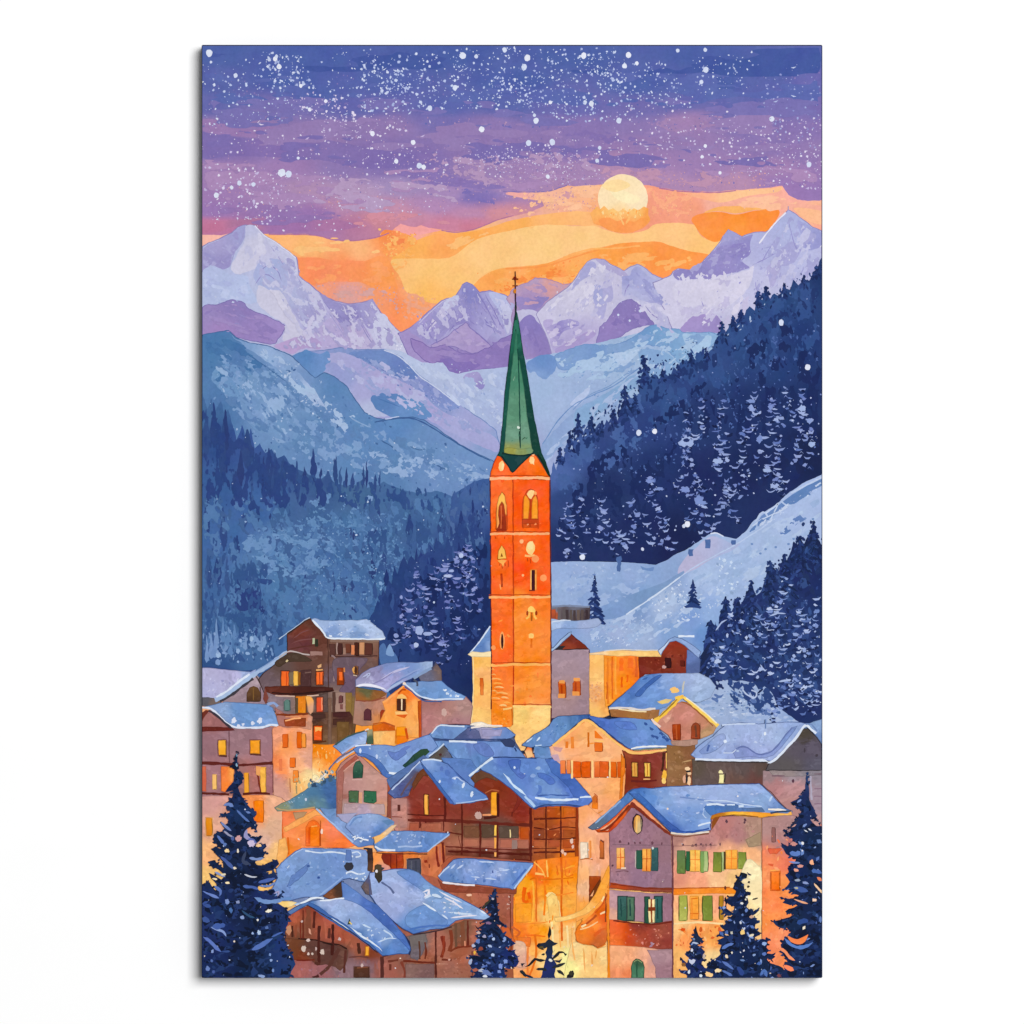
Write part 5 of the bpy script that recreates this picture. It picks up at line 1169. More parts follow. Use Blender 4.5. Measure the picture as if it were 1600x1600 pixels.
hr.d('505,975 590,975 598,994 515,994', 34, (.8, 3.4), ['#d4e0f4', '#7797cc', '#b9ccee', '#e4ecf8'], (.3, .6), (-.3, .4))
hr.s('436,998 452,987 466,977 478,968 484,965', '#b4c8e2', 1.8)
hr.s('449,990 464,980 476,971 484,967', '#3c2a24', 1.8)
hr.s('436,1028 450,1018 460,1018 470,1021 484,1023', '#c2b4b0', 2)
hr.p('430,1036 442,1026 455,1020 470,1022 482,1028 488,1032 470,1034 450,1034 436,1042', '#4c3a2e', sm=1)
for s in ('455,1006 470,1000 490,998', '452,1014 475,1010 492,1008', '458,998 472,988 484,984'):
    ht.s(s, R.choice(['#7c4c4c', '#84505a', '#5a2c24']), 1.6, taper=1)
win(ht, 488, 997, 491.5, 1006, '#b8c09c'); win(ht, 492, 999, 497, 1010, '#2e3024')
ht.r(485, 1018, 504, 1024, '#a07a72', .8)
ht.s('512,998 513,1030 513,1080', '#4c2c24', 1.6)
ht.s('515,1025 540,1026 590,1025', '#4c2e2a', 2.2)
ht.p('516,1000 592,1000 592,1003 516,1003', '#8f7060')
for x0, y0, x1, y1, c in ((526, 1005, 535, 1022, '#4a2824'), (540, 1006, 548, 1020, '#6a3c2c'), (554, 1004, 561, 1024, '#4a2418'), (570, 1005, 582, 1023, '#5c3028'), (515, 1006, 524, 1024, '#5a3630')):
    win(ht, x0, y0, x1, y1, c)
ht.r(549, 1008, 554, 1023, '#d98a5c', .6); ht.r(562, 1004, 569, 1022, '#c89068', .6); ht.s('527,1004 526,1014 527,1022', '#a88c84', 2.2); ht.r(536, 1012, 540, 1022, '#a07c6c', .5)
ht.s('518,1024 524,1028 523,1040 522,1065', '#947a7a', 3)
ht.p('522,1030 560,1028 575,1030 560,1050 556,1070 545,1082 530,1080 540,1066 524,1062', [(540, 1035, '#6c5862'), (550, 1060, '#6e586e')], sm=1)
w_ = win(ht, 527, 1044, 537.5, 1070, '#8c3c14'); w_.r(530, 1050, 535, 1063, '#f2702a', .5); w_.s('538,1043 538.5,1050', '#d08850', 2)
w_ = win(ht, 552, 1040, 560, 1054, '#7a4c2c', arch=1); w_.e(553, 1047, 2.4, 5.4, '#d89e58'); w_.e(556, 1047, 2.2, 6, '#4a2a1c'); w_.s('552,1055 558,1056', '#d8c0a8', 1.6)
w_ = win(ht, 495, 1050, 504.5, 1069, '#f1702a', frame='#5c2c1c'); w_.s('499.6,1051 499.8,1068', '#a8421c', 1.6); w_.s('494,1047 504,1046', '#e0a868', 2.4); w_.p('496,1040 502,1037 502,1042 497,1044', '#d8a878')
w_ = win(ht, 440, 1049, 451.5, 1072, '#ee6420', frame='#54302a', vg='#f0742c'); w_.s('448,1050 448,1071', '#c84816', 1.8)
win(ht, 452, 1050, 459, 1070, '#7c6a54'); win(ht, 459, 1049, 465.5, 1071, '#f0b850'); win(ht, 466, 1050, 470, 1070, '#8a5014')
ht.p('470,1048 486,1046 486,1072 470,1074', '#4e3030'); ht.s('476,1052 486,1050', '#7a5c54', 2)
ht.s('447,1034 450,1031', '#d8c498', 3)
ba = ht.sub('balcony')
ba.p('414,1073 440,1072 470,1073 500,1073 520,1074 522,1080 500,1082 488,1086 460,1086 428,1085 414,1080', [(430, 1076, '#5c2a1e'), (480, 1078, '#48201a'), (510, 1078, '#4a221c')])
ba.s('425,1082 455,1084 490,1082 520,1079', '#2e1614', 2.2)
ba.s('430,1087 470,1088 498,1086', '#d8b4a0', 2)
ht.p('414,1074 420,1090 416,1100 411,1092', '#7a4238')
ht.p('500,1086 512,1082 512,1165 505,1167 503,1120', [(508, 1100, '#5e4a46'), (506, 1150, '#7a5c4a')])
w_ = win(ht, 444, 1093, 453, 1110, '#62847c', arch=1, frame='#8a7a80'); w_.s('445,1109 444,1096', '#4a6660', 1.6)
w_ = win(ht, 463, 1088, 478, 1114, '#d9760c', frame='#6a4a38', vg='#e08a18', name='door'); w_.r(462, 1090, 466, 1114, '#5c4a34', .5)
ht.p('478,1088 484,1088 490,1094 489,1112 485,1116 482,1112 480,1100', [(482, 1092, '#fbb05c'), (487, 1105, '#d8a080')], sm=1)
w_ = win(ht, 495, 1090, 504, 1112, '#e0582a', vg='#d84a24', frame='#6a4038'); w_.s('503,1090 503,1110', '#f0946c', 1.8)
ht.p('520,1082 540,1082 541,1112 520,1112', [(525, 1090, '#a48478'), (535, 1105, '#aa8678')])
w_ = win(ht, 529, 1086, 536, 1098, '#6a3c3c', arch=1); w_.r(531, 1100, 536, 1108, '#7c4c48', .6)
ht.p('520,1082 524,1082 524,1114 520,1114', '#5a3c34'); ht.p('540,1082 550,1082 549,1114 541,1112', '#8a6c38')
ht.p('487,1114 546,1112 551,1120 548,1166 488,1168', [(495, 1120, '#4c3026'), (515, 1125, '#6a4838'), (530, 1120, '#4a2422'), (535, 1150, '#6e4e30'), (495, 1150, '#664020'), (515, 1160, '#7c5a40')])
for x0, y0, x1, y1, c in ((521, 1114, 542, 1120, '#4a2424'), (521, 1124, 538, 1132, '#4c2c24'), (489, 1116, 508, 1122, '#4c2e28'), (513, 1090, 518, 1165, '#7c5c4c'), (527, 1128, 545, 1162, '#70502c')):
    ht.r(x0, y0, x1, y1, c, .8)
w_ = win(ht, 491, 1135, 503, 1156, '#e85c14', frame='#5a2c18'); w_.p('492,1136 503,1137 502,1143 498,1141 493,1143', '#fbb464')
ht.s('490,1160 510,1158', '#5a2c14', 2.6)

al = Paint('alley', label='orange lit alley between the brown hotel and the pink house')
al.p('486,1162 512,1164 530,1162 540,1174 528,1186 520,1198 514,1212 500,1222 486,1228', [(492, 1175, '#e8841c'), (500, 1195, '#fbb060'), (515, 1180, '#f58a24'), (525, 1180, '#f6862c'), (492, 1215, '#fbe0a8')])
al.d('488,1166 528,1168 510,1208 490,1215', 36, (1, 4.5), ['#fbc078', '#f07c18', '#fcd49c', '#f59434'], (.2, .45), (1.3, 1.8))
al.p('484,1218 492,1210 500,1216 500,1230 486,1232', '#fbe6b4', sm=1)

# ---------------- mauve house with the brown gable, left edge
gm = Paint('house', label='mauve half-timbered house with four yellow windows at the left edge')
gm.p('310,1118 330,1108 350,1124 365,1136 428,1136 429,1190 426,1240 428,1244 310,1246', [(325, 1125, '#a56c6c'), (320, 1160, '#9a7078'), (370, 1150, '#9c767e'), (410, 1160, '#9f7680'), (420, 1180, '#a87880'), (330, 1210, '#a8767c'), (375, 1220, '#a87470'), (400, 1215, '#b07068'), (420, 1220, '#ac7074')])
gm.p('310,1118 322,1109 328,1110 318,1122 312,1134', '#6a2c22'); gm.p('310,1134 322,1117 330,1113 350,1128 362,1138 340,1136 310,1137', [(325, 1125, '#a86e6c'), (340, 1130, '#a06868')])
gm.p('310,1136 340,1136 362,1137 367,1141 340,1142 310,1143', '#64241c')
gr_ = gm.sub('roof')
gr_.p('316,1105 326,1103 340,1100 352,1097 380,1098 402,1100 418,1101 426,1106 432,1120 438,1135 424,1134 410,1137 385,1137 367,1136 354,1127 343,1116 334,1108 322,1107', [(345, 1104, '#8aa6d4'), (380, 1105, '#6f98d2'), (410, 1110, '#6e98d4'), (390, 1125, '#6f9ad4'), (425, 1125, '#7ba0d8')], ol='#5474a4', olw=.9)
gr_.s('314,1106 326,1106 336,1112 346,1122 356,1131 367,1136 385,1137 410,1136 424,1132 438,1135', '#dfe6f6', 3.2)
gr_.s('326,1110 338,1117 350,1128 362,1138', '#3c3440', 3)
for x, y, a, b in ((366, 1126, 3.4, 5), (395, 1130, 2.6, 2.6), (406, 1126, 3.6, 5), (380, 1132, 2.4, 2.4), (373, 1134, 3, 3)):
    gr_.e(x, y, a, b, '#dfe4f6', .3, .3)
gr_.s('418,1101 428,1098 434,1104', '#8ea6d6', 4)
gm.s('358,1142 358.5,1170 359,1192', '#7a5258', 1.6); gm.s('426,1138 427,1190 427,1238', '#8a4c4c', 2)
for x0, y0, x1, y1, c, v_ in ((342, 1157, 353, 1179, '#fbb740', '#f9a828'), (391.5, 1157, 406, 1177, '#f5a41c', '#e8920e')):
    w_ = win(gm, x0, y0, x1, y1, c, vg=v_, frame='#8a5050'); w_.s([(x0, y1 + 1.5), (x1 + 2, y1 + 2.5)], '#5a2c24', 2.4)
gm.s('310,1192 345,1193 365,1195 385,1195 427,1192', '#5c221c', 4.4)
gm.p('346,1198 366,1198 364,1222 354,1238 346,1236', [(350, 1205, '#f07c38'), (362, 1205, '#f9a050'), (352, 1230, '#f58236')]); gm.r(315, 1198, 322, 1236, '#cf6448', .8)
for x0, y0, x1, y1, c in ((332, 1210, 338.5, 1233, '#fbc070'), (382, 1208, 389, 1240, '#f4a838'), (407, 1199, 415.5, 1240, '#fbb44c')):
    win(gm, x0, y0, x1, y1, c)
gm.s('403,1210 408,1240', '#7a2c1c', 2.2); gm.p('400,1197 408,1198 406,1212 400,1210', '#e8a060')
gm.s('310,1239 340,1240 358,1241', '#5a2018', 3.4); gm.s('380,1241 400,1239 422,1240', '#5a2018', 3.6)

wl = Paint('house', label='pale lower storey with amber windows behind the big fir at the left edge')
wl.p('310,1244 370,1243 425,1242 440,1246 446,1262 443,1290 444,1340 436,1368 420,1392 310,1392', [(325, 1255, '#d39c94'), (330, 1290, '#dca48c'), (330, 1330, '#f2b47c'), (325, 1380, '#fbc87a'), (400, 1255, '#f29458'), (390, 1275, '#f49a60'), (425, 1260, '#e9ae8c'), (425, 1300, '#dcae90'), (435, 1330, '#f5c080'), (420, 1360, '#fbc070'), (410, 1310, '#e0b4a0')])
w_ = win(wl, 398, 1251, 412, 1284, '#fb8418', vg='#f57414'); w_.s('397,1251 398,1282', '#e8701c', 1.8); w_.s('400,1284 411,1285', '#d05c14', 1.4)
win(wl, 322.5, 1278, 331.5, 1305, '#e8941c', vg='#d47c0c', frame='#eab07a')

pb = Paint('house', label='peach plaster house glowing orange between the mauve house and the hotel')
pb.p('426,1138 436,1134 446,1136 480,1134 488,1128 488,1240 480,1250 450,1254 440,1246 428,1242 427,1190', [(435, 1150, '#e89a78'), (450, 1160, '#fb9c58'), (475, 1150, '#e8a07a'), (485, 1190, '#e0a48c'), (440, 1200, '#f58c50'), (465, 1200, '#f9b080'), (430, 1215, '#c89084'), (435, 1235, '#d8a090'), (470, 1225, '#f9bc74'), (482, 1215, '#fbd89c')])
pb.p('430,1106 440,1112 446,1118 482,1116 488,1120 486,1140 470,1137 444,1136 436,1134', [(440, 1120, '#a87068'), (470, 1125, '#d88050'), (482, 1130, '#c89078')])
pb.s('432,1116 450,1117 482,1115', '#7c3418', 3.4); pb.s('446,1120 465,1119 470,1122', '#d89068', 2); pb.p('444,1124 478,1122 477,1135 446,1134', [(450, 1128, '#9c4420'), (470, 1130, '#8c3c18')]); pb.s('446,1126 460,1123 470,1122', '#f9b078', 2)
for x0, y0, x1, y1, c in ((442, 1147, 450, 1168, '#df6410'), (464, 1144, 472, 1169, '#de640e'), (472, 1146, 478, 1168, '#f59a40'), (453, 1184, 461.5, 1199, '#ec741c'), (458, 1204, 466, 1222, '#f28a34'), (436, 1186, 441, 1204, '#e07848')):
    win(pb, x0, y0, x1, y1, c)
pb.s('453,1216 454,1238', '#c08058', 2); pb.s('463,1222 464,1240', '#a8946c', 2.2); pb.d('452,1212 488,1210 486,1240 454,1242', 24, (.8, 3.4), ['#fbd498', '#d8a868', '#b8a478', '#fbe4b8'], (.3, .6), (1.2, 1.9))

# ---------------- teal roofed orange cottage
oc = Paint('house', label='small bright orange cottage with a teal roof and arched door, left of centre')
oc.p('441,1268 460,1267 490,1263 505,1274 525,1292 545,1310 557,1320 545,1324 500,1324 476,1326 462,1332 450,1346 441,1348', [(450, 1275, '#f07c44'), (480, 1270, '#ee8c58'), (455, 1300, '#f58e50'), (490, 1285, '#f58c40'), (500, 1310, '#f7884c'), (535, 1315, '#f07434'), (520, 1300, '#f2835c'), (450, 1335, '#f68a30')])
oc.p('443,1293 460,1283 478,1273 492,1265 503,1274 494,1274 480,1282 462,1292 446,1300', '#f9a55a', amp=.7)
oc.p('458,1270 480,1268 474,1276 462,1280', '#b8906c')
w_ = win(oc, 478, 1281, 501, 1322, '#ef6e22', arch=1, name='door'); w_.r(485, 1292, 499, 1322, '#fb7c18', .5); w_.r(482, 1292, 485, 1318, '#d85610', .4); w_.s('487,1291 496,1290', '#fba858', 2.2); w_.s('500,1294 500,1322', '#c84c10', 1.4)
oc.e(502.8, 1299, 1.8, 4.2, '#fbe0d0'); oc.s('441,1268 442,1300 442,1345', '#d86424', 1.6); oc.s('450,1308 451,1335', '#d86818', 3); oc.p('436,1312 446,1308 450,1330 446,1350 430,1362', '#f9b468')
tr_ = oc.sub('roof')
tr_.p('429,1262 440,1255 452,1250 464,1243 476,1235 484,1229 490,1222 500,1224 510,1216 520,1214 530,1222 530,1250 528,1264 515,1266 500,1264 492,1262 470,1265 448,1267 434,1267', [(440, 1262, '#8a9478'), (465, 1250, '#5a86a0'), (490, 1240, '#4f7ca4'), (500, 1255, '#5c8498'), (515, 1235, '#3f6aa4'), (525, 1250, '#3c64a0'), (485, 1258, '#6a8a90')], ol='#5a6c6c', olw=1)
tr_.s('432,1263 450,1266 475,1264 492,1261', '#b89a6c', 2.4); tr_.d('440,1258 475,1238 470,1246 445,1260', 14, (.8, 2.4), ['#b8d0e4', '#7aa4c4'], (.3, .6))
tr_.p('500,1262 515,1264 530,1262 545,1274 560,1290 572,1302 584,1312 584,1320 560,1323 552,1318 535,1302 515,1284', [(510, 1268, '#6a90c4'), (540, 1285, '#86a4d8'), (560, 1310, '#7596d0'), (575, 1318, '#5a7ec2')])
tr_.s('494,1263 510,1278 530,1296 552,1316', '#a9c0e6', 2.4)
gy = Paint('shrub', label='blue green shrub against the yellow alley wall')
gy.d('482,1228 486,1216 500,1206 522,1200 530,1212 515,1224 496,1232', 40, (1.6, 4.6), ['#3c5c78', '#2f4a6a', '#5f8298', '#8aa4a4', '#44607a'], (.4, .9))
gy.d('484,1224 500,1206 522,1204 512,1222', 24, (.8, 2.6), ['#e8d0b0', '#c8d4dc', '#a8bccc', '#f0dcc0'], (.3, .8)); gy.s('494,1222 504,1214 510,1208', '#eae0d8', 2)

# ---------------- orange gabled house, centre left
og = Paint('house', label='orange gabled house with a snow roof left of the church')
og.p('556,1082 575,1082 604,1078 604,1110 590,1132 566,1134 552,1130', [(570, 1095, '#b08478'), (590, 1100, '#b47e68'), (570, 1125, '#a87c6a'), (595, 1125, '#c8804c')])
og.p('556,1074 580,1078 604,1080 602,1086 590,1094 556,1095', [(570, 1082, '#6a6440'), (590, 1088, '#8a5a30'), (565, 1090, '#9a6230')])
og.s('556,1094 580,1095 602,1090', '#8c4c38', 2.2)
w_ = win(og, 569, 1107, 580, 1125, '#5e3038', arch=1); win(og, 594.5, 1109, 602.5, 1126, '#9c3414', arch=1)
og.p('598,1098 606,1090 618,1080 632,1071 644,1080 658,1092 660,1100 659,1152 640,1152 636,1158 618,1166 584,1164 583,1138 594,1126 602,1110', [(632, 1080, '#f07a20'), (615, 1092, '#f99a4c'), (610, 1120, '#fba04c'), (650, 1110, '#fba454'), (640, 1135, '#fbb064'), (630, 1150, '#fba03c'), (600, 1150, '#fbbc6c'), (600, 1135, '#f59038'), (625, 1110, '#fb9c44')])
og.p('583,1133 600,1130 616,1134 617,1142 584,1143', [(590, 1137, '#d86814'), (610, 1138, '#c85c0c')]); og.s('583,1131 600,1129 617,1135', '#b05420', 2)
og.p('584,1143 618,1142 618,1164 600,1165 584,1162', [(590, 1150, '#fbc27a'), (610, 1155, '#f9b264')]); og.r(620, 1136, 634, 1150, '#fb9a1c', .8); og.p('620,1150 638,1150 636,1158 620,1165', '#ee7c12'); og.s('634,1138 637,1154', '#c85010', 3.4); og.s('619,1140 618,1162', '#d8781c', 2)
og.p('653,1096 659,1094 660,1152 655,1152 654,1120', '#b84c14'); og.s('598,1098 612,1088 624,1078 632,1071', '#fba860', 2.6)
w_ = win(og, 620.5, 1091, 633.5, 1110, '#4a2418', frame='#e88434'); w_.s('627.6,1092 627.8,1109', '#f9dcb8', 2); w_.p('619,1091 622,1086 628,1084 634,1088 636,1092', '#fcc070'); w_.p('617,1112 634,1111 638,1115 618,1117', '#fcc078'); w_.p('618,1117 637,1116 632,1122 622,1119', '#d8580c')
og.s('622,1084 628,1078 634,1078', '#b0440c', 2.4)
og.p('659,1094 690,1092 715,1091 728,1088 736,1098 738,1104 735,1132 712,1131 690,1132 678,1142 665,1150 659,1152', [(680, 1098, '#a8706c'), (700, 1110, '#b6847c'), (725, 1110, '#b48c86'), (675, 1130, '#b87e7c'), (720, 1125, '#ac7a80')], ol='#8a5c60', olw=1)
gr2 = og.sub('roof')
gr2.p('556,1062 566,1052 578,1044 592,1040 604,1036 625,1035 650,1035 676,1033 676,1042 660,1052 646,1058 634,1064 624,1070 612,1077 603,1082 594,1076 580,1074 556,1072', [(570, 1055, '#9490b8'), (590, 1055, '#8e88b4'), (610, 1045, '#7f94cc'), (640, 1042, '#7a96d0'), (620, 1058, '#a3a2d4'), (600, 1066, '#a8a6d6'), (575, 1068, '#b0aed4'), (650, 1050, '#86a2d4'), (668, 1036, '#a0b8e0')], ol='#5a6898', olw=.8)
for s, c, w in (('590,1066 615,1050 640,1042', '#c0bee2', 3), ('580,1070 600,1060 615,1050', '#8a86b8', 2), ('608,1074 630,1060 655,1046', '#6f86c0', 2.2), ('622,1062 645,1050 668,1040', '#90a6d8', 2), ('566,1058 578,1052 572,1060', '#b6bce0', 3), ('556,1072 575,1070 600,1076 604,1079', '#ecebf8', 4)):
    gr2.s(s, c, w, taper=1)
gr2.p('655,1058 664,1050 676,1042 680,1034 690,1048 690,1064 672,1064 658,1064', [(668, 1054, '#6c6c82'), (684, 1050, '#75605c'), (676, 1040, '#2c3c68')])
gr2.s('646,1060 660,1052 674,1044', '#86a0c8', 4)
gr2.p('628,1070 636,1066 648,1066 660,1064 672,1065 690,1064 700,1073 712,1081 728,1088 724,1093 705,1094 690,1094 672,1093 660,1090 650,1082 640,1075', [(640, 1069, '#86a4d4'), (670, 1070, '#7196cc'), (690, 1075, '#6d98d2'), (710, 1086, '#7aa2da'), (665, 1084, '#6a92cc')], ol='#4a6aa4', olw=.8)
gr2.s('632,1068 642,1076 652,1085 664,1090 680,1093 700,1092 724,1092', '#d5e2f6', 2.4)
gr2.s('632,1073 644,1081 654,1090 664,1095 690,1096', '#3c5a94', 1.8)
gr2.d('692,1076 722,1084 724,1090 690,1086', 16, (.8, 2.6), ['#eef3fb', '#cfdff4'], (.4, .8))
gr2.s('604,1080 618,1070 630,1064', '#a9bfe4', 3); gr2.s('646,1062 652,1066 652,1072', '#4a5068', 3)
gr2.e(632, 1068, 2.6, 2.4, '#f2ded0')

# ---------------- blue snow roofs in the middle
rb = Paint('house', label='low house under blue snow roofs at the foot of the church tower')
rb.p('664,1158 700,1150 760,1148 800,1146 806,1160 820,1184 780,1190 740,1212 700,1200 668,1190', '#4e5a80')
r1 = rb.sub('roof', label='upper blue roof with a dark dormer')
r1.p('664,1153 672,1146 684,1135 690,1131.5 704,1133 722,1133 740,1134 752,1137 775,1137 790,1136 798,1142 806,1148 800,1153 790,1156 760,1157 720,1156 690,1155', [(690, 1142, '#6e94cc'), (720, 1140, '#7398d0'), (700, 1150, '#6c90cc'), (740, 1145, '#556898'), (760, 1142, '#a8a0c4'), (780, 1145, '#7590cc'), (795, 1148, '#6a8ccc')], ol='#3c5488', olw=.9)
r1.p('708,1155 720,1146 730,1138 738,1137 748,1142 752,1154', [(720, 1150, '#4a5888'), (742, 1148, '#5f6694')]); r1.s('730,1137 738,1136 734,1142', '#35508c', 2.4)
r1.s('674,1146 686,1134 704,1134 726,1135', '#d5e2f4', 2.2); r1.s('736,1137 760,1134 785,1134', '#f0e4dc', 3.2); r1.p('752,1140 785,1140 782,1150 754,1150', '#a09cc6', amp=1)
r1.s('668,1152 690,1155 740,1155 790,1155', '#33487c', 2)
r2 = rb.sub('roof', label='lower blue roof with a grey dormer')
r2.p('650,1168 664,1158 690,1157 720,1158 760,1158 790,1158 800,1162 812,1172 822,1184 800,1184 772,1184 766,1187 752,1197 738,1211 726,1208 716,1192 706,1182 694,1164 682,1174 668,1186 655,1180', [(670, 1166, '#7498d2'), (700, 1164, '#6a90cc'), (740, 1168, '#6a88cc'), (720, 1180, '#6f96d2'), (780, 1168, '#7094d4'), (800, 1176, '#688ccc'), (750, 1190, '#5f86c6'), (735, 1200, '#6c94d2')], ol='#3a548c', olw=.9)
r2.s('702,1158 720,1158.5 745,1160', '#dbe6f6', 3); r2.p('740,1164 760,1162 772,1178 760,1182 748,1176', '#6480c6', sm=1)
r2.p('782,1157 796,1154 805,1160 802,1168 790,1166', '#33406a'); r2.s('804,1168 807,1174', '#24356a', 2.6)
r2.p('668,1187 680,1176 692,1164 700,1172 706,1182 704,1192 690,1192', [(685, 1180, '#5c544c'), (698, 1185, '#626478')], ol='#2f3448', olw=1.2); r2.s('670,1182 684,1171 694,1162', '#c6d6ee', 2.4); r2.s('686,1180 690,1178', '#4c2a28', 3.4)
r2.p('705,1184 714,1187 724,1198 736,1209 730,1213 720,1207 712,1196', '#23303c')
r2.s('700,1172 712,1184 724,1194', '#5a7cbc', 2); r2.s('704,1188 716,1204 728,1216', '#7a9cd8', 3)

# ---------------- pink house with green windows
ph = Paint('house', label='pink plaster house with three dark green windows, centre left')
ph.p('526,1204 534,1192 546,1182 557,1176 566,1184 580,1196 596,1210 608,1216 608,1250 604,1276 570,1274 536,1274 526,1276', [(540, 1210, '#b07c70'), (560, 1185, '#bc8478'), (545, 1220, '#c2908a'), (575, 1225, '#c4948a'), (595, 1240, '#c48f84'), (560, 1262, '#c09a9c'), (595, 1268, '#d49a78'), (532, 1240, '#a46a60'), (530, 1268, '#b89a94')], ol='#7a5460', olw=1)
ph.p('528,1206 540,1193 556,1180 561,1184 548,1194 538,1204 536,1230 534,1274 527,1274', [(532, 1220, '#a5685e'), (550, 1188, '#a85c4c'), (532, 1260, '#9c685c')])
ph.s('537,1205 548,1195 560,1186', '#d0a090', 1.6)
for q in ('551.5,1215.5 552,1198 556,1190 562,1188.5 567,1196 567.5,1206 566,1215', '545,1235.5 560.5,1236 560,1254 545,1253', '569,1235.5 588,1236 588,1252 584,1255 568.5,1253'):
    w_ = ph.sub('window'); w_.p(q, [(555, 1200, '#3c6450'), (560, 1212, '#28503f'), (550, 1245, '#4d6a48'), (580, 1245, '#2f6a4a')], ol='#2c3a30', olw=1)
    w_.d(q, 3, (.8, 2), ['#4a7a5c', '#24483a'])
ph.r(561, 1238, 566, 1255, '#d8a080', .5); ph.p('538,1256 600,1256 602,1272 536,1273', [(550, 1262, '#bea0a6'), (590, 1262, '#c2a2a0'), (570, 1270, '#b8a0b4')], amp=1)
ph.s('550,1218 566,1218', '#d4a8a0', 2)
ph.p('606,1214 620,1210 626,1216 618,1232 614,1250 612,1278 605,1276', [(614, 1216, '#a0543c'), (608, 1260, '#8a4a3c')])
hr = ph.sub('roof')
hr.p('520,1166 528,1160 540,1153 556,1147 570,1142 575,1144 574,1152 572,1162 556,1164 544,1172 534,1179 528,1172', [(535, 1162, '#7598d0'), (560, 1152, '#7c9cd4'), (545, 1170, '#86a4dc'), (565, 1158, '#a9c0ea')], ol='#3f5478', olw=1)
hr.s('524,1164 545,1150 570,1141', '#40584c', 2); hr.s('534,1177 548,1168 562,1160 572,1152', '#a8bcea', 3); hr.s('514,1202 524,1190 536,1180 552,1172', '#5a6a90', 2.4); hr.s('526,1192 540,1181 554,1173', '#b4c4e4', 1.8)
hr.p('552,1170 562,1165 574,1164 590,1164 602,1164 616,1166 628,1162 646,1156 662,1150 672,1148 678,1156 684,1166 676,1174 664,1172 652,1182 640,1192 636,1200 640,1206 632,1212 620,1213 606,1216 598,1211 592,1202 584,1192 572,1184 560,1180', [(565, 1174, '#5f86d0'), (590, 1172, '#7f9fd6'), (600, 1190, '#7c9ed8'), (620, 1175, '#7898d4'), (650, 1162, '#7494d2'), (640, 1185, '#86a6dc'), (615, 1200, '#86a8de'), (620, 1210, '#8aaae0'), (672, 1160, '#7c9cd8')], ol='#3f5f9c', olw=1)
hr.p('556,1176 566,1180 580,1188 590,1198 596,1208 606,1216 616,1214 606,1206 598,1194 586,1184 572,1178', [(570, 1182, '#4d74bc'), (596, 1204, '#4a72ba')], sm=1)
for q in ('606,1174 616,1176 628,1172 636,1176 626,1184 618,1188 610,1182', '624,1172 634,1166 642,1166 632,1174'):
    hr.p(q, '#6480c8', sm=1)
hr.s('608,1207 620,1209 632,1210', '#e8f0fa', 3); hr.s('555,1166 566,1164 580,1164', '#dfe8f8', 2.4); hr.e(563, 1173, 2, 4, '#d4e0f6'); hr.e(589, 1182, 2, 3.6, '#c2d2f2'); hr.d('574,1166 600,1164 620,1200 600,1196', 14, (.8, 2.4), ['#a9c0ea', '#6f90d0'])
hr.p('630,1196 638,1188 648,1178 658,1171 668,1170 671,1175 664,1181 652,1188 642,1196 634,1200', [(640, 1192, '#23443c'), (662, 1175, '#2c4a34')])
ch = ph.sub('chimney'); ch.p('574,1140 582,1140 583,1162 574,1162', [(576, 1145, '#a8a07c'), (580, 1155, '#46604a')])
ch.s('570,1141 576,1139', '#e8dcd0', 2)

rb.p('690,1184 735,1186 762,1225 764,1250 722,1246', '#5a80c4')
rb.p('604,1218 634,1199 662,1180 674,1190 644,1212 614,1240', '#5674ae')

# ---------------- big brown chalets
ck = Paint('house', label='large dark red timber chalet with two snowy gables and balconies, centre')
ck.p('612,1246 640,1242 645,1226 660,1202 676,1222 700,1246 740,1250 742,1214 756,1203 776,1214 802,1236 832,1262 870,1258 906,1258 907,1300 905,1345 840,1350 700,1345 640,1330 612,1290', [
    (622, 1262, '#b8827c'), (622, 1285, '#bc8478'), (650, 1235, '#84382a'), (655, 1265, '#863424'), (690, 1260, '#843424'), (720, 1265, '#863a2c'), (745, 1240, '#7a3020'), (770, 1225, '#7c2c16'), (800, 1255, '#82301c'), (815, 1275, '#842e20'), (650, 1300, '#a85c48'), (690, 1298, '#a05c48'), (720, 1300, '#7a4c38'), (760, 1298, '#64463a'), (800, 1298, '#64463c'), (820, 1300, '#b8562a'),
    (720, 1318, '#aa6a54'), (760, 1318, '#b06a52'), (800, 1318, '#a8685c'), (720, 1334, '#6a3424'), (760, 1334, '#5c2c20'), (810, 1334, '#643020'),
    (845, 1270, '#a44e22'), (880, 1270, '#c2601c'), (850, 1295, '#9c4c24'), (890, 1295, '#b05420'), (850, 1318, '#b05c34'), (890, 1318, '#bc5a24'), (850, 1335, '#a04e20'), (890, 1340, '#e07c18')], amp=.8, step=3)
ck.r(612, 1247, 636, 1292, [(622, 1255, '#bc8880'), (620, 1285, '#b8847c'), (632, 1270, '#c08478')], .7); ck.r(621, 1257, 625.5, 1267, '#5a2a24', .4); ck.s('612,1276 628,1277', '#8a4a40', 1.6); ck.s('623,1280 624,1300', '#b08070', 2)
bm_ = ck.sub('balcony', label='dark balcony beams across the chalet front')
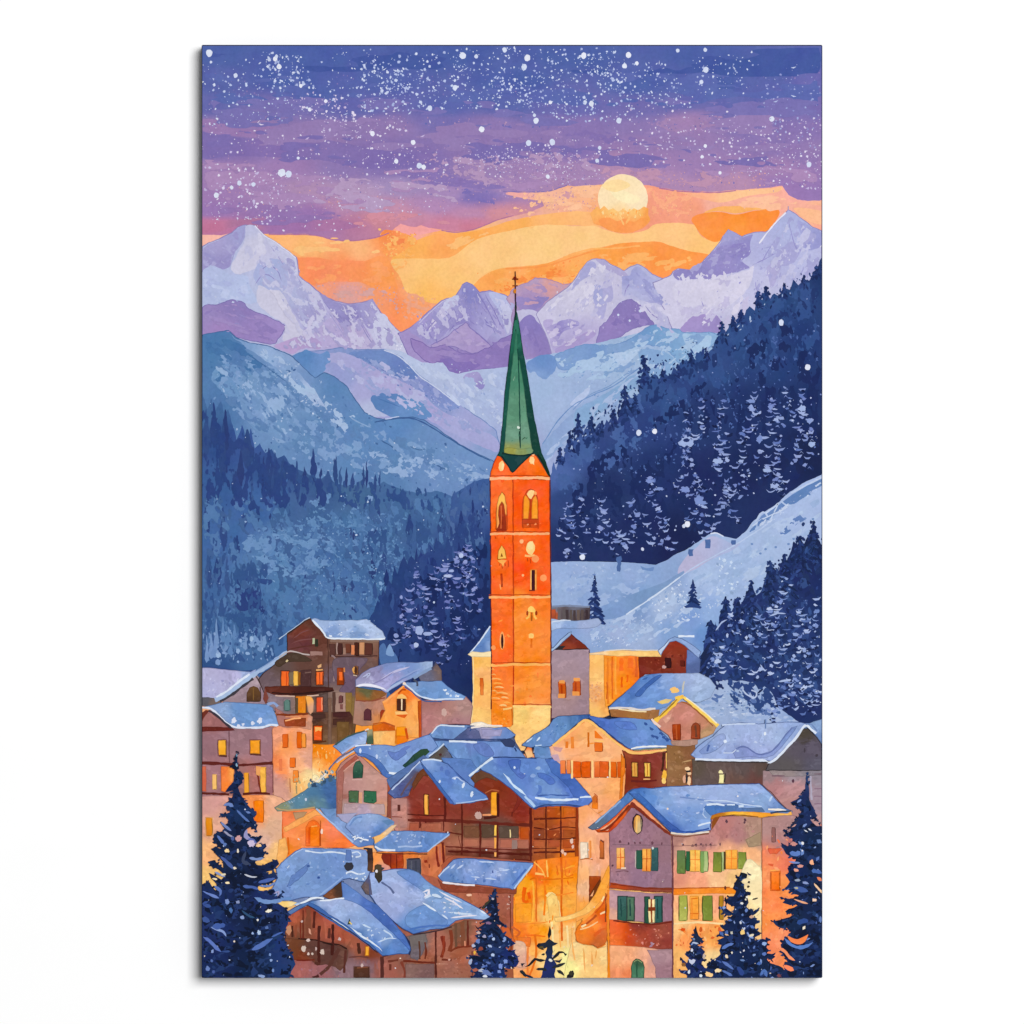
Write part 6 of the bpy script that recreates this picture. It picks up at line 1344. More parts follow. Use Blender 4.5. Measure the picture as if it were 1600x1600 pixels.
for s, w in (('637,1272 665,1274 694,1274', 1.8), ('637,1281 670,1282 700,1282 735,1284 770,1286 800,1288 832,1289', 5), ('700,1330 740,1331 780,1333 832,1335', 3.6), ('696,1300 710,1302 722,1304', 2), ('716,1306 720,1326', 1), ('690,1322 720,1324 760,1326 830,1328', 2.2), ('834,1280 870,1279 905,1276', 2), ('834,1311 870,1311 905,1309', 2.2), ('834,1332 870,1331 905,1330', 2.6), ('834,1293 860,1296 880,1292 905,1294', 1.8), ('832,1326 870,1325', 1.6),
             ('700,1338 760,1341 828,1344', 2.2)):
    bm_.s(s, R.choice(['#5a1c12', '#52180e', '#64241a']), w)
for x, a, b, w in ((695, 1244, 1284, 3.6), (721.5, 1254, 1336, 2.6), (750, 1284, 1340, 3), (777, 1286, 1340, 3.2), (829, 1262, 1348, 4), (853, 1260, 1334, 2.4), (876, 1260, 1345, 2.2), (656, 1284, 1294, 2.8), (693, 1282, 1298, 1.5), (800, 1288, 1292, 1.6), (665, 1282, 1290, 2)):
    bm_.s([(x, a), (x + .6, (a + b) / 2), (x, b)], '#571b12', w)
for x0, y0, x1, y1, c in ((725, 1291, 748, 1308, '#744a34'), (753, 1290, 772, 1308, '#5c4434'), (780, 1291, 810, 1309, '#5e4a3e'), (813, 1293, 826, 1310, '#b8501c'), (725, 1311, 747, 1322, '#b06c54'), (753, 1312, 773, 1323, '#aa6a54'), (782, 1312, 800, 1324, '#b06854'), (800, 1312, 808, 1326, '#9a7c74'), (809, 1312, 826, 1325, '#ac6854'), (640, 1286, 654, 1298, '#a85840'), (659, 1286, 690, 1299, '#a86048'),
                          (834, 1264, 850, 1277, '#a8502c'), (856, 1263, 874, 1277, '#b04e18'), (880, 1262, 898, 1278, '#c8601a'), (834, 1297, 850, 1309, '#8a4428'), (856, 1298, 874, 1309, '#943e18'), (880, 1297, 900, 1308, '#a04a1c'), (834, 1314, 850, 1323, '#b45e38'), (857, 1313, 874, 1323, '#ac4e2c'), (880, 1313, 900, 1324, '#b04c18')):
    ck.r(x0, y0, x1, y1, c, .7)
ck.d('840,1262 905,1262 905,1334 840,1336', 30, (.8, 3), ['#c8682c', '#8a3c18', '#d8804c', '#b85a24'], (.3, .7))
bm_.s('834,1279 870,1278.5 905,1276', '#5a1c10', 1.8); bm_.s('834,1311 870,1311 905,1309', '#5a1c10', 2)
for x in (853, 876):
    bm_.s([(x, 1262), (x, 1345)], '#5c2010', 2)
bm_.p('900,1256 907,1256 908,1300 906,1340 903,1380 898,1384 899,1330', [(903, 1270, '#8c3410'), (902, 1370, '#a04810')], amp=.4)
w_ = win(ck, 663.5, 1242, 669, 1272, '#f6b04c', frame='#5a1c10'); w_ = win(ck, 767.5, 1238, 776.5, 1273.5, '#f9a836', vg='#f29a24'); w_.p('776.5,1240 780,1240 780,1276 776.5,1276', '#4a140c'); w_.s('758,1239 768,1234 780,1236', '#a85a3c', 2.4); w_.s('754,1273 768,1273', '#e89868', 2.6); w_.s('756,1278 776,1276', '#4a1810', 4)
win(ck, 772.5, 1289, 775.8, 1306, '#fbc85c'); win(ck, 772.5, 1309, 775.8, 1325, '#f9ac50'); win(ck, 772.5, 1331, 775.5, 1338, '#f5b060'); win(ck, 796.5, 1296, 798.4, 1308, '#f5dca0')
ck.p('800,1226 812,1232 816,1246 808,1262 800,1270 806,1256 808,1244', '#7c2c20', sm=1); ck.s('800,1268 800,1276', '#5c1c14', 2)
kr = ck.sub('roof', label='left snowy chalet gable roof')
kr.p('606,1239 612,1230 624,1219 638,1207 650,1194 660,1186 668,1192 660,1204 650,1220 642,1232 638,1243 626,1246 616,1247', [(615, 1238, '#5a6ca8'), (640, 1212, '#586494'), (655, 1194, '#6a88c4'), (630, 1235, '#4e5890'), (648, 1215, '#54464c')], ol='#2f3c6a', olw=1)
kr.s('612,1234 630,1217 646,1200 658,1188', '#c0d0ee', 2); kr.s('626,1243 640,1222 654,1206', '#64505c', 3); kr.p('644,1226 652,1210 662,1200 670,1212 662,1212 654,1222 646,1234', '#6a3c24')
kr.p('656,1189 662,1186 676,1186 690,1190 700,1194 706,1200 718,1212 734,1226 750,1236 760,1243 763,1249 748,1251 734,1255 720,1254 709,1257 702,1248 692,1236 680,1220 668,1204', [(668, 1192, '#88a8e0'), (690, 1196, '#6a8ed0'), (680, 1210, '#6088cc'), (700, 1220, '#5c84cc'), (720, 1228, '#6a92d4'), (715, 1248, '#6c94d8'), (745, 1244, '#6088cc'), (695, 1205, '#5a7ec8')], ol='#304a86', olw=1.2)
kr.p('658,1194 664,1198 676,1213 690,1230 702,1245 710,1256 704,1256 692,1240 678,1222 666,1206', '#4068b4')
kr.s('660,1188 674,1186.5 690,1189', '#cfdff4', 2.4); kr.s('712,1255 730,1253 748,1250 762,1248', '#a9c4ec', 2.2)
for x, y, a, b in ((724, 1227, 2.4, 4), (737, 1241, 2.6, 4), (687, 1221, 1.8, 2.6), (710, 1216, 2.4, 1.6)):
    kr.e(x, y, a, b, '#dbe6f8', .3, .3)
kr.e(699, 1207, 4, 5, '#5074c0'); kr.e(690, 1201, 3, 4, '#5878c2'); kr.s('706,1216 714,1214 722,1220 728,1222', '#b8ccf0', 1.8); kr.s('706,1198 716,1212 728,1222', '#4468b0', 1.6)
k2 = ck.sub('roof', label='right snowy chalet roof')
k2.p('736,1216 742,1208 754,1203 768,1209 782,1217 776,1220 760,1214 748,1219 742,1224', [(745, 1215, '#64402c'), (765, 1212, '#6a4430')])
k2.p('748,1199 756,1192 766,1184 772,1182.5 792,1183 822,1184 850,1184 868,1186 880,1194 892,1208 906,1226 918,1238 926,1245 925,1251 918,1259 905,1261 885,1259 860,1259 842,1261 836,1264 828,1260 816,1248 800,1234 784,1221 768,1210 754,1204', [
    (765, 1195, '#6a90ce'), (790, 1195, '#5478c4'), (800, 1205, '#5c82cc'), (830, 1200, '#6088d0'), (850, 1195, '#6a92d4'), (790, 1215, '#6088cc'), (820, 1220, '#5f84d0'), (850, 1225, '#7298d6'), (870, 1205, '#4e74c4'), (890, 1225, '#4a70c4'), (870, 1240, '#789cda'), (900, 1240, '#5076c8'), (830, 1240, '#6a8ed6'), (915, 1250, '#5a80d0'), (850, 1255, '#5a82cc'), (810, 1235, '#5a84cc')], ol='#2f4a8a', olw=1.2)
k2.p('794,1189 804,1186 814,1188 812,1200 812,1206 822,1212 816,1217 806,1210 798,1200', [(804, 1192, '#4468bc'), (814, 1210, '#5474c6')], sm=1)
k2.p('840,1208 850,1208 864,1216 868,1222 860,1226 850,1218 842,1214', '#5478cc', sm=1)
k2.p('852,1186 868,1186 884,1200 905,1224 924,1246 905,1246 896,1244 888,1230 876,1218 862,1206', [(865, 1195, '#4a70c0'), (885, 1218, '#3f64b8'), (910, 1240, '#4a70c4')])
k2.e(841, 1200, 4, 2.6, '#9ab8e2'); k2.e(833, 1212, 4.4, 3, '#8aa8e0'); k2.e(804, 1199, 1.8, 2.2, '#cfe0f6'); k2.p('840,1226 846,1228 846,1238 836,1244 842,1234', '#5a7ecc', sm=1)
k2.s('786,1208 794,1216 801,1226 812,1234 822,1243', '#cfe4fa', 3.4, taper=1); k2.s('820,1244 830,1254 836,1260', '#b0d0f4', 4)
k2.s('836,1246 850,1248 872,1250 896,1249 904,1249', '#dcebfb', 3.4); k2.s('906,1246 915,1245 924,1245', '#dcebfb', 3.2); k2.s('840,1243 860,1242 890,1243', '#3f60ac', 2); k2.s('834,1263 850,1258 880,1257 910,1260', '#2f4684', 1.8)
k2.s('733,1213 742,1205 752,1197 764,1188 770,1184', '#d8e6f6', 3.4); k2.s('772,1183 790,1183 820,1184 838,1185', '#2c4478', 2)
k2.p('826,1164 830,1168 833,1182 824,1184 820,1174', [(828, 1170, '#e88040'), (826, 1180, '#fbc48c')], amp=.4); k2.s('824,1166 830,1164 835,1166 834,1176', '#c0ccec', 2)
k2.p('834,1166 850,1164 862,1166 862,1184 848,1185 836,1183', [(845, 1172, '#5f88c2'), (855, 1180, '#6a90cc')])

# ---------------- orange gable house, centre right
gc = Paint('house', label='peach gabled house with a row of orange shutters right of the tower')
gc.p('858,1166 872,1154 892,1140 915,1124 935,1136 956,1156 976,1170 978,1200 976,1232 974,1248 955,1262 930,1286 916,1290 905,1280 926,1252 924,1244 905,1222 888,1204 872,1190 862,1180', [
    (915, 1135, '#fbb06c'), (890, 1155, '#fba868'), (880, 1175, '#fbb080'), (920, 1165, '#fbb47c'), (950, 1175, '#fbb480'), (870, 1185, '#e8b8a0'), (930, 1185, '#f9b07a'), (900, 1200, '#f9a468'), (960, 1205, '#f9a060'), (930, 1225, '#fbb07c'), (960, 1235, '#fba868'), (945, 1265, '#f9a97a'), (918, 1275, '#f5a470')], amp=.7)
gc.s('862,1165 880,1152 898,1138 914,1126', '#e07c30', 2.2)
gc.p('864,1166 880,1168 876,1175 866,1172', '#d49c98'); gc.p('860,1180 872,1178 876,1190 866,1188', '#c8a4b4')
for x0, y0, x1, y1, c in ((884, 1158.5, 888, 1169, '#e07820'), (892, 1151, 897, 1169.5, '#e4822c'), (918, 1144, 921, 1167, '#c8640f'), (929, 1160, 941.5, 1174, '#e26a12')):
    win(gc, x0, y0, x1, y1, c)
w_ = gc.sub('window'); w_.p('929,1142 930,1141 943,1154 929,1153', '#e8741c'); w_.s('928,1157 943,1158', '#fcc070', 2.6); w_.s('921,1162 929,1161', '#f0903c', 2)
for x0, x1, c in ((876, 884, '#f08448'), (886, 892, '#ee8a50'), (895, 908, '#e06210'), (909, 923, '#de5e12'), (929, 937, '#ee8440'), (937, 951, '#dc5e14'), (954, 963, '#e4681c'), (965, 973, '#d8581a')):
    win(gc, x0, 1190 + (0 if x0 > 890 else -2), x1, 1214.5 - (6 if x0 < 890 else 0), c, vg='#d65a10' if x0 > 890 else '#e88440', name='shutter')
for x in (893.5, 925.5, 952.5):
    gc.s([(x, 1188), (x + .3, 1202), (x, 1216)], '#fcd08c', 2.8)
gc.p('926,1246 930,1242 934,1248 934,1264 925,1263', [(929, 1250, '#c86420'), (930, 1260, '#f08020')]); gc.s('928,1240 933,1244 932,1254', '#b04a18', 1.6)
gc.s('922,1278 932,1272 942,1266', '#d8843c', 1.8)
gc.p('972,1172 984,1178 1000,1178 1042,1175 1043,1200 1041,1228 1004,1232 990,1236 982,1244 975,1250 977,1220 979,1195', [(978, 1185, '#8c3a20'), (1000, 1190, '#7c3024'), (1025, 1185, '#84382e'), (1010, 1220, '#7c2c1e'), (985, 1230, '#7a2a14'), (1035, 1215, '#8a4836')])
gc.s('975,1178 977,1190 978,1200', '#5a2418', 2.2); gc.p('971,1178 976,1186 977,1205 974,1214 972,1246 968,1248 970,1210', '#e07818')
for x0, x1, c in ((988, 995.5, '#e0a44c'), (1007.5, 1015.5, '#f6c45c')):
    w_ = win(gc, x0, 1192, x1, 1213, c, frame='#5c2018'); w_.s([(x0 + 3.6, 1192), (x0 + 4, 1212)], '#b87428', 1.4)
gc.s('986,1220 1000,1221 1026,1219', '#64201a', 3); gc.s('1005,1217 1016,1217', '#e8b070', 1.6)
gc.s('1037,1176 1036,1195 1034,1205', '#4c2418', 4); gc.s('1041,1176 1041,1200', '#f0c068', 1.6); gc.e(1038, 1212, 3.6, 9, '#f5b848', .1); gc.e(1037, 1220, 3.6, 5, '#fbd078')
rc = gc.sub('roof')
rc.p('815,1164 824,1156 834,1148 846,1142 858,1134 864,1124 872,1119 888,1118 905,1117 922,1116 920,1122 910,1124 900,1132 886,1144 872,1156 860,1166 850,1167 838,1165 830,1168', [(835, 1156, '#6088c4'), (860, 1145, '#6790cc'), (880, 1130, '#6590c8'), (900, 1122, '#4f7ab4'), (850, 1160, '#6a90cc'), (912, 1119, '#3a62a4')], ol='#2c4470', olw=1)
rc.s('822,1160 832,1152', '#c8dcf4', 2.6, taper=1); rc.s('838,1158 844,1151', '#d8e8fa', 2.8, taper=1); rc.s('836,1165 846,1164', '#bcd4f2', 2.4); rc.d('840,1150 880,1125 890,1130 850,1158', 16, (.8, 2.8), ['#86a8dc', '#4c78bc'], (.2, .5), (2.2, 2.8))
rc.p('918,1118 935,1121 952,1123 970,1121 990,1122 1014,1122 1022,1130 1032,1142 1044,1154 1058,1163 1056,1168 1040,1168 1015,1169 990,1172 978,1167 964,1157 948,1146 934,1134 924,1126', [(935, 1128, '#4a70c4'), (960, 1128, '#5076c8'), (990, 1130, '#6890d4'), (1012, 1132, '#6a94d2'), (960, 1145, '#567cc8'), (1000, 1150, '#6a90d4'), (980, 1160, '#5f88cc'), (1035, 1160, '#6088cc'), (1020, 1145, '#658ed0')], ol='#2c4a86', olw=1)
rc.s('920,1122 936,1134 952,1147 966,1158 980,1168', '#2c4478', 1.8)
for x, y in ((1009, 1131), (1018, 1139), (1020, 1150), (1026, 1152), (1033, 1146), (1037, 1152), (1042, 1156)):
    rc.e(x, y, 3.6, 2, '#34559c', .6, .3)
rc.p('960,1128 985,1128 995,1140 970,1138', '#5a7ed0', sm=1)
rc.s('864,1165 880,1152 898,1138 915,1125 935,1137 956,1155 976,1170 988,1176 1010,1176 1038,1172 1062,1171', '#f8c070', 3.6)
rc.s('986,1170 1000,1167 1030,1166 1056,1168 1066,1172', '#eceef0', 2.6); rc.s('990,1172 1020,1170 1044,1169', '#8a8a68', 1.8)

# ---------------- pink gable with yellow eaves and the blue roof beside it
pg = Paint('house', label='small pink gabled house with yellow eaves under a blue roof, right of the barn')
pg.p('952,1108 1030,1108 1028,1122 1010,1124 980,1121 955,1119', [(960, 1114, '#9a6438'), (1000, 1114, '#a2703a'), (1020, 1116, '#9a6a40')])
pg.p('1022,1128 1040,1114 1058,1098 1066,1096 1074,1098 1092,1112 1120,1134 1114,1146 1100,1152 1088,1156 1070,1158 1050,1158 1044,1148 1036,1142 1028,1136', [(1040, 1125, '#c68a7a'), (1066, 1105, '#bc7c6c'), (1066, 1140, '#c2806c'), (1095, 1130, '#c08068'), (1105, 1145, '#b8906c'), (1050, 1152, '#d08a74'), (1075, 1120, '#c88478')])
pg.p('1048,1158 1090,1155 1090,1162 1080,1166 1060,1166 1050,1163', '#b48c7c')
pg.p('1042,1164 1070,1167 1086,1164 1086,1190 1095,1206 1096,1230 1042,1230', [(1055, 1180, '#8c643c'), (1075, 1175, '#85583a'), (1085, 1210, '#7a4430'), (1060, 1215, '#8c6240'), (1050, 1200, '#946c48')])
pg.d('1044,1166 1084,1168 1080,1225 1046,1226', 22, (.8, 3), ['#9a7450', '#7a5434', '#a8805c'], (.4, .8))
w_ = win(pg, 1051, 1131.5, 1063.5, 1155.5, '#a84214', vg='#8c3012'); w_.s('1057,1132 1057,1155', '#b8582c', 2); w_ = win(pg, 1080, 1129, 1093.5, 1154, '#8a3c20', vg='#9a4420', arch=1); w_.s('1086,1133 1088,1152', '#6a3c2a', 3)
pg.p('1036,1124 1050,1114 1048,1122 1040,1130', '#d8a08c'); pg.e(1044, 1122, 3, 2, '#e8b4a0')
for x, y, a, b, c in ((1074, 1201, 4, 3, '#f4d0a4'), (1077, 1208, 3, 3, '#eac49c'), (1069, 1217, 2.4, 6, '#d8a488'), (1076.5, 1220, 3, 7, '#eec49a'), (1073, 1216, 1.6, 8, '#20242c'), (1075, 1205, 4, 1.6, '#2c2a2c')):
    pg.e(x, y, a, b, c, 0, .15)
pg.s('1068,1190 1080,1188', '#b89468', 2)
rp_ = pg.sub('roof')
rp_.p('951,1106 962,1095 975,1084 990,1070 1002,1058 1014,1054 1030,1052 1060,1052 1092,1052 1108,1060 1118,1072 1110,1090 1090,1098 1074,1094 1064,1088 1052,1094 1040,1104 1030,1108 1000,1108 970,1107', [(965, 1098, '#5a84cc'), (990, 1078, '#4f78c4'), (1015, 1058, '#5a84cc'), (1010, 1080, '#6f98d6'), (1000, 1098, '#6a92d4'), (1040, 1065, '#8aa8dc'), (1035, 1090, '#7098d6'), (1070, 1060, '#a0b4de'), (1095, 1070, '#a4badf'), (1100, 1085, '#9cb4dc'), (1055, 1080, '#7ea0d8')])
rp_.p('992,1086 1000,1076 1012,1066 1026,1056 1034,1054 1024,1064 1010,1076 1000,1088', '#3f68b4', sm=1); rp_.s('1003,1062 1012,1058', '#3c62ac', 3.4, taper=1)
rp_.s('952,1107 975,1106 1000,1109 1024,1107', '#e0d8d4', 3.4); rp_.s('966,1108 990,1111 1010,1112', '#f0dcb0', 2); rp_.s('952,1110 954,1118', '#4a3424', 1.8)
rp_.s('1022,1128 1036,1116 1050,1102 1062,1090 1068,1088', '#f2c04c', 6.4); rp_.s('1030,1120 1046,1104 1060,1090', '#8a6c2c', 1.8); rp_.s('1068,1089 1082,1101 1098,1114 1112,1126 1122,1134', '#f8d068', 5); rp_.s('1072,1090 1090,1104 1108,1119 1120,1130', '#f6ecd0', 2); rp_.s('1064,1096 1078,1102 1096,1117 1114,1134', '#9a5c2c', 1.8)
rp_.e(1053.5, 1078, 7.4, 4.6, '#f5c478', .15, .2); rp_.p('1026,1096 1040,1092 1050,1093 1044,1098 1034,1100', '#dcc080'); rp_.e(1036, 1097, 5, 2.4, '#e8c878'); rp_.s('1066,1082 1068,1068 1069,1064', '#c8c4b8', 2.6); rp_.e(1060, 1090, 5, 3, '#f5c858')
rp_.s('1018,1123 1024,1130 1032,1136', '#f0d4c8', 3.4)

# ---------------- grey house with the lavender roof at the right edge
lv = Paint('house', label='grey and pink house under a wide lavender snow roof at the right edge')
lv.p('1082,1186 1130,1187 1204,1188 1206,1196 1194,1206 1192,1228 1082,1230', [(1090, 1200, '#5e5046'), (1120, 1195, '#64524e'), (1160, 1200, '#60504e'), (1190, 1198, '#5c4a44'), (1100, 1220, '#625250'), (1150, 1222, '#6a4e46'), (1185, 1222, '#6c4440')])
w_ = win(lv, 1123.5, 1210, 1131, 1223.5, '#f2e8a8'); w_.e(1126, 1206.5, 3.4, 3.4, '#f2e6b0'); w_.s('1122,1209 1129,1209', '#5a4438', 1.4); w_.s('1133,1208 1132,1222', '#3c302c', 1.6)
lv.p('1192,1204 1215,1203 1250,1203 1290,1202 1290,1400 1230,1300 1236,1270 1222,1256 1206,1238 1192,1226', [(1200, 1210, '#a08488'), (1240, 1208, '#9a8890'), (1280, 1208, '#958a96'), (1210, 1230, '#b88284'), (1245, 1230, '#ba8a8c'), (1240, 1260, '#b68682'), (1275, 1250, '#a08a98'), (1230, 1290, '#b88a88'), (1275, 1300, '#b89090')])
lv.p('1200,1203 1290,1201 1290,1210 1260,1212 1210,1213', [(1220, 1207, '#988888'), (1275, 1206, '#8a828c')], amp=.9); lv.s('1206,1212 1226,1212', '#7a5c68', 2); lv.s('1272,1209 1290,1209', '#7a6470', 1.8); lv.e(1239, 1220, 2, 3, '#5a3848'); lv.s('1266,1212 1268,1250', '#b0a8bc', 3)
for y in (1232, 1244, 1256):
    lv.s([(1272, y), (1290, y)], '#8a6c80', 1.4)
lv.p('1202,1190 1214,1180 1228,1166 1242,1150 1254,1138 1262,1138 1274,1150 1290,1170 1290,1203 1250,1204 1210,1203 1196,1204', [(1215, 1192, '#5a5458'), (1240, 1170, '#5c5460'), (1255, 1145, '#4c443c'), (1270, 1170, '#5a5262'), (1280, 1195, '#5c5868'), (1225, 1198, '#5c5658')], ol='#2f2a30', olw=1.3)
lv.e(1257, 1172, 1.4, 4, '#463e48'); lv.e(1276, 1180, 2.4, 2.4, '#463e48')
rl = lv.sub('roof')
rl.p('1262,1131 1275,1126 1290,1122 1290,1172 1282,1158 1272,1146', [(1275, 1135, '#86a4d4'), (1280, 1155, '#6a88c0')])
rl.p('1079,1179 1090,1166 1102,1157 1114,1150 1124,1140 1136,1131 1160,1129 1185,1131 1210,1129 1236,1128 1252,1129 1262,1131 1256,1136 1244,1150 1230,1165 1216,1180 1204,1189 1190,1187 1160,1187 1120,1186 1090,1187', [
    (1095, 1172, '#8fa8dc'), (1130, 1145, '#a4b8e2'), (1160, 1140, '#a3b7e4'), (1200, 1140, '#a9bce4'), (1170, 1160, '#a2b4e2'), (1220, 1150, '#a4b9e4'), (1110, 1178, '#9cb0e0'), (1160, 1178, '#8f9fd4'), (1235, 1140, '#97aee0'), (1200, 1175, '#a0b0e0')], ol='#5a6a98', olw=1)
rl.p('1146,1176 1156,1168 1166,1168 1178,1176 1190,1178 1204,1174 1216,1162 1230,1146 1240,1136 1246,1134 1236,1148 1222,1166 1208,1180 1196,1184 1170,1182 1150,1184', [(1165, 1174, '#8796d0'), (1205, 1178, '#8a9cd6'), (1230, 1150, '#7e96d0')])
rl.s('1144,1176 1152,1169 1162,1166 1172,1171 1184,1178 1200,1177 1214,1166 1226,1150 1238,1136', '#6474b0', 1.8); rl.s('1130,1176 1144,1176 1150,1171', '#c9d6f0', 1.8)
rl.p('1092,1174 1104,1164 1116,1152 1130,1146 1134,1156 1124,1168 1110,1176 1096,1178', [(1105, 1170, '#8098d0'), (1125, 1155, '#98acdc')], sm=1); rl.s('1105,1174 1108,1164', '#4a64a8', 3)
rl.s('1086,1186 1120,1187 1160,1188 1190,1188 1203,1191 1218,1180 1232,1165 1246,1149 1258,1133 1268,1140 1275,1146', '#dde6f6', 3.6); rl.s('1088,1189 1130,1190 1170,1191 1200,1191', '#3c3434', 1.8); rl.s('1258,1131 1268,1132 1276,1142', '#6f88bc', 2)
rl.s('1128,1133 1150,1131 1180,1131', '#c6d6f2', 2.4); rl.e(1133, 1158, 2.6, 3, '#dfeafa'); rl.e(1195, 1146, 2, 2.8, '#e8f0fb'); rl.s('1196,1124 1196,1138', '#6a84b8', 1.6)
rl.d('1110,1150 1230,1135 1200,1172 1120,1176', 26, (.8, 2.8), ['#b4c6ea', '#8ea2d6', '#c0ceee'], (.3, .7), (-.3, .4))
lv.r(1095, 1226, 1192, 1230, '#5a4440', .5)

# ---------------- glowing lane and stairs, bottom centre
gl = Paint('house', label='glowing orange house wall with arches at the bottom centre')
gl.p('800,1392 812,1380 828,1362 836,1344 870,1340 904,1338 902,1372 900,1384 902,1400 900,1440 898,1480 900,1535 796,1535 800,1480', [
    (845, 1350, '#ee7c16'), (885, 1352, '#f4841a'), (840, 1370, '#ee6a10'), (880, 1372, '#fb9420'), (820, 1385, '#fba42c'), (815, 1410, '#fa9a28'), (830, 1400, '#f07a18'), (850, 1395, '#fb9820'), (885, 1390, '#fb9c34'), (890, 1410, '#fba848'), (825, 1430, '#fb9c24'), (855, 1415, '#fbb85c'), (860, 1432, '#fac878'), (885, 1430, '#fb9a34'),
    (812, 1450, '#f3801c'), (835, 1455, '#fb8c14'), (815, 1465, '#ec741c'), (850, 1455, '#fb9c1c'), (870, 1460, '#fac880'), (890, 1460, '#fbc27a'), (812, 1480, '#e8b48c'), (815, 1500, '#d8a08c'), (835, 1485, '#fbac58'), (845, 1500, '#fbcc88'), (870, 1490, '#fbd488'), (890, 1500, '#fdf0a4'), (800, 1520, '#fba868'), (830, 1520, '#fba048'), (885, 1520, '#fbe49c')], step=3)
for s, c, w in (('828,1374 836,1372 838,1380 838,1440', '#d8680c', 2.4), ('832,1376 834,1400 832,1440', '#fbb040', 3), ('850,1372 852,1400 850,1430', '#f07c10', 3), ('877,1340 878,1380 877,1410 878,1470', '#d8640c', 3.4), ('842,1374 870,1373 896,1371', '#d8700f', 2.2), ('856,1398 874,1398 896,1394', '#f08424', 2), ('820,1386 818,1408 826,1408', '#e8620c', 5), ('826,1394 828,1404', '#e8580c', 6), ('801,1398 800,1420 801,1442', '#fbd490', 3.4), ('805,1462 830,1461 852,1463', '#ec7418', 2.4), ('800,1443 830,1443 856,1440', '#ec8420', 1.8),
                ('836,1460 838,1480 836,1500 826,1528', '#e07018', 3.4), ('826,1470 824,1500 825,1528', '#e8843c', 3), ('854,1400 858,1396 866,1398 872,1412 874,1432', '#fbd490', 4), ('838,1344 839,1362', '#c85408', 2), ('854,1344 856,1370', '#fcbc60', 2.6), ('834,1346 846,1358 852,1370', '#f9b050', 2), ('836,1365 850,1366', '#fcc070', 2.6), ('870,1352 872,1366', '#d8680c', 2), ('884,1344 884,1368 896,1366', '#e8741c', 2), ('880,1358 898,1352', '#f9a030', 3), ('862,1440 864,1470 866,1500', '#fbe0a0', 3), ('874,1446 876,1480', '#f5b060', 2.4), ('886,1446 888,1480', '#fbd89c', 3)):
    gl.s(s, c, w)
gl.p('855,1402 862,1396 870,1400 873,1416 874,1432 858,1433', [(862, 1405, '#f9cc7c'), (868, 1425, '#f6c270')]); gl.r(806, 1412, 830, 1440, '#fb9a26', 1); gl.r(808, 1464, 828, 1478, '#e8782c', 1.4)
gl.p('797,1475 804,1470 818,1472 822,1484 820,1508 808,1510 800,1500', [(805, 1480, '#e4b89c'), (815, 1500, '#dca890')], sm=1)
gl.d('800,1340 900,1345 898,1470 802,1470', 50, (1, 4.5), ['#fbb048', '#ee7410', '#fb8c14', '#f9a23c', '#e86c10'], (.2, .5), (1.3, 1.8))

pw = Paint('house', label='peach house wall with stairs curling down, between the chalet and the mauve house')
pw.p('904,1262 918,1258 930,1268 945,1280 953,1296 953,1370 950,1404 940,1416 920,1430 900,1440 901,1400 903,1372 905,1340', [(912, 1275, '#f7a870'), (925, 1290, '#f2b08c'), (945, 1310, '#f0a884'), (915, 1325, '#f5b080'), (935, 1340, '#f5aa80'), (910, 1365, '#f0b078'), (930, 1360, '#ecb090'), (915, 1390, '#eab48c'), (908, 1410, '#fba44c'), (948, 1370, '#fba450')])
w_ = win(pw, 907, 1316, 919, 1341.5, '#fbe4c8'); w_.s('906,1343 918,1341 926,1343', '#b06c3c', 1.8); w_.r(921, 1313, 924, 1342, '#e89050', .5)
w_ = win(pw, 937, 1314, 944, 1341.5, '#d8702a', vg='#a85a24'); w_.s('938,1312 943,1316', '#7a4030', 2); w_.s('937,1340 943,1340', '#8a4420', 1.8)
w_ = win(pw, 920.5, 1369, 938, 1398, '#a84a18', vg='#8c3410', name='door'); w_.p('921,1398 938,1372 939,1380 926,1402 920,1410', '#6c3414'); w_.p('922,1400 928,1390 926,1400', '#f5b080')
st = pw.sub('staircase', label='pale orange handrail sweeping down to the lane')
st.p('952,1352 953,1376 946,1394 936,1410 922,1424 905,1432 884,1438 868,1440 866,1434 884,1431 900,1426 916,1416 928,1400 938,1380', [(948, 1365, '#f9a43c'), (935, 1400, '#fba23c'), (915, 1422, '#fbb864'), (880, 1436, '#fbc878')], sm=1)
st.p('953,1376 952,1384 950,1440 948,1470 942,1476 934,1480 926,1476 912,1474 902,1470 898,1458 903,1448 912,1436 926,1426 940,1410', [(945, 1395, '#f28c2c'), (935, 1420, '#e06a14'), (945, 1430, '#d85a0c'), (925, 1440, '#f58a30'), (910, 1455, '#f08024'), (925, 1465, '#e8701c'), (940, 1465, '#d0682c'), (932, 1475, '#c0602a')])
for s, c, w in (('950,1388 940,1408 926,1424 910,1438', '#fba040', 4), ('945,1400 943,1412', '#c04c10', 3), ('944,1400 940,1408', '#fcd89c', 3), ('932,1430 918,1442 908,1446', '#b04c14', 3), ('934,1440 920,1448 906,1452', '#fcc890', 2), ('946,1424 938,1428', '#fbd0a0', 3), ('916,1444 908,1448', '#fcd8a4', 3), ('950,1396 940,1414 930,1426', '#c85414', 2.2), ('902,1450 899,1462 904,1472 920,1476 934,1481 946,1474', '#d8701c', 1.4), ('898,1450 894,1464', '#f5c080', 2.6), ('928,1462 940,1452 948,1450', '#d8601c', 4)):
    st.s(s, c, w)
cw = Paint('house', label='cream plaster wall at the bottom, under the orange stairs')
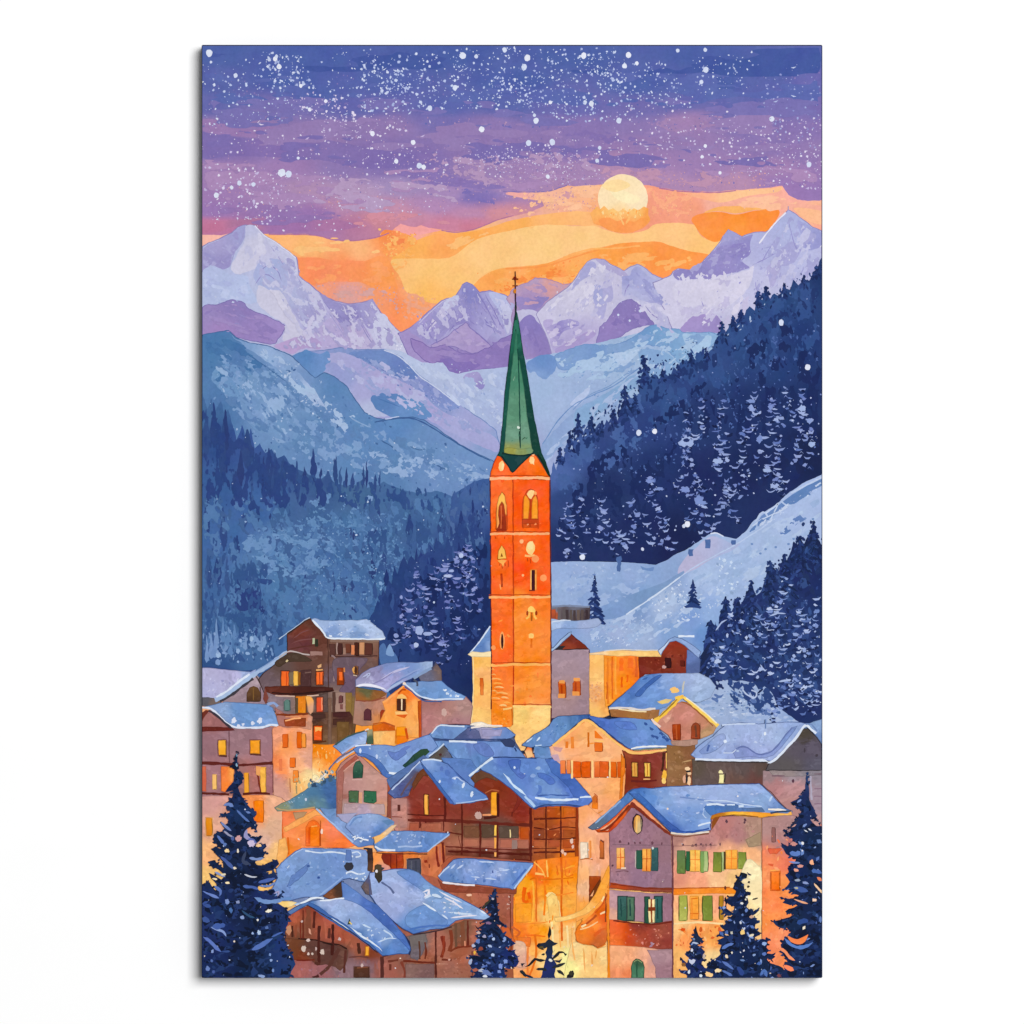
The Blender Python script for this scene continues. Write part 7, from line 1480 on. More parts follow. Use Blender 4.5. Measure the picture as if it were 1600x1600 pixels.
cw.p('893,1472 900,1472 912,1476 926,1478 934,1482 948,1478 950,1535 880,1535 886,1500', [(895, 1490, '#fbd494'), (905, 1500, '#fbd48c'), (925, 1495, '#f8c47c'), (945, 1495, '#fad08c'), (920, 1520, '#f9c880'), (893, 1510, '#fdee9c'), (940, 1520, '#f9c47c')])
for s in ('912,1480 914,1520', '924,1486 926,1510', '932,1484 930,1498'):
    cw.s(s, '#eaa85c', 2.4, taper=1)
cw.s('895,1440 894,1470 898,1500', '#f5b468', 2.4)

# ---------------- large mauve house, bottom right
mh = Paint('house', label='large mauve and peach house with green shutters at the bottom right')
mh.p('952,1296 965,1282 978,1266 986,1260 1000,1270 1024,1288 1048,1304 1051,1330 1051,1388 953,1388', [(985, 1270, '#9a7080'), (965, 1310, '#a07484'), (1000, 1310, '#9b7282'), (1035, 1320, '#98707c'), (965, 1365, '#a57a88'), (1000, 1370, '#99748a'), (1040, 1370, '#9a7484'), (956, 1345, '#b07c80')])
mh.p('1048,1305 1080,1303 1110,1300 1112,1280 1125,1276 1150,1275 1192,1276 1191,1330 1191,1388 1192,1535 1160,1535 1050,1535 1051,1390', [
    (1060, 1312, '#b07e74'), (1100, 1315, '#b8807c'), (1130, 1290, '#b87c78'), (1150, 1300, '#b88080'), (1180, 1290, '#b08878'), (1180, 1315, '#b4907c'), (1070, 1322, '#d09c88'), (1080, 1345, '#eca488'), (1110, 1345, '#f0a88c'), (1140, 1335, '#f0b088'), (1175, 1335, '#f0b080'), (1060, 1375, '#e0957c'), (1090, 1378, '#f0a480'), (1120, 1375, '#f4c090'), (1150, 1375, '#f8c888'), (1178, 1370, '#fae4b0'),
    (1060, 1400, '#f5b080'), (1090, 1400, '#fbb060'), (1120, 1405, '#f2a880'), (1150, 1400, '#f5b468'), (1180, 1410, '#fae0ac'), (1060, 1445, '#fbc080'), (1080, 1465, '#f59a50'), (1120, 1465, '#f8a454'), (1060, 1500, '#fbb870'), (1120, 1500, '#fbd498'), (1060, 1525, '#fbb468'), (1150, 1450, '#fbc078'), (1180, 1480, '#f8c888')], step=3)
mh.d('960,1290 1040,1310 1045,1380 960,1380', 30, (.8, 3), ['#a87e8e', '#8e6878', '#a08090'], (.4, .8)); mh.d('1110,1280 1185,1280 1180,1318 1110,1318', 24, (.8, 3.4), ['#b07474', '#c08a84', '#a86c6c'], (.4, .8))
mh.p('1165,1312 1188,1300 1189,1320 1170,1324', '#a88c70'); mh.s('1190,1276 1190.5,1320 1190,1400 1191,1528', '#9a6a54', 1.8)
mh.p('950,1298 958,1288 972,1274 986,1256 995,1262 986,1262 974,1278 962,1292 952,1300 934,1300 930,1296', [(945, 1297, '#b84010'), (970, 1275, '#d85818'), (985, 1258, '#8c3418')])
mh.s('934,1296 950,1286 968,1270 984,1252', '#d8581c', 3); mh.s('938,1298 952,1292 968,1276 984,1258', '#7c2c14', 3.4); mh.s('986,1254 1000,1266 1020,1282 1036,1296 1048,1304', '#7c3020', 4.4)
w_ = mh.sub('window'); w_.e(996, 1287, 8.8, 16, '#35202a', 0, .06); w_.e(996.4, 1287.6, 6.4, 14.4, [(991, 1287, '#b8701c'), (995, 1285, '#f0a84c'), (1000, 1290, '#d0b888')], 0, .05); w_.s('995,1275 994.6,1300', '#fbc070', 2.2); w_.s('1001,1276 1002,1296', '#6a6058', 1.8)
for x, y in ((969, 1315), (982, 1318), (992, 1317), (1000, 1317), (1019, 1317), (1034, 1318), (1067, 1320), (1082, 1321), (1087, 1320), (1095, 1319), (1098, 1321), (1103, 1320), (1110, 1320), (1125, 1319), (957, 1352), (1164, 1281), (1163, 1285), (1135, 1283)):
    mh.e(x, y, R.uniform(1.2, 2.2), R.uniform(1.4, 2.8), R.choice(['#5c3c48', '#6a4450']), 0, .3)
mh.s('957,1319 990,1320 1030,1320 1048,1321', '#80606c', 1.1); mh.s('1052,1322 1080,1321 1120,1320', '#9c6c64', 1.1)
w_ = win(mh, 963.5, 1325, 975.5, 1357, '#fbc070', vg='#f59a4c', bar='#d8641c'); w_.s('962,1362 975,1360 982,1362', '#7c5460', 1.6); w_.s('970,1356 978,1356', '#f4d8c0', 2.4)
w_ = win(mh, 1003.5, 1326, 1017, 1361, '#fbb458', vg='#fb9a44', bar='#b8500f'); win(mh, 994.5, 1328, 1003, 1357, '#2c5a48', name='shutter'); win(mh, 1018, 1324, 1028, 1360, '#3a6868', vg='#2c5458', name='shutter'); mh.s('993,1330 993,1355', '#c0b0a8', 1.6); mh.e(1020, 1325, 2, 2, '#d8dcd8')
w_ = win(mh, 1078, 1328, 1094, 1361, '#fbc260', vg='#fbb850', bar='#e8781c')
for x0, y0, x1, y1, c, v_ in ((1058, 1329, 1070.5, 1364.5, '#5f7a4e', '#6c8440'), (1072, 1330, 1077.5, 1360, '#22603f', '#2c6a40'), (1094.5, 1330, 1100, 1363, '#7aa060', '#86a850'), (1100, 1330, 1106, 1361, '#a8c47c', '#c0cc8c'), (1114.5, 1331, 1127.5, 1362, '#66782c', '#8a9434'), (1128, 1330, 1131.5, 1360, '#b0c088', '#a8b870'), (1153.5, 1331, 1165.5, 1357, '#7a8a34', '#94a044')):
    s_ = win(mh, x0, y0, x1, y1, c, vg=v_, name='shutter'); s_.s([(x1, y0 + 1), (x1 + .4, y1 - 2)], '#3f4a28', 1.2)
w_ = win(mh, 1133.5, 1328, 1152, 1357, '#fbb24c', vg='#f9a03c', bar='#f0842c'); mh.r(1130.5, 1330, 1133.5, 1358, '#4a3820', .4)
mh.p('953,1379 975,1382 1000,1386 1030,1387 1051,1387 1051,1394 1020,1393 985,1390 953,1387', [(965, 1383, '#b4481c'), (1000, 1388, '#94402c'), (1040, 1391, '#8a4634')]); mh.s('954,1381 980,1384 1010,1388 1050,1389', '#7a2c18', 1.6)
mh.p('1050,1388 1075,1387 1100,1387 1130,1386 1150,1388 1150,1396 1120,1395 1090,1396 1050,1398', [(1060, 1392, '#ee8426'), (1110, 1391, '#f59030'), (1145, 1391, '#f08a20')]); mh.s('1050,1388 1090,1387 1140,1386', '#b85c20', 1.8); mh.e(1133, 1387, 2, 3, '#6a3424')
mh.p('952,1390 985,1393 1020,1396 1051,1396 1051,1442 1020,1442 985,1438 952,1436', [(960, 1410, '#c29498'), (995, 1415, '#ad8494'), (1040, 1420, '#a07484'), (975, 1400, '#b48c98'), (956, 1430, '#e0a890')])
for x0, y0, x1, y1, c, v_ in ((966, 1401, 979, 1438, '#3a6460', '#2c5a4c'), (980, 1402, 990.5, 1437, '#54785e', '#4c705a'), (1008, 1402, 1014, 1442, '#2c5a44', '#28523c'), (1023, 1401, 1034, 1441, '#2f6460', '#2c5c54')):
    s_ = win(mh, x0, y0, x1, y1, c, vg=v_, frame='#3a4444', name='shutter'); s_.s([(x0 + 4, y0 + 3), (x0 + 4.5, y1 - 6)], '#1c4240', 2)
w_ = win(mh, 1013.5, 1405, 1023, 1441, '#f5dca0', vg='#f2e0a8'); w_.s('1017.5,1404 1018,1441', '#8a3c14', 2.4); w_.r(1013, 1417, 1024, 1423, '#7c3414', .5)
mh.p('952,1436 970,1438 990,1442 1010,1444 1030,1442 1051,1438 1051,1482 1030,1482 1005,1480 985,1478 953,1476', [(958, 1450, '#e8622c'), (968, 1460, '#e06020'), (980, 1465, '#c24a20'), (1000, 1460, '#a24430'), (1030, 1460, '#984838'), (1045, 1475, '#8c3c30'), (1000, 1446, '#7c2c24'), (960, 1470, '#ee7434')])
mh.d('975,1444 1045,1446 1045,1478 975,1474', 30, (.8, 2.4), ['#d8887c', '#b45c48', '#e8a08c', '#c87860'], (.6, 1)); mh.s('958,1438 990,1442 1020,1444 1050,1440', '#6c2418', 2.2); mh.d('1012,1472 1022,1474 1020,1482', 6, (1.5, 3), ['#b894a0', '#a88498'])
mh.p('953,1477 985,1478 1005,1480 1030,1483 1051,1483 1051,1535 953,1535', [(962, 1500, '#f4ac7c'), (980, 1490, '#f2ac80'), (1010, 1495, '#e8a888'), (1030, 1500, '#b08890'), (1045, 1520, '#a87c88'), (965, 1522, '#ee9468'), (1018, 1520, '#e4a48c'), (980, 1525, '#f08a5c')])
mh.p('1012,1484 1051,1484 1051,1530 1026,1530 1024,1512 1018,1496', [(1035, 1490, '#ae8890'), (1040, 1520, '#a47a86')], amp=1)
w_ = mh.sub('door'); w_.p('986.5,1535 986.5,1510 989,1502 994,1497.5 999,1498.5 1004,1503 1006.5,1511 1005.5,1535', [(990, 1515, '#46785c'), (1002, 1520, '#4c8060'), (996, 1500, '#3c5c44')], ol='#2c4636', olw=1.2); w_.s('995,1503 995,1520 995,1528', '#24503c', 2.4); w_.s('990,1503 996,1499 1003,1504', '#8a9868', 1.4)
mh.s('952,1300 953,1340 953,1384', '#7a5460', 1.3); mh.s('1050,1305 1051,1345 1051,1400 1051,1480 1051,1528', '#6c3c44', 2.4); mh.s('951,1390 950,1440 951,1480 951,1528', '#e88420', 3.4); mh.s('947,1395 946,1440', '#7c3c1c', 1.6)
w_ = win(mh, 1078, 1400, 1091.5, 1436, '#fba440', vg='#f99a38'); w_.s('1078,1427 1092,1427', '#d8701c', 1.6); w_.s('1081,1402 1081,1434', '#e8842c', 1.6); w_.s('1080,1404 1090,1403', '#d8741c', 2)
for x0, y0, x1, y1, c, v_ in ((1060.5, 1399, 1073.5, 1438, '#a4ac44', '#b8b860'), (1097.5, 1399, 1113, 1438, '#7a8a34', '#7c8c34'), (1123.5, 1399, 1130, 1436, '#b88428', '#a87c24')):
    s_ = win(mh, x0, y0, x1, y1, c, vg=v_, name='shutter'); s_.s([(x0, y0 + 2), (x0 + .3, y1 - 1)], '#4a4a20', 1.4)
mh.s('1053,1443 1090,1441 1130,1443', '#fcd8a0', 3)
mh.d('1054,1448 1128,1446 1120,1480 1056,1476', 34, (1.2, 5), ['#f08a3c', '#fba860', '#e8783c', '#f9b878', '#d8622c'], (.3, .7)); mh.e(1067, 1452, 4, 2.6, '#d8581c'); mh.e(1095, 1452, 2.4, 4, '#c85a20')
mh.p('1164,1348 1172,1342 1184,1352 1190,1362 1190,1420 1174,1430 1166,1400 1156,1375', [(1175, 1360, '#fae6b8'), (1182, 1400, '#f9e2b0'), (1172, 1420, '#f8dca4')], sm=1)
mr_ = mh.sub('roof')
mr_.p('919,1293 930,1284 944,1272 958,1260 972,1247 982,1236 988,1232 996,1238 990,1248 978,1258 964,1272 950,1284 936,1294 926,1296', [(930, 1290, '#5c7088'), (955, 1264, '#5a7cb4'), (978, 1244, '#4a76b8')], ol='#33486c', olw=1)
mr_.s('930,1286 950,1268 970,1251', '#8fb0dc', 2.4)
mr_.p('982,1238 990,1232 1002,1231 1020,1232 1040,1229 1070,1228 1110,1226 1150,1225 1186,1224 1194,1230 1204,1240 1214,1251 1226,1263 1238,1267 1236,1273 1220,1272 1195,1271 1165,1268 1140,1269 1122,1271 1112,1276 1109,1290 1111,1296 1098,1299 1080,1301 1062,1302 1048,1300 1036,1288 1022,1274 1008,1260 996,1250', [
    (995, 1240, '#3f70bc'), (1015, 1245, '#5a88cc'), (1030, 1235, '#7a9cd6'), (1040, 1255, '#8aaae0'), (1060, 1238, '#98b0e2'), (1090, 1235, '#9fb4e2'), (1140, 1235, '#9db4e4'), (1180, 1235, '#98b2e4'), (1130, 1252, '#9cb2e2'), (1190, 1252, '#8fb0e0'), (1060, 1275, '#7fa2dc'), (1090, 1270, '#7ea2dc'), (1085, 1290, '#6f96d8'), (1040, 1278, '#5a84cc'), (1050, 1294, '#3c66b8'), (1100, 1285, '#86a8de'), (1215, 1262, '#7090cc'), (1160, 1262, '#86a2d6')], ol='#34508c', olw=1.1)
mr_.p('984,1240 992,1244 1006,1258 1022,1274 1038,1288 1050,1298 1062,1297 1050,1288 1036,1276 1022,1262 1010,1250 998,1240', [(1000, 1250, '#3a68b8'), (1040, 1284, '#3860b0')])
mr_.s('1062,1245 1076,1247 1100,1250 1120,1255 1160,1255 1180,1258', '#6f8cc8', 1.8); mr_.s('1100,1251 1130,1251 1160,1256 1190,1260', '#c6d8f4', 1.8)
mr_.p('1100,1262 1104,1257 1120,1258 1150,1257 1160,1262 1190,1262 1195,1268 1165,1268 1130,1268 1110,1274 1104,1268', [(1110, 1266, '#4a78c0'), (1150, 1262, '#5074b0'), (1185, 1265, '#5876a4')]); mr_.s('1104,1257 1120,1256 1132,1258', '#dbe8f8', 3); mr_.s('1136,1257 1148,1257', '#d4e4f8', 2.6); mr_.s('1154,1260 1162,1259', '#cfe0f6', 3)
mr_.s('1200,1264 1215,1265 1228,1267', '#f4ece0', 3.4); mr_.s('1202,1252 1206,1244', '#bcd2f2', 3); mr_.s('1100,1262 1098,1272 1104,1278', '#b8cef0', 2)
mr_.p('1110,1280 1112,1274 1124,1270 1145,1268 1170,1268 1200,1270 1230,1271 1236,1267 1237,1273 1226,1274 1200,1275 1190,1277 1165,1275 1140,1273 1124,1276', [(1116, 1276, '#b8741c'), (1150, 1270, '#fbb83c'), (1190, 1272, '#f0a030'), (1225, 1272, '#fbbc5c')], amp=.4)
mr_.s('1204,1270 1220,1268 1236,1267', '#2f4468', 2.6); mr_.s('1128,1275 1150,1273 1185,1276', '#6a3c28', 1.4); mr_.p('1112,1284 1116,1277 1126,1275 1120,1284 1112,1296', '#8a4a1c')
mr_.s('1048,1301 1062,1303 1085,1302 1108,1299', '#e8dccc', 2.6); mr_.s('1050,1296 1066,1299 1084,1299 1108,1294', '#2c54a8', 2.8); mr_.s('1090,1290 1100,1287 1110,1285', '#dce8f8', 3); mr_.s('1048,1305 1064,1307 1085,1305 1108,1302', '#7a4c38', 1.6)
for x, y in ((1072, 1268), (1076, 1263), (1032, 1247), (1028, 1255), (1096, 1268), (1074, 1243)):
    mr_.e(x, y, R.uniform(2, 4), R.uniform(2, 4), R.choice(['#6a90d0', '#7296d4']), 0, .3)
mr_.d('1030,1236 1190,1230 1200,1250 1060,1290', 40, (.9, 3.6), ['#aec2ea', '#86a4dc', '#8fade2', '#b6c8ee'], (.3, .6), (-.3, .4))

fr = Paint('house', label='plain orange and mauve house front at the right edge behind the fir')
fr.p('1191,1278 1205,1276 1225,1274 1240,1274 1290,1290 1290,1535 1191,1535', [(1200, 1290, '#b88c88'), (1225, 1290, '#b48a88'), (1215, 1315, '#b88684'), (1230, 1322, '#c87a74'), (1205, 1340, '#f0865c'), (1230, 1345, '#ea7a5c'), (1200, 1365, '#f5935c'), (1230, 1380, '#f59450'), (1205, 1410, '#f8864a'), (1205, 1440, '#fb8c4c'), (1220, 1460, '#f59064'), (1240, 1420, '#f5904c'), (1200, 1500, '#f08a5c'), (1240, 1500, '#f59050'), (1275, 1350, '#d88468')])
win(fr, 1206, 1293, 1211.5, 1315, '#94625e'); fr.p('1199,1326 1222,1326 1214,1334 1202,1334', '#e06444', amp=1.2); fr.s('1200,1350 1208,1352', '#d85c34', 3)
w_ = win(fr, 1204.5, 1362, 1218, 1390, '#fb7c1c', vg='#f57018', frame='#e8722c'); w_.s('1203,1360 1218,1359', '#fba850', 2.6); w_.s('1205,1390 1219,1390', '#d05414', 1.6); w_.s('1204.6,1364 1204.6,1388', '#a84c14', 1.6)
fr.d('1193,1300 1230,1300 1230,1500 1193,1500', 40, (1, 4), ['#f59868', '#e87a50', '#f9a470', '#f0844c'], (.3, .7))
AUTO[0] = .65

# ================================================================ FOREGROUND LEFT: BARNS WITH SNOW ROOFS
bd = Paint('house', label='brown lower house wall in the shade below the chalets')
bd.p('632,1336 700,1336 760,1340 832,1346 806,1388 802,1400 802,1535 700,1535 690,1440 650,1370', [(660, 1345, '#a85c44'), (700, 1342, '#a25840'), (680, 1400, '#a65e48'), (720, 1400, '#aa6248'), (760, 1395, '#a65c46'), (790, 1410, '#a05c4a'), (780, 1440, '#9a5640'), (795, 1480, '#a85a38'), (770, 1500, '#94543e'), (760, 1420, '#a45e48')])
bd.d('690,1385 800,1392 798,1470 745,1425', 22, (.8, 3), ['#b06a50', '#9a543e', '#a86048'], (.3, .7)); bd.e(733, 1398, 4.6, 2, '#f0c0a4'); bd.s('797,1398 798,1440 799,1500', '#6a3018', 1.6); bd.d('792,1400 798,1400 798,1424 792,1424', 9, (.8, 1.8), ['#d8b4a8', '#c89c90'])
bd.s('800,1448 812,1456 806,1464', '#c8602c', 3); bd.p('782,1446 796,1450 800,1462 806,1472 790,1466', '#c8602c')

sl = Paint('shed', label='small orange shed with brown doors under a flat blue snow roof')
sl.p('582,1332 600,1330 640,1332 690,1318 696,1322 695,1352 690,1374 676,1370 660,1366 640,1362 610,1360 582,1358', [(588, 1342, '#f59a50'), (610, 1334, '#e8883c'), (645, 1338, '#e07c3c'), (600, 1356, '#d8988c'), (630, 1356, '#d88858'), (670, 1345, '#b86440'), (675, 1362, '#c87048'), (660, 1335, '#e08848')])
sl.p('598,1332 612,1333 630,1332 631,1345 629,1358 616,1360 608,1352 600,1348 596,1340', [(603, 1340, '#7c2414'), (620, 1345, '#a03c18'), (625, 1355, '#a84418')])
for x in (611, 620):
    sl.s([(x, 1334), (x, 1358)], '#6a2010', 1.6)
w_ = win(sl, 636, 1342, 657, 1368, '#4c4c5c', vg='#42465a', frame='#d89468', name='door'); w_.s('638,1342 656,1341', '#2a2430', 2); w_.s('643,1345 643,1364', '#5e606c', 2); w_.s('650,1345 650,1366', '#3c404e', 2)
sl.s('663,1346 668,1345', '#8a3018', 3.4); sl.s('682,1322 683,1342 686,1354', '#7a2818', 3.2); sl.s('692,1316 693,1340 694,1362', '#6a2014', 4); sl.s('687,1322 688,1346', '#c07058', 3); sl.s('671,1350 671,1356', '#7a3420', 1.6); sl.p('690,1352 700,1340 712,1336 700,1350 692,1366', '#a8563c')
rs = sl.sub('roof')
rs.p('584,1317 592,1310 602,1303 614,1298 636,1298 656,1298.5 674,1300 690,1301 703,1302 702,1305 690,1313 678,1322 668,1331 655,1332 638,1330 620,1330 600,1329 590,1330 586,1324', [(600, 1312, '#6a90cc'), (630, 1304, '#7598d2'), (690, 1304, '#6a94d4'), (640, 1318, '#7a9ad2'), (660, 1326, '#5f88c8'), (610, 1324, '#6a90cc')], ol='#3f5688', olw=1)
rs.s('586,1322 594,1327 606,1328 618,1328', '#dfe8f6', 3.2); rs.s('702,1304 690,1313 678,1322 668,1330', '#a8c4ea', 2); rs.s('592,1314 600,1309 607,1305', '#b8ccec', 2, taper=1); rs.s('588,1332 604,1333 640,1334 668,1334', '#6a3424', 1.8); rs.s('622,1323 634,1322 645,1323 660,1321', '#a9c0ea', 2.6)
rs.d('612,1302 664,1304 664,1318 614,1316', 26, (.8, 2.6), ['#a3bbe6', '#b8ccee', '#86a4dc'], (.3, .7))

rm = Paint('shed', label='long low shed with a blue grey snow roof in front of the chalets')
rm.p('684,1374 692,1381 720,1382 760,1386 798,1390 808,1380 806,1396 700,1394 690,1388', '#8a4430')
rx = rm.sub('roof')
rx.p('684,1369 692,1360 700,1351 708,1343 716,1341 740,1341 770,1344 800,1346 822,1347 833,1348 832,1353 824,1362 814,1374 806,1384 801,1390 796,1388 780,1386 760,1383 735,1381 710,1379 694,1378 688,1374', [(705, 1355, '#7c9cd4'), (720, 1346, '#6f90cc'), (760, 1350, '#6a8ccc'), (810, 1352, '#6f94d4'), (740, 1360, '#8fa8de'), (780, 1362, '#98aee0'), (700, 1370, '#5f84c4'), (740, 1374, '#6f90d0'), (780, 1378, '#6c8ed2'), (810, 1370, '#668ed2')], ol='#33487c', olw=1.1)
rx.s('685,1369 694,1360 702,1353', '#c2d2ee', 2.2); rx.s('691,1378 704,1380 722,1382 742,1383', '#eee4e8', 2.8); rx.s('832,1351 822,1364 812,1377 803,1388', '#b4cef0', 2.4); rx.s('800,1383 812,1370 822,1358', '#4a70bc', 2.4)
for s in ('704,1358 712,1350', '714,1358 724,1351', '736,1369 750,1371', '758,1372 776,1374', '784,1360 796,1358', '748,1346 772,1347'):
    rx.s(s, '#c0d2f2', 2.4, taper=1)
rx.d('730,1354 810,1356 800,1372 735,1370', 34, (.9, 3.4), ['#a6bce8', '#86a2da', '#b4c6ee'], (.3, .6), (-.3, .4)); rx.s('770,1360 770,1364', '#34488c', 1.6); rx.d('695,1366 790,1380 720,1378', 12, (.9, 2.6), ['#4f74b8', '#5a80c4'])

kf = Paint('house', label='blue roofed house with chimney posts behind the front barn, lower left')
kf.p('440,1400 500,1398 520,1380 545,1372 580,1372 600,1400 610,1430 560,1410 470,1414', '#7a8cb8')
k1 = kf.sub('roof', label='large blue snow roof with a round dark hole')
k1.p('420,1396 428,1384 434,1372 432,1358 440,1348 452,1338 462,1330 472,1325 490,1325 510,1326 530,1325 548,1326 572,1328 578,1340 580,1362 576,1378 562,1376 546,1372 536,1374 522,1386 508,1397 496,1402 478,1401 464,1404 452,1408 436,1406 424,1402', [
    (440, 1375, '#7c9ed8'), (470, 1335, '#7f9fd4'), (510, 1332, '#7496d0'), (500, 1360, '#7296d0'), (470, 1380, '#7a9cd4'), (530, 1345, '#7296d2'), (520, 1375, '#7296d0'), (560, 1340, '#86a2d6'), (565, 1365, '#86a4d8'), (490, 1395, '#7a9cd6'), (440, 1398, '#7494d0')], ol='#3f5a96', olw=1)
k1.s('477,1329 500,1332 520,1331 540,1334 552,1338', '#d5e2f4', 2.4); k1.s('550,1332 560,1331 564,1337 556,1339', '#d5e2f4', 2.2); k1.s('455,1338 464,1331 474,1326', '#a9c0ea', 1.6)
k1.p('448,1385 456,1368 470,1358 486,1346 480,1360 466,1374 454,1384', '#6484c6', amp=1); k1.e(482, 1353, 2.6, 1.8, '#3f5ca0'); k1.e(498, 1371, 2.4, 2, '#34549c'); k1.s('449,1356 452,1352', '#c8d8f0', 2)
k1.d('440,1350 530,1335 520,1380 450,1398', 24, (.8, 3), ['#8aa8dc', '#6486c6', '#94b0e0'], (.3, .7))
k1.p('541,1328 548,1328 550,1344 540,1344', '#5c7cbc'); k1.e(545.5, 1353.5, 7.8, 6.6, '#33343e', 0, .12); k1.s('541,1364 550,1362 560,1366 570,1364', '#dfe9f8', 2.4); k1.d('540,1362 572,1362 572,1376 544,1372', 12, (1, 2.8), ['#dbe6f6', '#c0d2ee']); k1.s('500,1398 515,1387 528,1376 536,1370', '#8fb0e4', 2.6)
k1.p('505,1400 516,1391 527,1382 534,1377 536,1398 530,1404 516,1404', [(515, 1398, '#7c4a30'), (530, 1390, '#4a3428')]); k1.s('536,1377 537,1398', '#26242c', 2.4)
k1.p('575,1326 582,1325 583,1342 582,1362 575,1360', [(578, 1335, '#3c2a28'), (578, 1355, '#5a3c2c')]); k1.s('569,1325 580,1327', '#2a2a3c', 2.6); k1.p('565,1385 574,1372 579,1360 579,1398 572,1396', [(572, 1388, '#6a5a5c'), (577, 1375, '#54567c')])
k2f = kf.sub('roof', label='pale snow roof sloping to the right with blue shadow')
k2f.p('577,1364 586,1362 597,1361 612,1358 628,1357 642,1358 654,1364 662,1372 674,1382 686,1389 700,1395 716,1402 732,1410 748,1419 758,1425 766,1432 758,1437 744,1436 726,1435 712,1438 706,1443 700,1448 688,1451 672,1452 658,1456 646,1459 636,1454 624,1446 612,1436 600,1424 588,1412 578,1398', [
    (590, 1380, '#9bb2e4'), (610, 1370, '#a3b6e4'), (620, 1395, '#a6b4e0'), (640, 1362, '#6f92d0'), (655, 1375, '#7494d2'), (650, 1400, '#a0b2e0'), (600, 1405, '#a2b0de'), (625, 1420, '#9aaadc'), (640, 1440, '#6f98d8'), (665, 1435, '#6c96d6'), (690, 1435, '#6c94d4'), (680, 1395, '#86a8d8'), (700, 1410, '#8fb0dc'), (690, 1420, '#86a6dc'), (730, 1420, '#86aadc'), (755, 1432, '#9cbce8'), (645, 1452, '#4f7ac6')], ol='#34508c', olw=1.1)
k2f.p('620,1362 640,1359 654,1364 664,1374 680,1386 694,1394 690,1404 672,1398 656,1388 640,1378 628,1370', [(640, 1368, '#6a8fd0'), (680, 1394, '#7aa0d4')], sm=1)
k2f.p('634,1432 648,1420 662,1414 676,1420 690,1432 700,1440 690,1448 668,1449 650,1452 636,1446', [(650, 1435, '#7098d6'), (680, 1440, '#6890d0')], sm=1); k2f.s('640,1452 660,1448 680,1446 702,1446', '#4a74c0', 3)
k2f.s('588,1365 586,1358 600,1356 590,1362', '#3a3c48', 2)
for s, w in (('660,1394 670,1390 668,1398 662,1402', 3), ('664,1404 676,1398 690,1402', 4), ('660,1410 672,1418 682,1424', 3), ('694,1402 710,1410 724,1420', 2.4), ('700,1425 720,1427 738,1428', 3), ('704,1434 725,1431 745,1430', 2.4), ('686,1392 704,1402 722,1410', 2), ('750,1422 760,1428', 3), ('702,1412 716,1414', 2), ('690,1428 700,1436', 2.2)):
    k2f.s(s, R.choice(['#dfe9f8', '#cfdff4', '#e8e4f0']), w, taper=1)
k2f.d('660,1392 730,1415 740,1430 690,1428', 30, (.8, 2.8), ['#c8d8f2', '#a4bce4', '#e2e0ee', '#7fa4d4'], (.3, .7)); k2f.d('580,1370 650,1370 640,1430 590,1405', 20, (.8, 3), ['#b2c2ea', '#94a8dc'], (.3, .7))
k2f.p('586,1352 590,1350 596,1351 597,1374 592,1380 586,1370', [(590, 1355, '#4c4030'), (592, 1372, '#3a342c')], amp=.4); k2f.e(588.5, 1361, 2.2, 2.6, '#e8e4ec'); k2f.s('596,1378 606,1384 612,1390 616,1396', '#5a6894', 3)
k2f.s('578,1374 580,1398', '#5c5a78', 2.6)
kf.p('596,1490 610,1470 640,1462 660,1457 690,1452 706,1446 726,1438 748,1438 766,1436 766,1535 590,1535', [(620, 1485, '#8a5648'), (652, 1475, '#766868'), (665, 1500, '#9c5c44'), (690, 1475, '#a86a58'), (720, 1455, '#7c5440'), (750, 1460, '#a86450'), (720, 1490, '#a05a40'), (610, 1520, '#a06052'), (650, 1522, '#80584c'), (700, 1515, '#9c6454'), (740, 1500, '#a06450'), (740, 1525, '#98604c')], amp=.6)
kf.p('640,1463 664,1458 668,1470 660,1490 652,1500 642,1496', [(648, 1470, '#746a68'), (655, 1490, '#70646c')])
for s, c, w in (('681,1454 681,1490 681,1528', '#54221a', 3.2), ('655,1470 656,1484 656,1498', '#5a3424', 2.4), ('664,1472 666,1486 664,1498', '#6a2c1c', 3), ('630,1501 660,1503 680,1504', '#6a2a1a', 3.2), ('627,1502 632,1515 632,1528', '#7c3a2c', 4), ('704,1453 706,1470 702,1486', '#7c3824', 5), ('690,1462 694,1478 690,1496', '#7a2c1c', 5), ('712,1442 713,1480', '#6c4a38', 4), ('722,1440 724,1478', '#7c4a34', 7), ('731,1438 731,1478', '#64281c', 3), ('704,1486 716,1480 740,1478', '#74301c', 3), ('690,1499 706,1500', '#6a2a1c', 3), ('738,1486 738,1528', '#6a3028', 2), ('606,1502 622,1500', '#6c3428', 4), ('610,1506 610,1516', '#6a3428', 4), ('646,1460 680,1455 706,1448', '#3f2a30', 2), ('598,1494 620,1488 642,1482', '#5a2c20', 3), ('694,1462 692,1492', '#8c3a24', 3), ('726,1470 727,1478', '#d89070', 2), ('682,1506 700,1506', '#b07a68', 2)):
    kf.s(s, c, w)
kf.r(634, 1506, 678, 1528, [(640, 1512, '#8a6660'), (670, 1525, '#7c5a58')], .6); kf.d('686,1505 735,1485 735,1526 690,1526', 18, (.8, 2.6), ['#b47a68', '#8a5240', '#d0a090'])
kf.p('604,1460 620,1452 632,1460 640,1470 642,1484 640,1492 632,1482 618,1468', [(620, 1465, '#2c3868'), (638, 1484, '#24305a')])

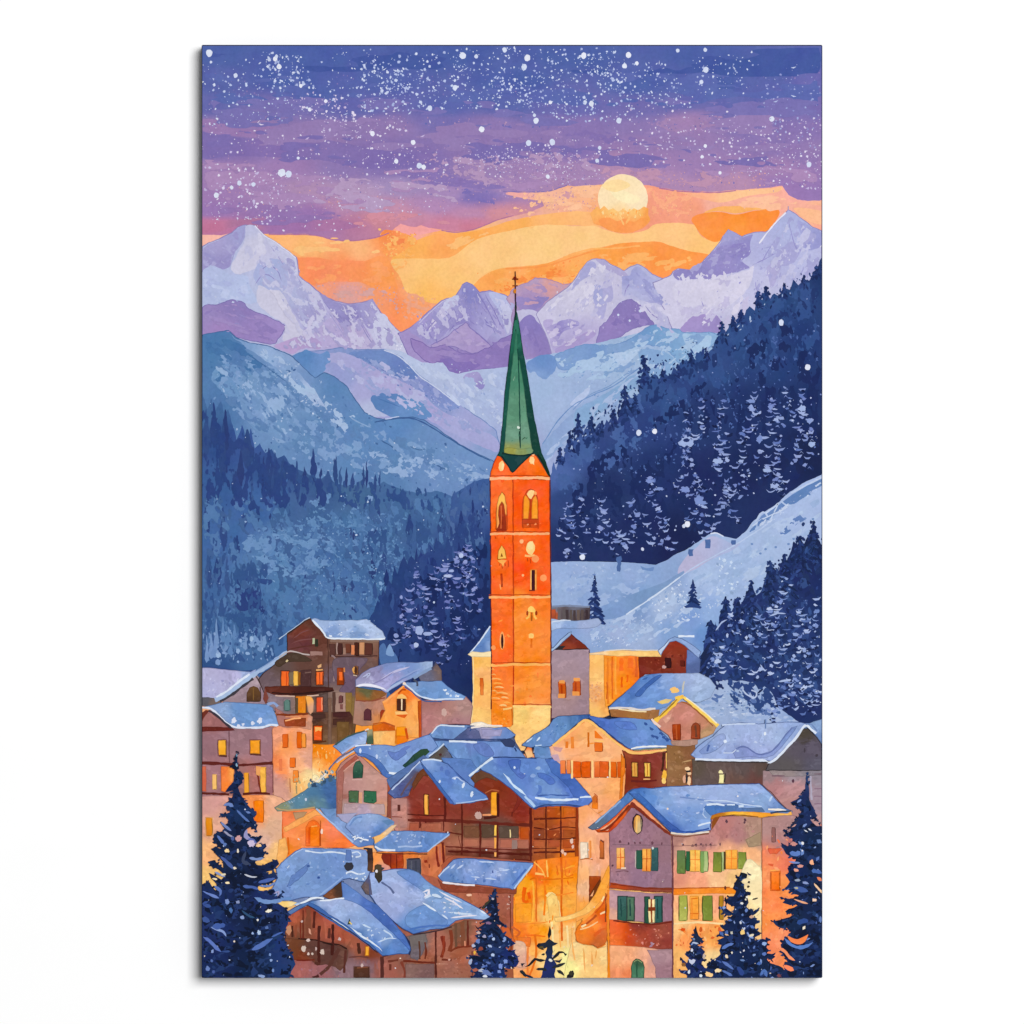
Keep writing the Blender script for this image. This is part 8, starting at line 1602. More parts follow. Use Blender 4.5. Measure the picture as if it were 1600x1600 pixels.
kb = Paint('barn', label='brown timber barn with a balcony in front, lower left behind the large fir')
kb.p('448,1432 466,1422 484,1414 502,1424 526,1440 552,1456 574,1472 592,1488 598,1492 596,1535 440,1535 446,1470', [(460, 1435, '#a8543c'), (485, 1425, '#8a4030'), (480, 1450, '#84503c'), (500, 1445, '#a0503c'), (530, 1455, '#a85640'), (560, 1475, '#a05a44'), (580, 1488, '#7c3c24'), (460, 1475, '#6e4430'), (500, 1490, '#5e3428'), (530, 1490, '#6a4034'), (470, 1512, '#a4605a'), (500, 1520, '#a06468'), (540, 1515, '#907078'), (575, 1510, '#8a6870'), (592, 1510, '#9a5c50')])
ky = kb.sub('balcony')
ky.p('446,1466 466,1467 490,1468 510,1472 530,1478 544,1484 542,1500 540,1508 532,1516 524,1510 510,1506 496,1508 488,1500 470,1500 448,1498', [(460, 1480, '#6e4028'), (490, 1480, '#644038'), (520, 1490, '#5c3a34'), (535, 1495, '#6a4438'), (470, 1495, '#74361c')])
ky.s('466,1466 490,1468 512,1473 530,1476 542,1482', '#341a16', 2.2); ky.s('463,1500 478,1500 492,1499', '#6a2414', 2)
for s, c, w in (('474,1422 474,1466', '#6a2c20', 3), ('492,1424 490,1450', '#542018', 3.4), ('482,1420 482,1462', '#7c4634', 8), ('470,1440 470,1466', '#742c20', 2), ('499,1446 498,1470 499,1505', '#4a1e18', 4.4), ('520,1444 520,1470 519,1492', '#471c16', 4.6), ('515,1450 514,1466', '#5c2c22', 4), ('457,1446 457,1464', '#4a2418', 3), ('463,1444 462,1464', '#8c4a34', 3), ('508,1440 510,1466', '#b05e48', 3), ('530,1482 520,1500 512,1512 500,1522', '#5c342c', 6), ('540,1484 538,1520', '#5a2c24', 3.4), ('488,1528 498,1524', '#4a2420', 5), ('560,1473 562,1490', '#4a2418', 5), ('545,1496 560,1494 576,1496', '#6a3a34', 2), ('492,1504 500,1506', '#542c22', 5), ('597,1494 597,1528', '#542a24', 5), ('504,1472 520,1476', '#2e1814', 2.6)):
    kb.s(s, c, w)
w_ = win(kb, 571.5, 1479, 576, 1492.5, '#fbb040', frame='#a85c1c'); w_ = win(kb, 554, 1511, 577, 1530, '#5a3424', frame='#7c5450', name='door', vg='#4c2c20'); w_.s('558,1512 575,1511', '#7c4a34', 2)
kb.p('448,1448 454,1444 456,1454 452,1462 447,1456', '#c08868'); kb.p('482,1450 485,1452 487,1460 483,1458', '#d8a088')
for x, y, a, b in ((475, 1482, 3.6, 4.6), (504, 1487, 3.4, 4.2), (482, 1490, 2.2, 2.4), (488, 1490, 2, 2), (482, 1469, 3, 2.4), (531, 1467, 2.8, 2.6), (472, 1439.5, 1.6, 1.8), (494, 1482, 1.4, 3), (566, 1508, 2, 3)):
    kb.e(x, y, a, b, R.choice(['#d8c4b8', '#cfb4b0', '#e0c8c0']), 0, .25)
kb.d('466,1502 540,1512 540,1526 466,1526', 18, (.8, 2.4), ['#b07474', '#8c6878', '#a8707c'])
kr3 = kb.sub('roof', label='front snow roof with a blue shaded strip')
kr3.p('440,1432 450,1424 462,1417 474,1411 486,1408 500,1405 520,1405 536,1403 546,1406 560,1412 574,1420 590,1434 604,1446 618,1460 632,1474 641,1484 638,1490 622,1490 608,1492 598,1493 588,1484 572,1470 552,1454 530,1440 508,1426 494,1417 482,1413 468,1420 456,1428 446,1434', [
    (455, 1424, '#5a7cb4'), (480, 1410, '#4f78b8'), (500, 1412, '#9cb2e0'), (520, 1408, '#a2b4e0'), (540, 1412, '#9fb2e0'), (530, 1425, '#9cb4e2'), (560, 1440, '#90ace0'), (590, 1450, '#86a6dc'), (600, 1465, '#80a2da'), (620, 1475, '#5c88cc'), (610, 1488, '#5080ca'), (500, 1420, '#4f78b8'), (560, 1462, '#4f78b8'), (590, 1482, '#4f7cc4'), (580, 1430, '#8aa6de')], ol='#2f4a84', olw=1.1)
kr3.p('534,1378 540,1380 556,1392 574,1406 590,1414 604,1428 618,1444 632,1462 641,1480 641,1486 630,1474 614,1458 598,1444 582,1428 566,1416 550,1408 536,1404', [(545, 1392, '#5a80c8'), (575, 1412, '#4a70c0'), (605, 1436, '#4468b8'), (630, 1465, '#4a72c0'), (550, 1404, '#6a8ed2')])
kr3.p('484,1410 498,1416 514,1428 534,1440 554,1454 572,1468 588,1482 584,1484 566,1470 546,1456 526,1444 504,1430 490,1420 480,1414', '#3f68b0')
kr3.s('462,1413 476,1409 486,1404 496,1402 506,1404', '#e8f0fa', 3); kr3.s('500,1407 515,1406 528,1404 538,1403', '#e2ebf8', 2.6); kr3.s('440,1420 456,1414 470,1411', '#a8c4ea', 2.4); kr3.s('548,1448 562,1460 578,1470 592,1480 597,1486', '#dfeaf8', 2.6, taper=1)
for s, w in (('518,1434 532,1443 546,1452', 2), ('566,1444 580,1450', 2.4), ('598,1452 610,1460 614,1466', 2.8), ('586,1452 590,1450', 4), ('590,1472 606,1466 620,1466', 2), ('560,1456 566,1462', 3)):
    kr3.s(s, '#c6daf4', w, taper=1)
kr3.d('555,1444 600,1450 615,1470 580,1466', 14, (1, 3), ['#d4e2f6', '#bcd2f0', '#6a94d4'], (.4, .8)); kr3.p('543,1444 546,1434 549,1444', '#3a4434'); kr3.s('546,1440 550,1444', '#e0c878', 1.6)
kr3.s('480,1414 498,1424 520,1437 545,1453 570,1472 590,1488', '#34262c', 1.4)
kr3.p('432,1408 440,1408 452,1408 464,1410 456,1416 444,1418 438,1414', [(445, 1412, '#f8d080'), (460, 1411, '#f4dca0')]); kr3.s('414,1404 426,1406 440,1404 455,1404', '#6a94d0', 4)
sd = Paint('snow_patch', label='snow covered porch roof in front of the pink house')
sd.p('543,1283 552,1276 562,1272 578,1271 594,1273 606,1278 616,1284 614,1291 606,1294 600,1301 590,1306 580,1308 570,1314 560,1310 550,1302 540,1292', [(560, 1278, '#8aa8da'), (580, 1278, '#94aedc'), (600, 1284, '#7a9cd0'), (575, 1292, '#8faade'), (555, 1296, '#86a2d8'), (590, 1302, '#5f86c8'), (570, 1308, '#6a8ccc')], ol='#6a80b4', olw=.8)
sd.p('526,1272 545,1271 558,1270 550,1278 543,1286 534,1282', '#aaa8cc'); sd.s('546,1290 556,1278 566,1276', '#6f92cc', 3); sd.p('596,1282 608,1280 616,1285 606,1290', '#6088b8')
sd.s('551,1308 556,1306 554,1312 560,1308 568,1311 576,1313', '#eef2fa', 2.4); sd.d('548,1302 580,1306 576,1316 552,1314', 9, (.8, 2), ['#e8eefa', '#c8d8f2'])
sd.p('604,1296 612,1290 620,1288 610,1300 596,1312 586,1318 584,1308 594,1304', [(610, 1294, '#e8c49c'), (590, 1312, '#f6c078')])

AUTO[0] = 0
# ================================================================ FOREGROUND FIRS
DKF = ['#0f1c3c', '#14274e', '#1a305c', '#0c1832', '#172a52', '#203a6a']


def front_fir(outline, label, base, body, snow, spots, seed, tip=None):
    global R
    keep = R; R = random.Random(seed)
    P = Paint('pine_tree', label=label)
    P.p(outline, base, amp=1.1)
    q = subdiv(pts(outline), True, 4.5)
    for a in q:
        if R.random() < .55:
            P.e(a[0] + R.uniform(-2, 2), a[1] + R.uniform(-1.5, 2), R.uniform(1.6, 4.4), R.uniform(1.1, 2.4), R.choice(DKF), R.uniform(-.9, .9), .45)
    P.g(outline, '#0d1833', 8, .3, .3, 1.8, seed, 1.9, .75, 3)
    P.g(outline, '#22396e', 7, .16, -.3, 2, seed + 9, 1.9, .75, 4)
    P.d(outline, body[0], body[1], DKF, (.25, .55), (.2, 2.9), .35)
    P.d(outline, snow[0], snow[1], ['#5f7cc0', '#7a95d2', '#4a68ae', '#8aa2da', '#3f5ca2'], (.25, .5), (.2, 2.9), .35)
    P.d(outline, spots // 2, (.7, 1.6), ['#b8c8ea', '#d8dcea', '#8fa6da', '#e8d8c8'], (.6, 1))
    R = keep
    return P


t1 = front_fir('371,1174 372,1184 372,1192 368,1199 371,1204 376,1208 377,1216 379,1223 374,1228 372,1233 377,1242 382,1252 390,1260 398,1268 396,1277 398,1283 402,1290 401,1298 395,1294 388,1290 384,1298 390,1306 402,1307 411,1306 406,1314 400,1320 408,1320 415,1317 417,1322 411,1328 416,1332 411,1340 400,1344 398,1350 404,1352 412,1352 420,1348 428,1345 433,1343 436,1350 430,1356 428,1360 415,1362 420,1366 430,1364 435,1372 426,1378 412,1382 402,1386 404,1392 416,1392 428,1388 432,1394 426,1400 436,1397 443,1393 438,1402 428,1408 420,1410 434,1412 446,1418 452,1428 450,1444 446,1452 444,1466 450,1480 458,1494 462,1506 456,1518 452,1530 310,1530 310,1392 316,1382 328,1380 336,1390 346,1396 345,1388 336,1378 330,1372 327,1364 336,1368 346,1374 352,1368 344,1360 338,1356 334,1358 326,1346 334,1344 342,1350 350,1356 348,1346 340,1338 334,1330 330,1326 338,1322 346,1326 344,1316 336,1316 332,1310 340,1302 338,1298 346,1300 354,1302 350,1292 346,1284 352,1288 358,1284 354,1276 345,1274 344,1270 352,1272 360,1268 356,1260 350,1258 358,1252 364,1244 366,1234 360,1236 352,1238 358,1228 366,1220 368,1208 366,1196 369,1184',
               'largest dark fir with snow specks filling the lower left corner',
               [(371, 1190, '#16264c'), (372, 1240, '#14244e'), (370, 1270, '#16305e'), (375, 1300, '#132448'), (370, 1340, '#142448'), (375, 1380, '#101c3c'), (345, 1400, '#182c60'), (420, 1410, '#1c2f68'), (375, 1430, '#122248'), (330, 1440, '#1c3068'), (420, 1460, '#122348'), (380, 1480, '#12234a'), (440, 1470, '#1d3674'), (330, 1500, '#16285c'), (400, 1510, '#10244a'), (440, 1515, '#1f3a70'), (350, 1460, '#1a2c62')],
               (110, (3, 9)), (0, (2, 6)), 46, 21)
for s, w, c in (('350,1258 358,1256 365,1260', 6, '#6a86c4'), ('370,1265 380,1276 390,1284', 3, '#5a78bc'), ('384,1268 392,1270', 4, '#6a86c2'), ('345,1284 354,1292 362,1298', 4, '#7086c0'), ('350,1298 358,1304 366,1308', 2.6, '#9a9cb8'), ('340,1305 346,1312 350,1318', 4, '#5a76bc'), ('386,1296 384,1306 394,1312', 6, '#9a98c8'), ('388,1310 398,1316 394,1320', 7, '#5a6ab4'), ('390,1340 402,1342 412,1340', 4, '#7a92c8'), ('385,1330 380,1345 392,1350', 5, '#3a4664'), ('345,1338 356,1348 366,1358', 5, '#4c62a8'), ('336,1362 344,1366 352,1370', 3, '#8a9cd0'), ('382,1366 394,1370 402,1370', 2.6, '#c8ccd8'), ('404,1378 416,1376 430,1372', 5, '#4c68b4'), ('405,1384 420,1384 432,1378', 3, '#6a88c8'), ('380,1384 395,1386 404,1390', 5, '#4a66ae'), ('335,1384 345,1392 343,1400', 5, '#5a78c0'), ('317,1392 330,1398 342,1403', 3.6, '#6a86cc'), ('398,1402 412,1408 430,1408 445,1404', 6, '#7092cc'), ('428,1396 436,1392 434,1400', 3, '#a8a4cc'), ('330,1448 340,1452 350,1456 354,1463', 4, '#8aa2da'), ('332,1448 345,1446 352,1444', 9, '#4462ac'), ('318,1464 330,1472 340,1482 346,1487', 5, '#5c78c4'), ('394,1484 406,1478 418,1470 426,1466', 7, '#5674c0'), ('424,1464 436,1458 442,1456', 2.6, '#4a6ab8'), ('316,1434 328,1440', 9, '#3a589c'), ('346,1487 360,1486', 3, '#34508f'), ('378,1422 388,1430 398,1434', 3.4, '#2c5078'), ('326,1408 318,1412 330,1416', 5, '#3a569c')):
    t1.s(s, c, w, taper=1)
for x, y, a, b, c in ((373, 1310, 4.6, 5, '#d4a0a0'), (393, 1318, 6, 5, '#cfc0dc'), (355, 1329, 3.4, 3, '#f5d8a4'), (372, 1329, 1.8, 3, '#f0e4d0'), (367, 1356, 2.6, 2, '#f0e4c8'), (349, 1366, 4, 1.8, '#e8dcc0'), (356, 1379, 3.4, 2, '#fbe4b8'), (336, 1373, 4, 1.6, '#f5e0b4'), (405, 1321, 4.6, 2.4, '#f8cc94'), (420, 1423, 5, 2.4, '#f5ecd8'), (355, 1408, 3, 4.4, '#7f98d4'), (361, 1422, 2.4, 4.6, '#4a72b0'), (372, 1409, 3, 2.4, '#8a98c4'), (379, 1433, 3, 2.8, '#8aa0d4'), (405, 1457, 2.8, 3.8, '#b4ccec'), (395, 1458, 2, 2, '#9ab4e4'), (403, 1437, 1.6, 2, '#f2f0ec'), (417, 1449, 2.4, 2.6, '#5a76b4'), (332, 1486, 2, 3, '#8aa2da'), (325, 1513, 3, 4.4, '#6c84c8'), (334, 1518, 2.4, 2.4, '#4a60a8'), (331, 1501, 2, 2.4, '#5a74b8'), (422, 1491, 2, 2.4, '#7a98d4'), (424, 1500, 2.4, 2, '#8fa8dc'), (427, 1516, 2, 3, '#7090d0'), (409, 1525, 6, 2, '#8aa4d8'), (352, 1319, 2.8, 3, '#5a78b8'), (364, 1310, 3, 3, '#4a5e9c'), (370, 1195, 1.6, 3, '#8ab0c8'), (370, 1180, 1.2, 2.6, '#6a90a8')):
    t1.e(x, y, a, b, c, R.uniform(-.3, .3), .25)

t2 = front_fir('771,1388 775,1388 776,1400 777,1410 778,1420 778,1432 782,1438 788,1444 793,1449 790,1448 782,1446 776,1444 782,1452 788,1460 794,1464 804,1472 806,1474 800,1478 790,1480 796,1486 806,1484 804,1488 808,1494 810,1502 806,1510 796,1514 788,1512 790,1522 792,1530 734,1530 742,1522 736,1512 732,1504 738,1502 731,1496 740,1492 750,1494 744,1486 752,1482 738,1478 742,1472 748,1466 744,1456 754,1452 745,1450 752,1446 758,1442 750,1442 755,1438 764,1434 768,1428 760,1420 752,1418 762,1410 768,1402 769,1394',
               'dark snowy fir in the middle of the bottom edge',
               [(773, 1400, '#1c1a2c'), (772, 1420, '#15203c'), (765, 1440, '#14264c'), (775, 1470, '#13264e'), (755, 1480, '#16264c'), (800, 1500, '#1a2c6c'), (760, 1510, '#142450'), (775, 1525, '#1a3068')],
               (50, (2, 6)), (16, (1.6, 4)), 16, 22)
t2.d('745,1480 805,1490 795,1528 740,1528', 12, (1.4, 3.6), ['#6a84c4', '#3a5aa8', '#24357c'], (.4, .8))
for x, y, a, b, c in ((770, 1404, 2, 1.6, '#b8b4c4'), (763, 1442, 5, 2, '#8a6a8c'), (748, 1457, 3.4, 2, '#d0b0a8'), (757, 1463, 3, 2.4, '#a8a4c4'), (747, 1470, 3, 3.4, '#6a84c4'), (740, 1477, 2.6, 2.6, '#b4bcd8'), (771, 1467, 2.4, 2.6, '#b4c8ec'), (789, 1466, 2.4, 2.4, '#8aa4d8'), (766, 1478, 3.4, 2, '#a8bce4'), (770, 1492, 2.6, 2.4, '#b4c8ec'), (790, 1502, 3.4, 3.4, '#7a94d8'), (782, 1509, 3.6, 4, '#7c94dc'), (780, 1518, 3, 2.6, '#8098d8'), (735, 1502, 2.6, 4, '#a8b4d4'), (763, 1504, 4, 1.8, '#5a74b8'), (752, 1516, 4, 3, '#b4bcd0'), (760, 1520, 8, 4, '#6a80bc'), (758, 1525, 4, 2, '#e0e4ec'), (742, 1488, 1.8, 2.6, '#e8b440'), (751, 1482, 4, 3, '#8a4434'), (743, 1515, 5, 2.4, '#a8604c'), (781, 1447, 2, 2, '#e0a088')):
    t2.e(x, y, a, b, c, R.uniform(-.3, .3), .3)
t2.s('754,1420 760,1412 766,1406', '#3a3a2c', 3)

t3 = Paint('pine_tree', label='small spindly bare-branched fir in the lamplight at the bottom centre')
t3.p('859,1446 861,1454 861,1460 858,1466 860,1468 866,1472 872,1473 868,1476 863,1478 864,1486 862,1494 866,1500 870,1506 868,1514 866,1522 868,1530 845,1530 847,1518 850,1508 852,1500 854,1494 852,1488 855,1480 850,1482 842,1482 838,1478 844,1474 852,1472 857,1467 855,1460', [(858, 1455, '#1c1c24'), (856, 1475, '#202a3c'), (858, 1490, '#1c2c54'), (856, 1512, '#1f2c6c'), (862, 1522, '#1a2c60')])
for s, w in (('852,1500 842,1500 836,1498 832,1502 826,1508 820,1510', 4), ('816,1510 815,1506 820,1505', 5), ('862,1498 868,1494 874,1488 882,1488', 4), ('880,1488 884,1492 886,1490', 4), ('862,1512 874,1508 883,1504', 4.4), ('866,1500 874,1502 878,1498', 4), ('812,1516 818,1520 822,1526', 6), ('818,1522 828,1526 834,1529', 4), ('886,1529 892,1524 895,1516', 8), ('870,1516 878,1520 882,1524', 5), ('846,1492 852,1490', 3.4), ('838,1514 848,1514 854,1516', 5), ('886,1508 888,1512', 1.6), ('850,1484 840,1478 846,1474', 4), ('864,1488 867,1484', 3)):
    t3.s(s, R.choice(['#1f2026', '#242a30', '#20263c']), w, taper=1)
t3.e(860, 1500, 3, 2, '#f0ecd8', .4); t3.e(864, 1493, 1.6, 1.6, '#a8a4c4'); t3.e(846, 1480, 4, 2, '#5a4c28'); t3.e(892, 1520, 3, 4, '#3c3a2c')

t4 = front_fir('1087,1446 1089,1454 1091,1460 1096,1466 1098,1470 1092,1472 1090,1476 1095,1480 1101,1488 1098,1492 1100,1500 1096,1502 1096,1508 1102,1512 1108,1512 1112,1522 1104,1522 1108,1530 1076,1530 1072,1522 1064,1520 1061,1516 1068,1516 1074,1516 1070,1508 1066,1504 1064,1498 1070,1500 1074,1504 1076,1496 1070,1490 1078,1484 1080,1478 1077,1474 1082,1468 1084,1460 1084,1454',
               'small dark fir with a heart shaped snow spot at the bottom edge',
               [(1087, 1455, '#1c1e2c'), (1088, 1470, '#1a2c4c'), (1088, 1490, '#1a2860'), (1085, 1510, '#18265c'), (1095, 1520, '#1c2c6c')], (22, (1.6, 4.6)), (8, (1.4, 3)), 6, 23)
t4.p('1075,1497 1080,1500 1083,1498 1087,1500 1085,1504 1081,1507 1077,1503', '#c8cce4', sm=1)
for x, y, a, b, c in ((1081, 1484, 1.8, 3, '#d4d8e8'), (1086, 1473, 5, 1.4, '#b8c4dc'), (1076.5, 1518, 1.8, 3.4, '#dce4f0'), (1096, 1524, 3.2, 2, '#c8d8ec'), (1084, 1467, 1.8, 1.8, '#6a84a8'), (1100, 1494, 2.4, 4, '#c8b4a8'), (1068, 1507, 3.4, 3, '#8a5c34')):
    t4.e(x, y, a, b, c, .2, .2)

t5 = front_fir('1157,1362 1163,1364 1168,1366 1167,1372 1160,1372 1158,1376 1162,1382 1163,1390 1168,1394 1172,1396 1167,1400 1168,1404 1170,1410 1166,1416 1170,1420 1176,1424 1184,1420 1187,1422 1180,1428 1174,1430 1178,1434 1184,1438 1188,1442 1180,1444 1178,1450 1186,1456 1188,1460 1180,1464 1180,1468 1192,1466 1200,1468 1199,1474 1198,1480 1202,1484 1198,1488 1206,1490 1211,1494 1206,1498 1198,1496 1202,1504 1212,1508 1222,1512 1228,1520 1226,1530 1090,1530 1094,1520 1104,1514 1106,1508 1112,1500 1120,1496 1126,1490 1124,1484 1128,1476 1122,1474 1124,1468 1132,1464 1122,1462 1124,1456 1132,1454 1128,1448 1134,1442 1134,1436 1142,1440 1138,1434 1144,1430 1136,1428 1128,1422 1124,1418 1132,1416 1140,1422 1146,1426 1148,1416 1138,1412 1132,1406 1140,1404 1136,1400 1146,1400 1150,1392 1145,1388 1148,1380 1151,1374 1154,1370 1156,1367',
               'broad dark fir at the bottom edge in front of the mauve house',
               [(1160, 1370, '#17202c'), (1157, 1390, '#142440'), (1158, 1410, '#12244c'), (1155, 1440, '#11234c'), (1165, 1460, '#122450'), (1145, 1470, '#152a58'), (1170, 1490, '#10234e'), (1130, 1500, '#172c60'), (1160, 1515, '#10244c'), (1200, 1515, '#122448'), (1110, 1520, '#182c5c')], (60, (2.4, 7)), (20, (2, 5)), 22, 24)
for s, w, c in (('1128,1482 1138,1476 1146,1474', 6, '#5a7cc4'), ('1140,1500 1144,1510 1140,1516', 0.1, '#5474bc'), ('1128,1502 1138,1508 1146,1514', 4, '#5a78c0'), ('1128,1516 1136,1520 1144,1524', 4.4, '#5a78c0'), ('1188,1524 1194,1516 1198,1526', 5, '#4f74bc'), ('1172,1446 1178,1450', 6, '#5a7cc0'), ('1136,1436 1144,1438', 4, '#5a74bc'), ('1182,1506 1190,1504', 5, '#4668b4'), ('1152,1510 1158,1518 1160,1524', 7, '#2f4a90'), ('1128,1420 1134,1426 1142,1430', 4, '#25345c')):
    t5.s(s, c, w, taper=1)
for x, y, a, b, c in ((1167, 1401, 1.6, 1.8, '#f0ead8'), (1165, 1405, 1.4, 1.6, '#e8e0cc'), (1159, 1411, 2.4, 1.8, '#e8e8e4'), (1131, 1418, 2.6, 2.4, '#8aa0d8'), (1166, 1422, 2.6, 3, '#6a88cc'), (1160, 1429, 1.8, 1.8, '#5a7ab8'), (1157, 1441, 1.8, 2.2, '#d4d8e4'), (1160, 1456, 3.4, 5, '#f2cc84'), (1174, 1461, 3.6, 1.8, '#e8dcc0'), (1143, 1457, 2, 2.4, '#c8c4b4'), (1194, 1474, 3.6, 3, '#9ab8ec'), (1143.5, 1488, 1.4, 2, '#e8e0cc'), (1135, 1494, 2.2, 3.4, '#f0d8b4'), (1178, 1492, 3, 1.8, '#8aa4d8'), (1160, 1500, 3.6, 1.8, '#6a88c0'), (1194, 1490, 3, 3, '#5a78c0'), (1122, 1516, 5, 3, '#f5dcac'), (1107, 1522, 6, 4, '#f5cc90'), (1095, 1524, 2.6, 2.2, '#dce8f4'), (1232, 1520, 8, 6, '#6a3c48'), (1231, 1524, 2.6, 2.6, '#f0d0bc'), (1218, 1524, 4, 3, '#7a444c'), (1180, 1404, 5, 1.2, '#202428'), (1174, 1432, 3, 3, '#caa48c'), (1135, 1460, 3, 1, '#e0b890'), (1170, 1378, 2, 1.8, '#2a2c30'), (1169, 1385, 2, 2, '#3a3428')):
    t5.e(x, y, a, b, c, R.uniform(-.4, .4), .25)

t6 = front_fir('1260,1207 1262,1214 1263,1228 1264,1240 1264,1250 1268,1258 1272,1266 1276,1274 1273,1276 1278,1280 1266,1280 1270,1286 1278,1288 1286,1292 1290,1296 1290,1535 1224,1535 1222,1520 1226,1512 1232,1508 1228,1498 1222,1490 1216,1486 1222,1484 1220,1476 1226,1466 1232,1460 1236,1454 1232,1450 1222,1450 1212,1446 1206,1440 1214,1438 1226,1434 1234,1432 1240,1428 1230,1426 1226,1424 1232,1420 1240,1418 1246,1414 1234,1414 1222,1410 1226,1406 1222,1402 1232,1404 1242,1402 1248,1398 1240,1396 1232,1390 1224,1390 1230,1384 1234,1378 1230,1372 1226,1366 1232,1364 1230,1356 1238,1350 1244,1342 1234,1338 1228,1334 1222,1322 1220,1316 1230,1322 1238,1318 1238,1310 1228,1306 1226,1298 1232,1300 1238,1298 1234,1292 1240,1284 1246,1276 1252,1268 1256,1266 1246,1262 1240,1256 1235,1253 1244,1250 1252,1244 1257,1234 1259,1220',
               'tall dark fir cut off by the right edge',
               [(1260, 1220, '#2a3c6c'), (1258, 1250, '#1c2c5c'), (1262, 1280, '#1a2c5c'), (1250, 1300, '#182a58'), (1270, 1310, '#14264c'), (1255, 1340, '#122448'), (1275, 1350, '#14264c'), (1245, 1370, '#16285c'), (1270, 1400, '#14254c'), (1280, 1430, '#122450'), (1240, 1445, '#14284c'), (1265, 1460, '#10224a'), (1280, 1480, '#142a5c'), (1250, 1500, '#152858'), (1280, 1520, '#122448')], (80, (3, 8)), (12, (2, 5)), 14, 25)
for s, w, c in (('1234,1332 1244,1334 1250,1330', 9, '#5c80c8'), ('1250,1326 1254,1330 1252,1336', 6, '#6a8ccc'), ('1276,1312 1284,1316', 7, '#6a84bc'), ('1268,1360 1280,1362 1285,1364', 6, '#4668b4'), ('1240,1386 1254,1390 1262,1392', 7, '#3f5ca4'), ('1226,1466 1236,1476 1250,1480 1264,1476 1270,1472', 5, '#5a80cc'), ('1245,1442 1256,1438 1262,1440', 8, '#2c4c94'), ('1272,1380 1280,1390 1287,1396', 3.6, '#f0c8a0'), ('1240,1404 1250,1408 1262,1412', 2.6, '#e8a884'), ('1276,1370 1284,1376', 6, '#e08058'), ('1216,1480 1226,1486 1234,1496 1242,1500', 5, '#f09468'), ('1230,1462 1240,1470 1252,1470 1262,1460', 7, '#f58a50'), ('1254,1452 1258,1446', 4, '#f5e8d0'), ('1224,1400 1234,1404', 2, '#e08c60'), ('1224,1508 1232,1512 1240,1516', 7, '#f58a5c'), ('1256,1296 1262,1300', 2, '#e8ecf4'), ('1262,1294 1268,1298', 2.4, '#dce0ec'), ('1236,1292 1244,1288', 3.4, '#d09c94'), ('1275,1345 1280,1338', 4, '#5a78b8'), ('1270,1284 1280,1290', 4, '#c89894'), ('1247,1280 1238,1290 1230,1296', 2, '#2a2c44'), ('1232,1346 1250,1348', 3, '#7a90cc')):
    t6.s(s, c, w, taper=1)
for x, y, a, b, c in ((1254, 1317, 2, 2.4, '#f0f0f0'), (1268, 1347, 3.4, 4, '#f5b48c'), (1250, 1353, 4.4, 2.6, '#d8988c'), (1244, 1359, 4, 2.4, '#e8a48c'), (1246, 1375, 4.4, 2, '#9aa8c4'), (1244, 1387, 3, 1.6, '#b8b494'), (1272, 1406, 3.6, 2.6, '#f5d0b4'), (1258, 1379, 5, 2, '#8a9cd0'), (1282, 1436, 2, 5, '#5a78b8'), (1276, 1430, 2, 3, '#3f5c9c'), (1240, 1318, 5, 3.4, '#c88c84')):
    t6.e(x, y, a, b, c, R.uniform(-.4, .4), .25)

# ================================================================ FALLING SNOW
sn = Paint('falling_snow', label='white painted snowflakes scattered over the sky and dark woods', kind='stuff')
for x, y, r in ((327, 83, 5.6), (329.5, 97, 2), (440, 270, 5.8), (451, 272, 4.8), (338, 305, 4), (671.5, 169, 4.2), (723, 87, 5.2), (744, 88, 3), (788.5, 78, 4), (824, 90.5, 4.8), (819, 105, 4.6), (752.5, 202, 4.4), (837.5, 188.5, 4.4), (835, 180, 2.6), (863, 222, 4.6), (826, 223.5, 4.4), (645.5, 222.5, 3.8), (655, 259, 4.2), (662, 261, 3.6), (582, 209, 3.6), (619, 252, 3.4), (711, 137, 4), (856, 276, 3.2),
                (1103, 109, 4.2), (1102, 78, 3), (1096, 128, 3.2), (1206, 186, 4.2), (1264, 257, 4), (967, 188.5, 4), (924, 162, 4), (914, 160, 3.2), (1097, 245, 2.8), (1125, 270, 2.8), (1102, 228, 2.8), (937, 231, 2.8), (933, 251, 3), (1059, 79, 3.2), (982, 86, 4.4), (912, 87, 4.4), (976, 103, 4), (995, 99, 3), (860, 160, 3), (430, 92, 3.6), (436, 104, 3.8), (432, 88, 2.8), (368, 118, 3.4), (470, 134, 3), (484, 171, 3), (509, 158, 2.8),
                (998, 676, 4.4), (1023, 674, 4.2), (1220.5, 504, 4.4), (1262, 574, 4.6), (1074, 819, 4.6), (1068.5, 822, 2.8), (910, 870.5, 4.4), (1004, 858, 2.4), (1000, 486, 2.2), (984, 501, 1.8), (966, 492, 1.8), (466, 247, 2.4), (374, 286, 3.6), (362, 293, 3), (396, 288, 3.4)):
    sn.e(x, y, r * R.uniform(.9, 1), r * R.uniform(1, 1.15), R.choice(['#dfe5f6', '#d3dcf4', '#e8ebf8'] if y < 400 or r > 3 else ['#cfd8f0']), R.uniform(-.3, .3), .1)
F = ['#c9d4f2', '#b7c4ec', '#d8e0f6', '#a9b6e4']
FP = ['#dcd4ee', '#cbc0e4', '#e6def2', '#c4b4dc']
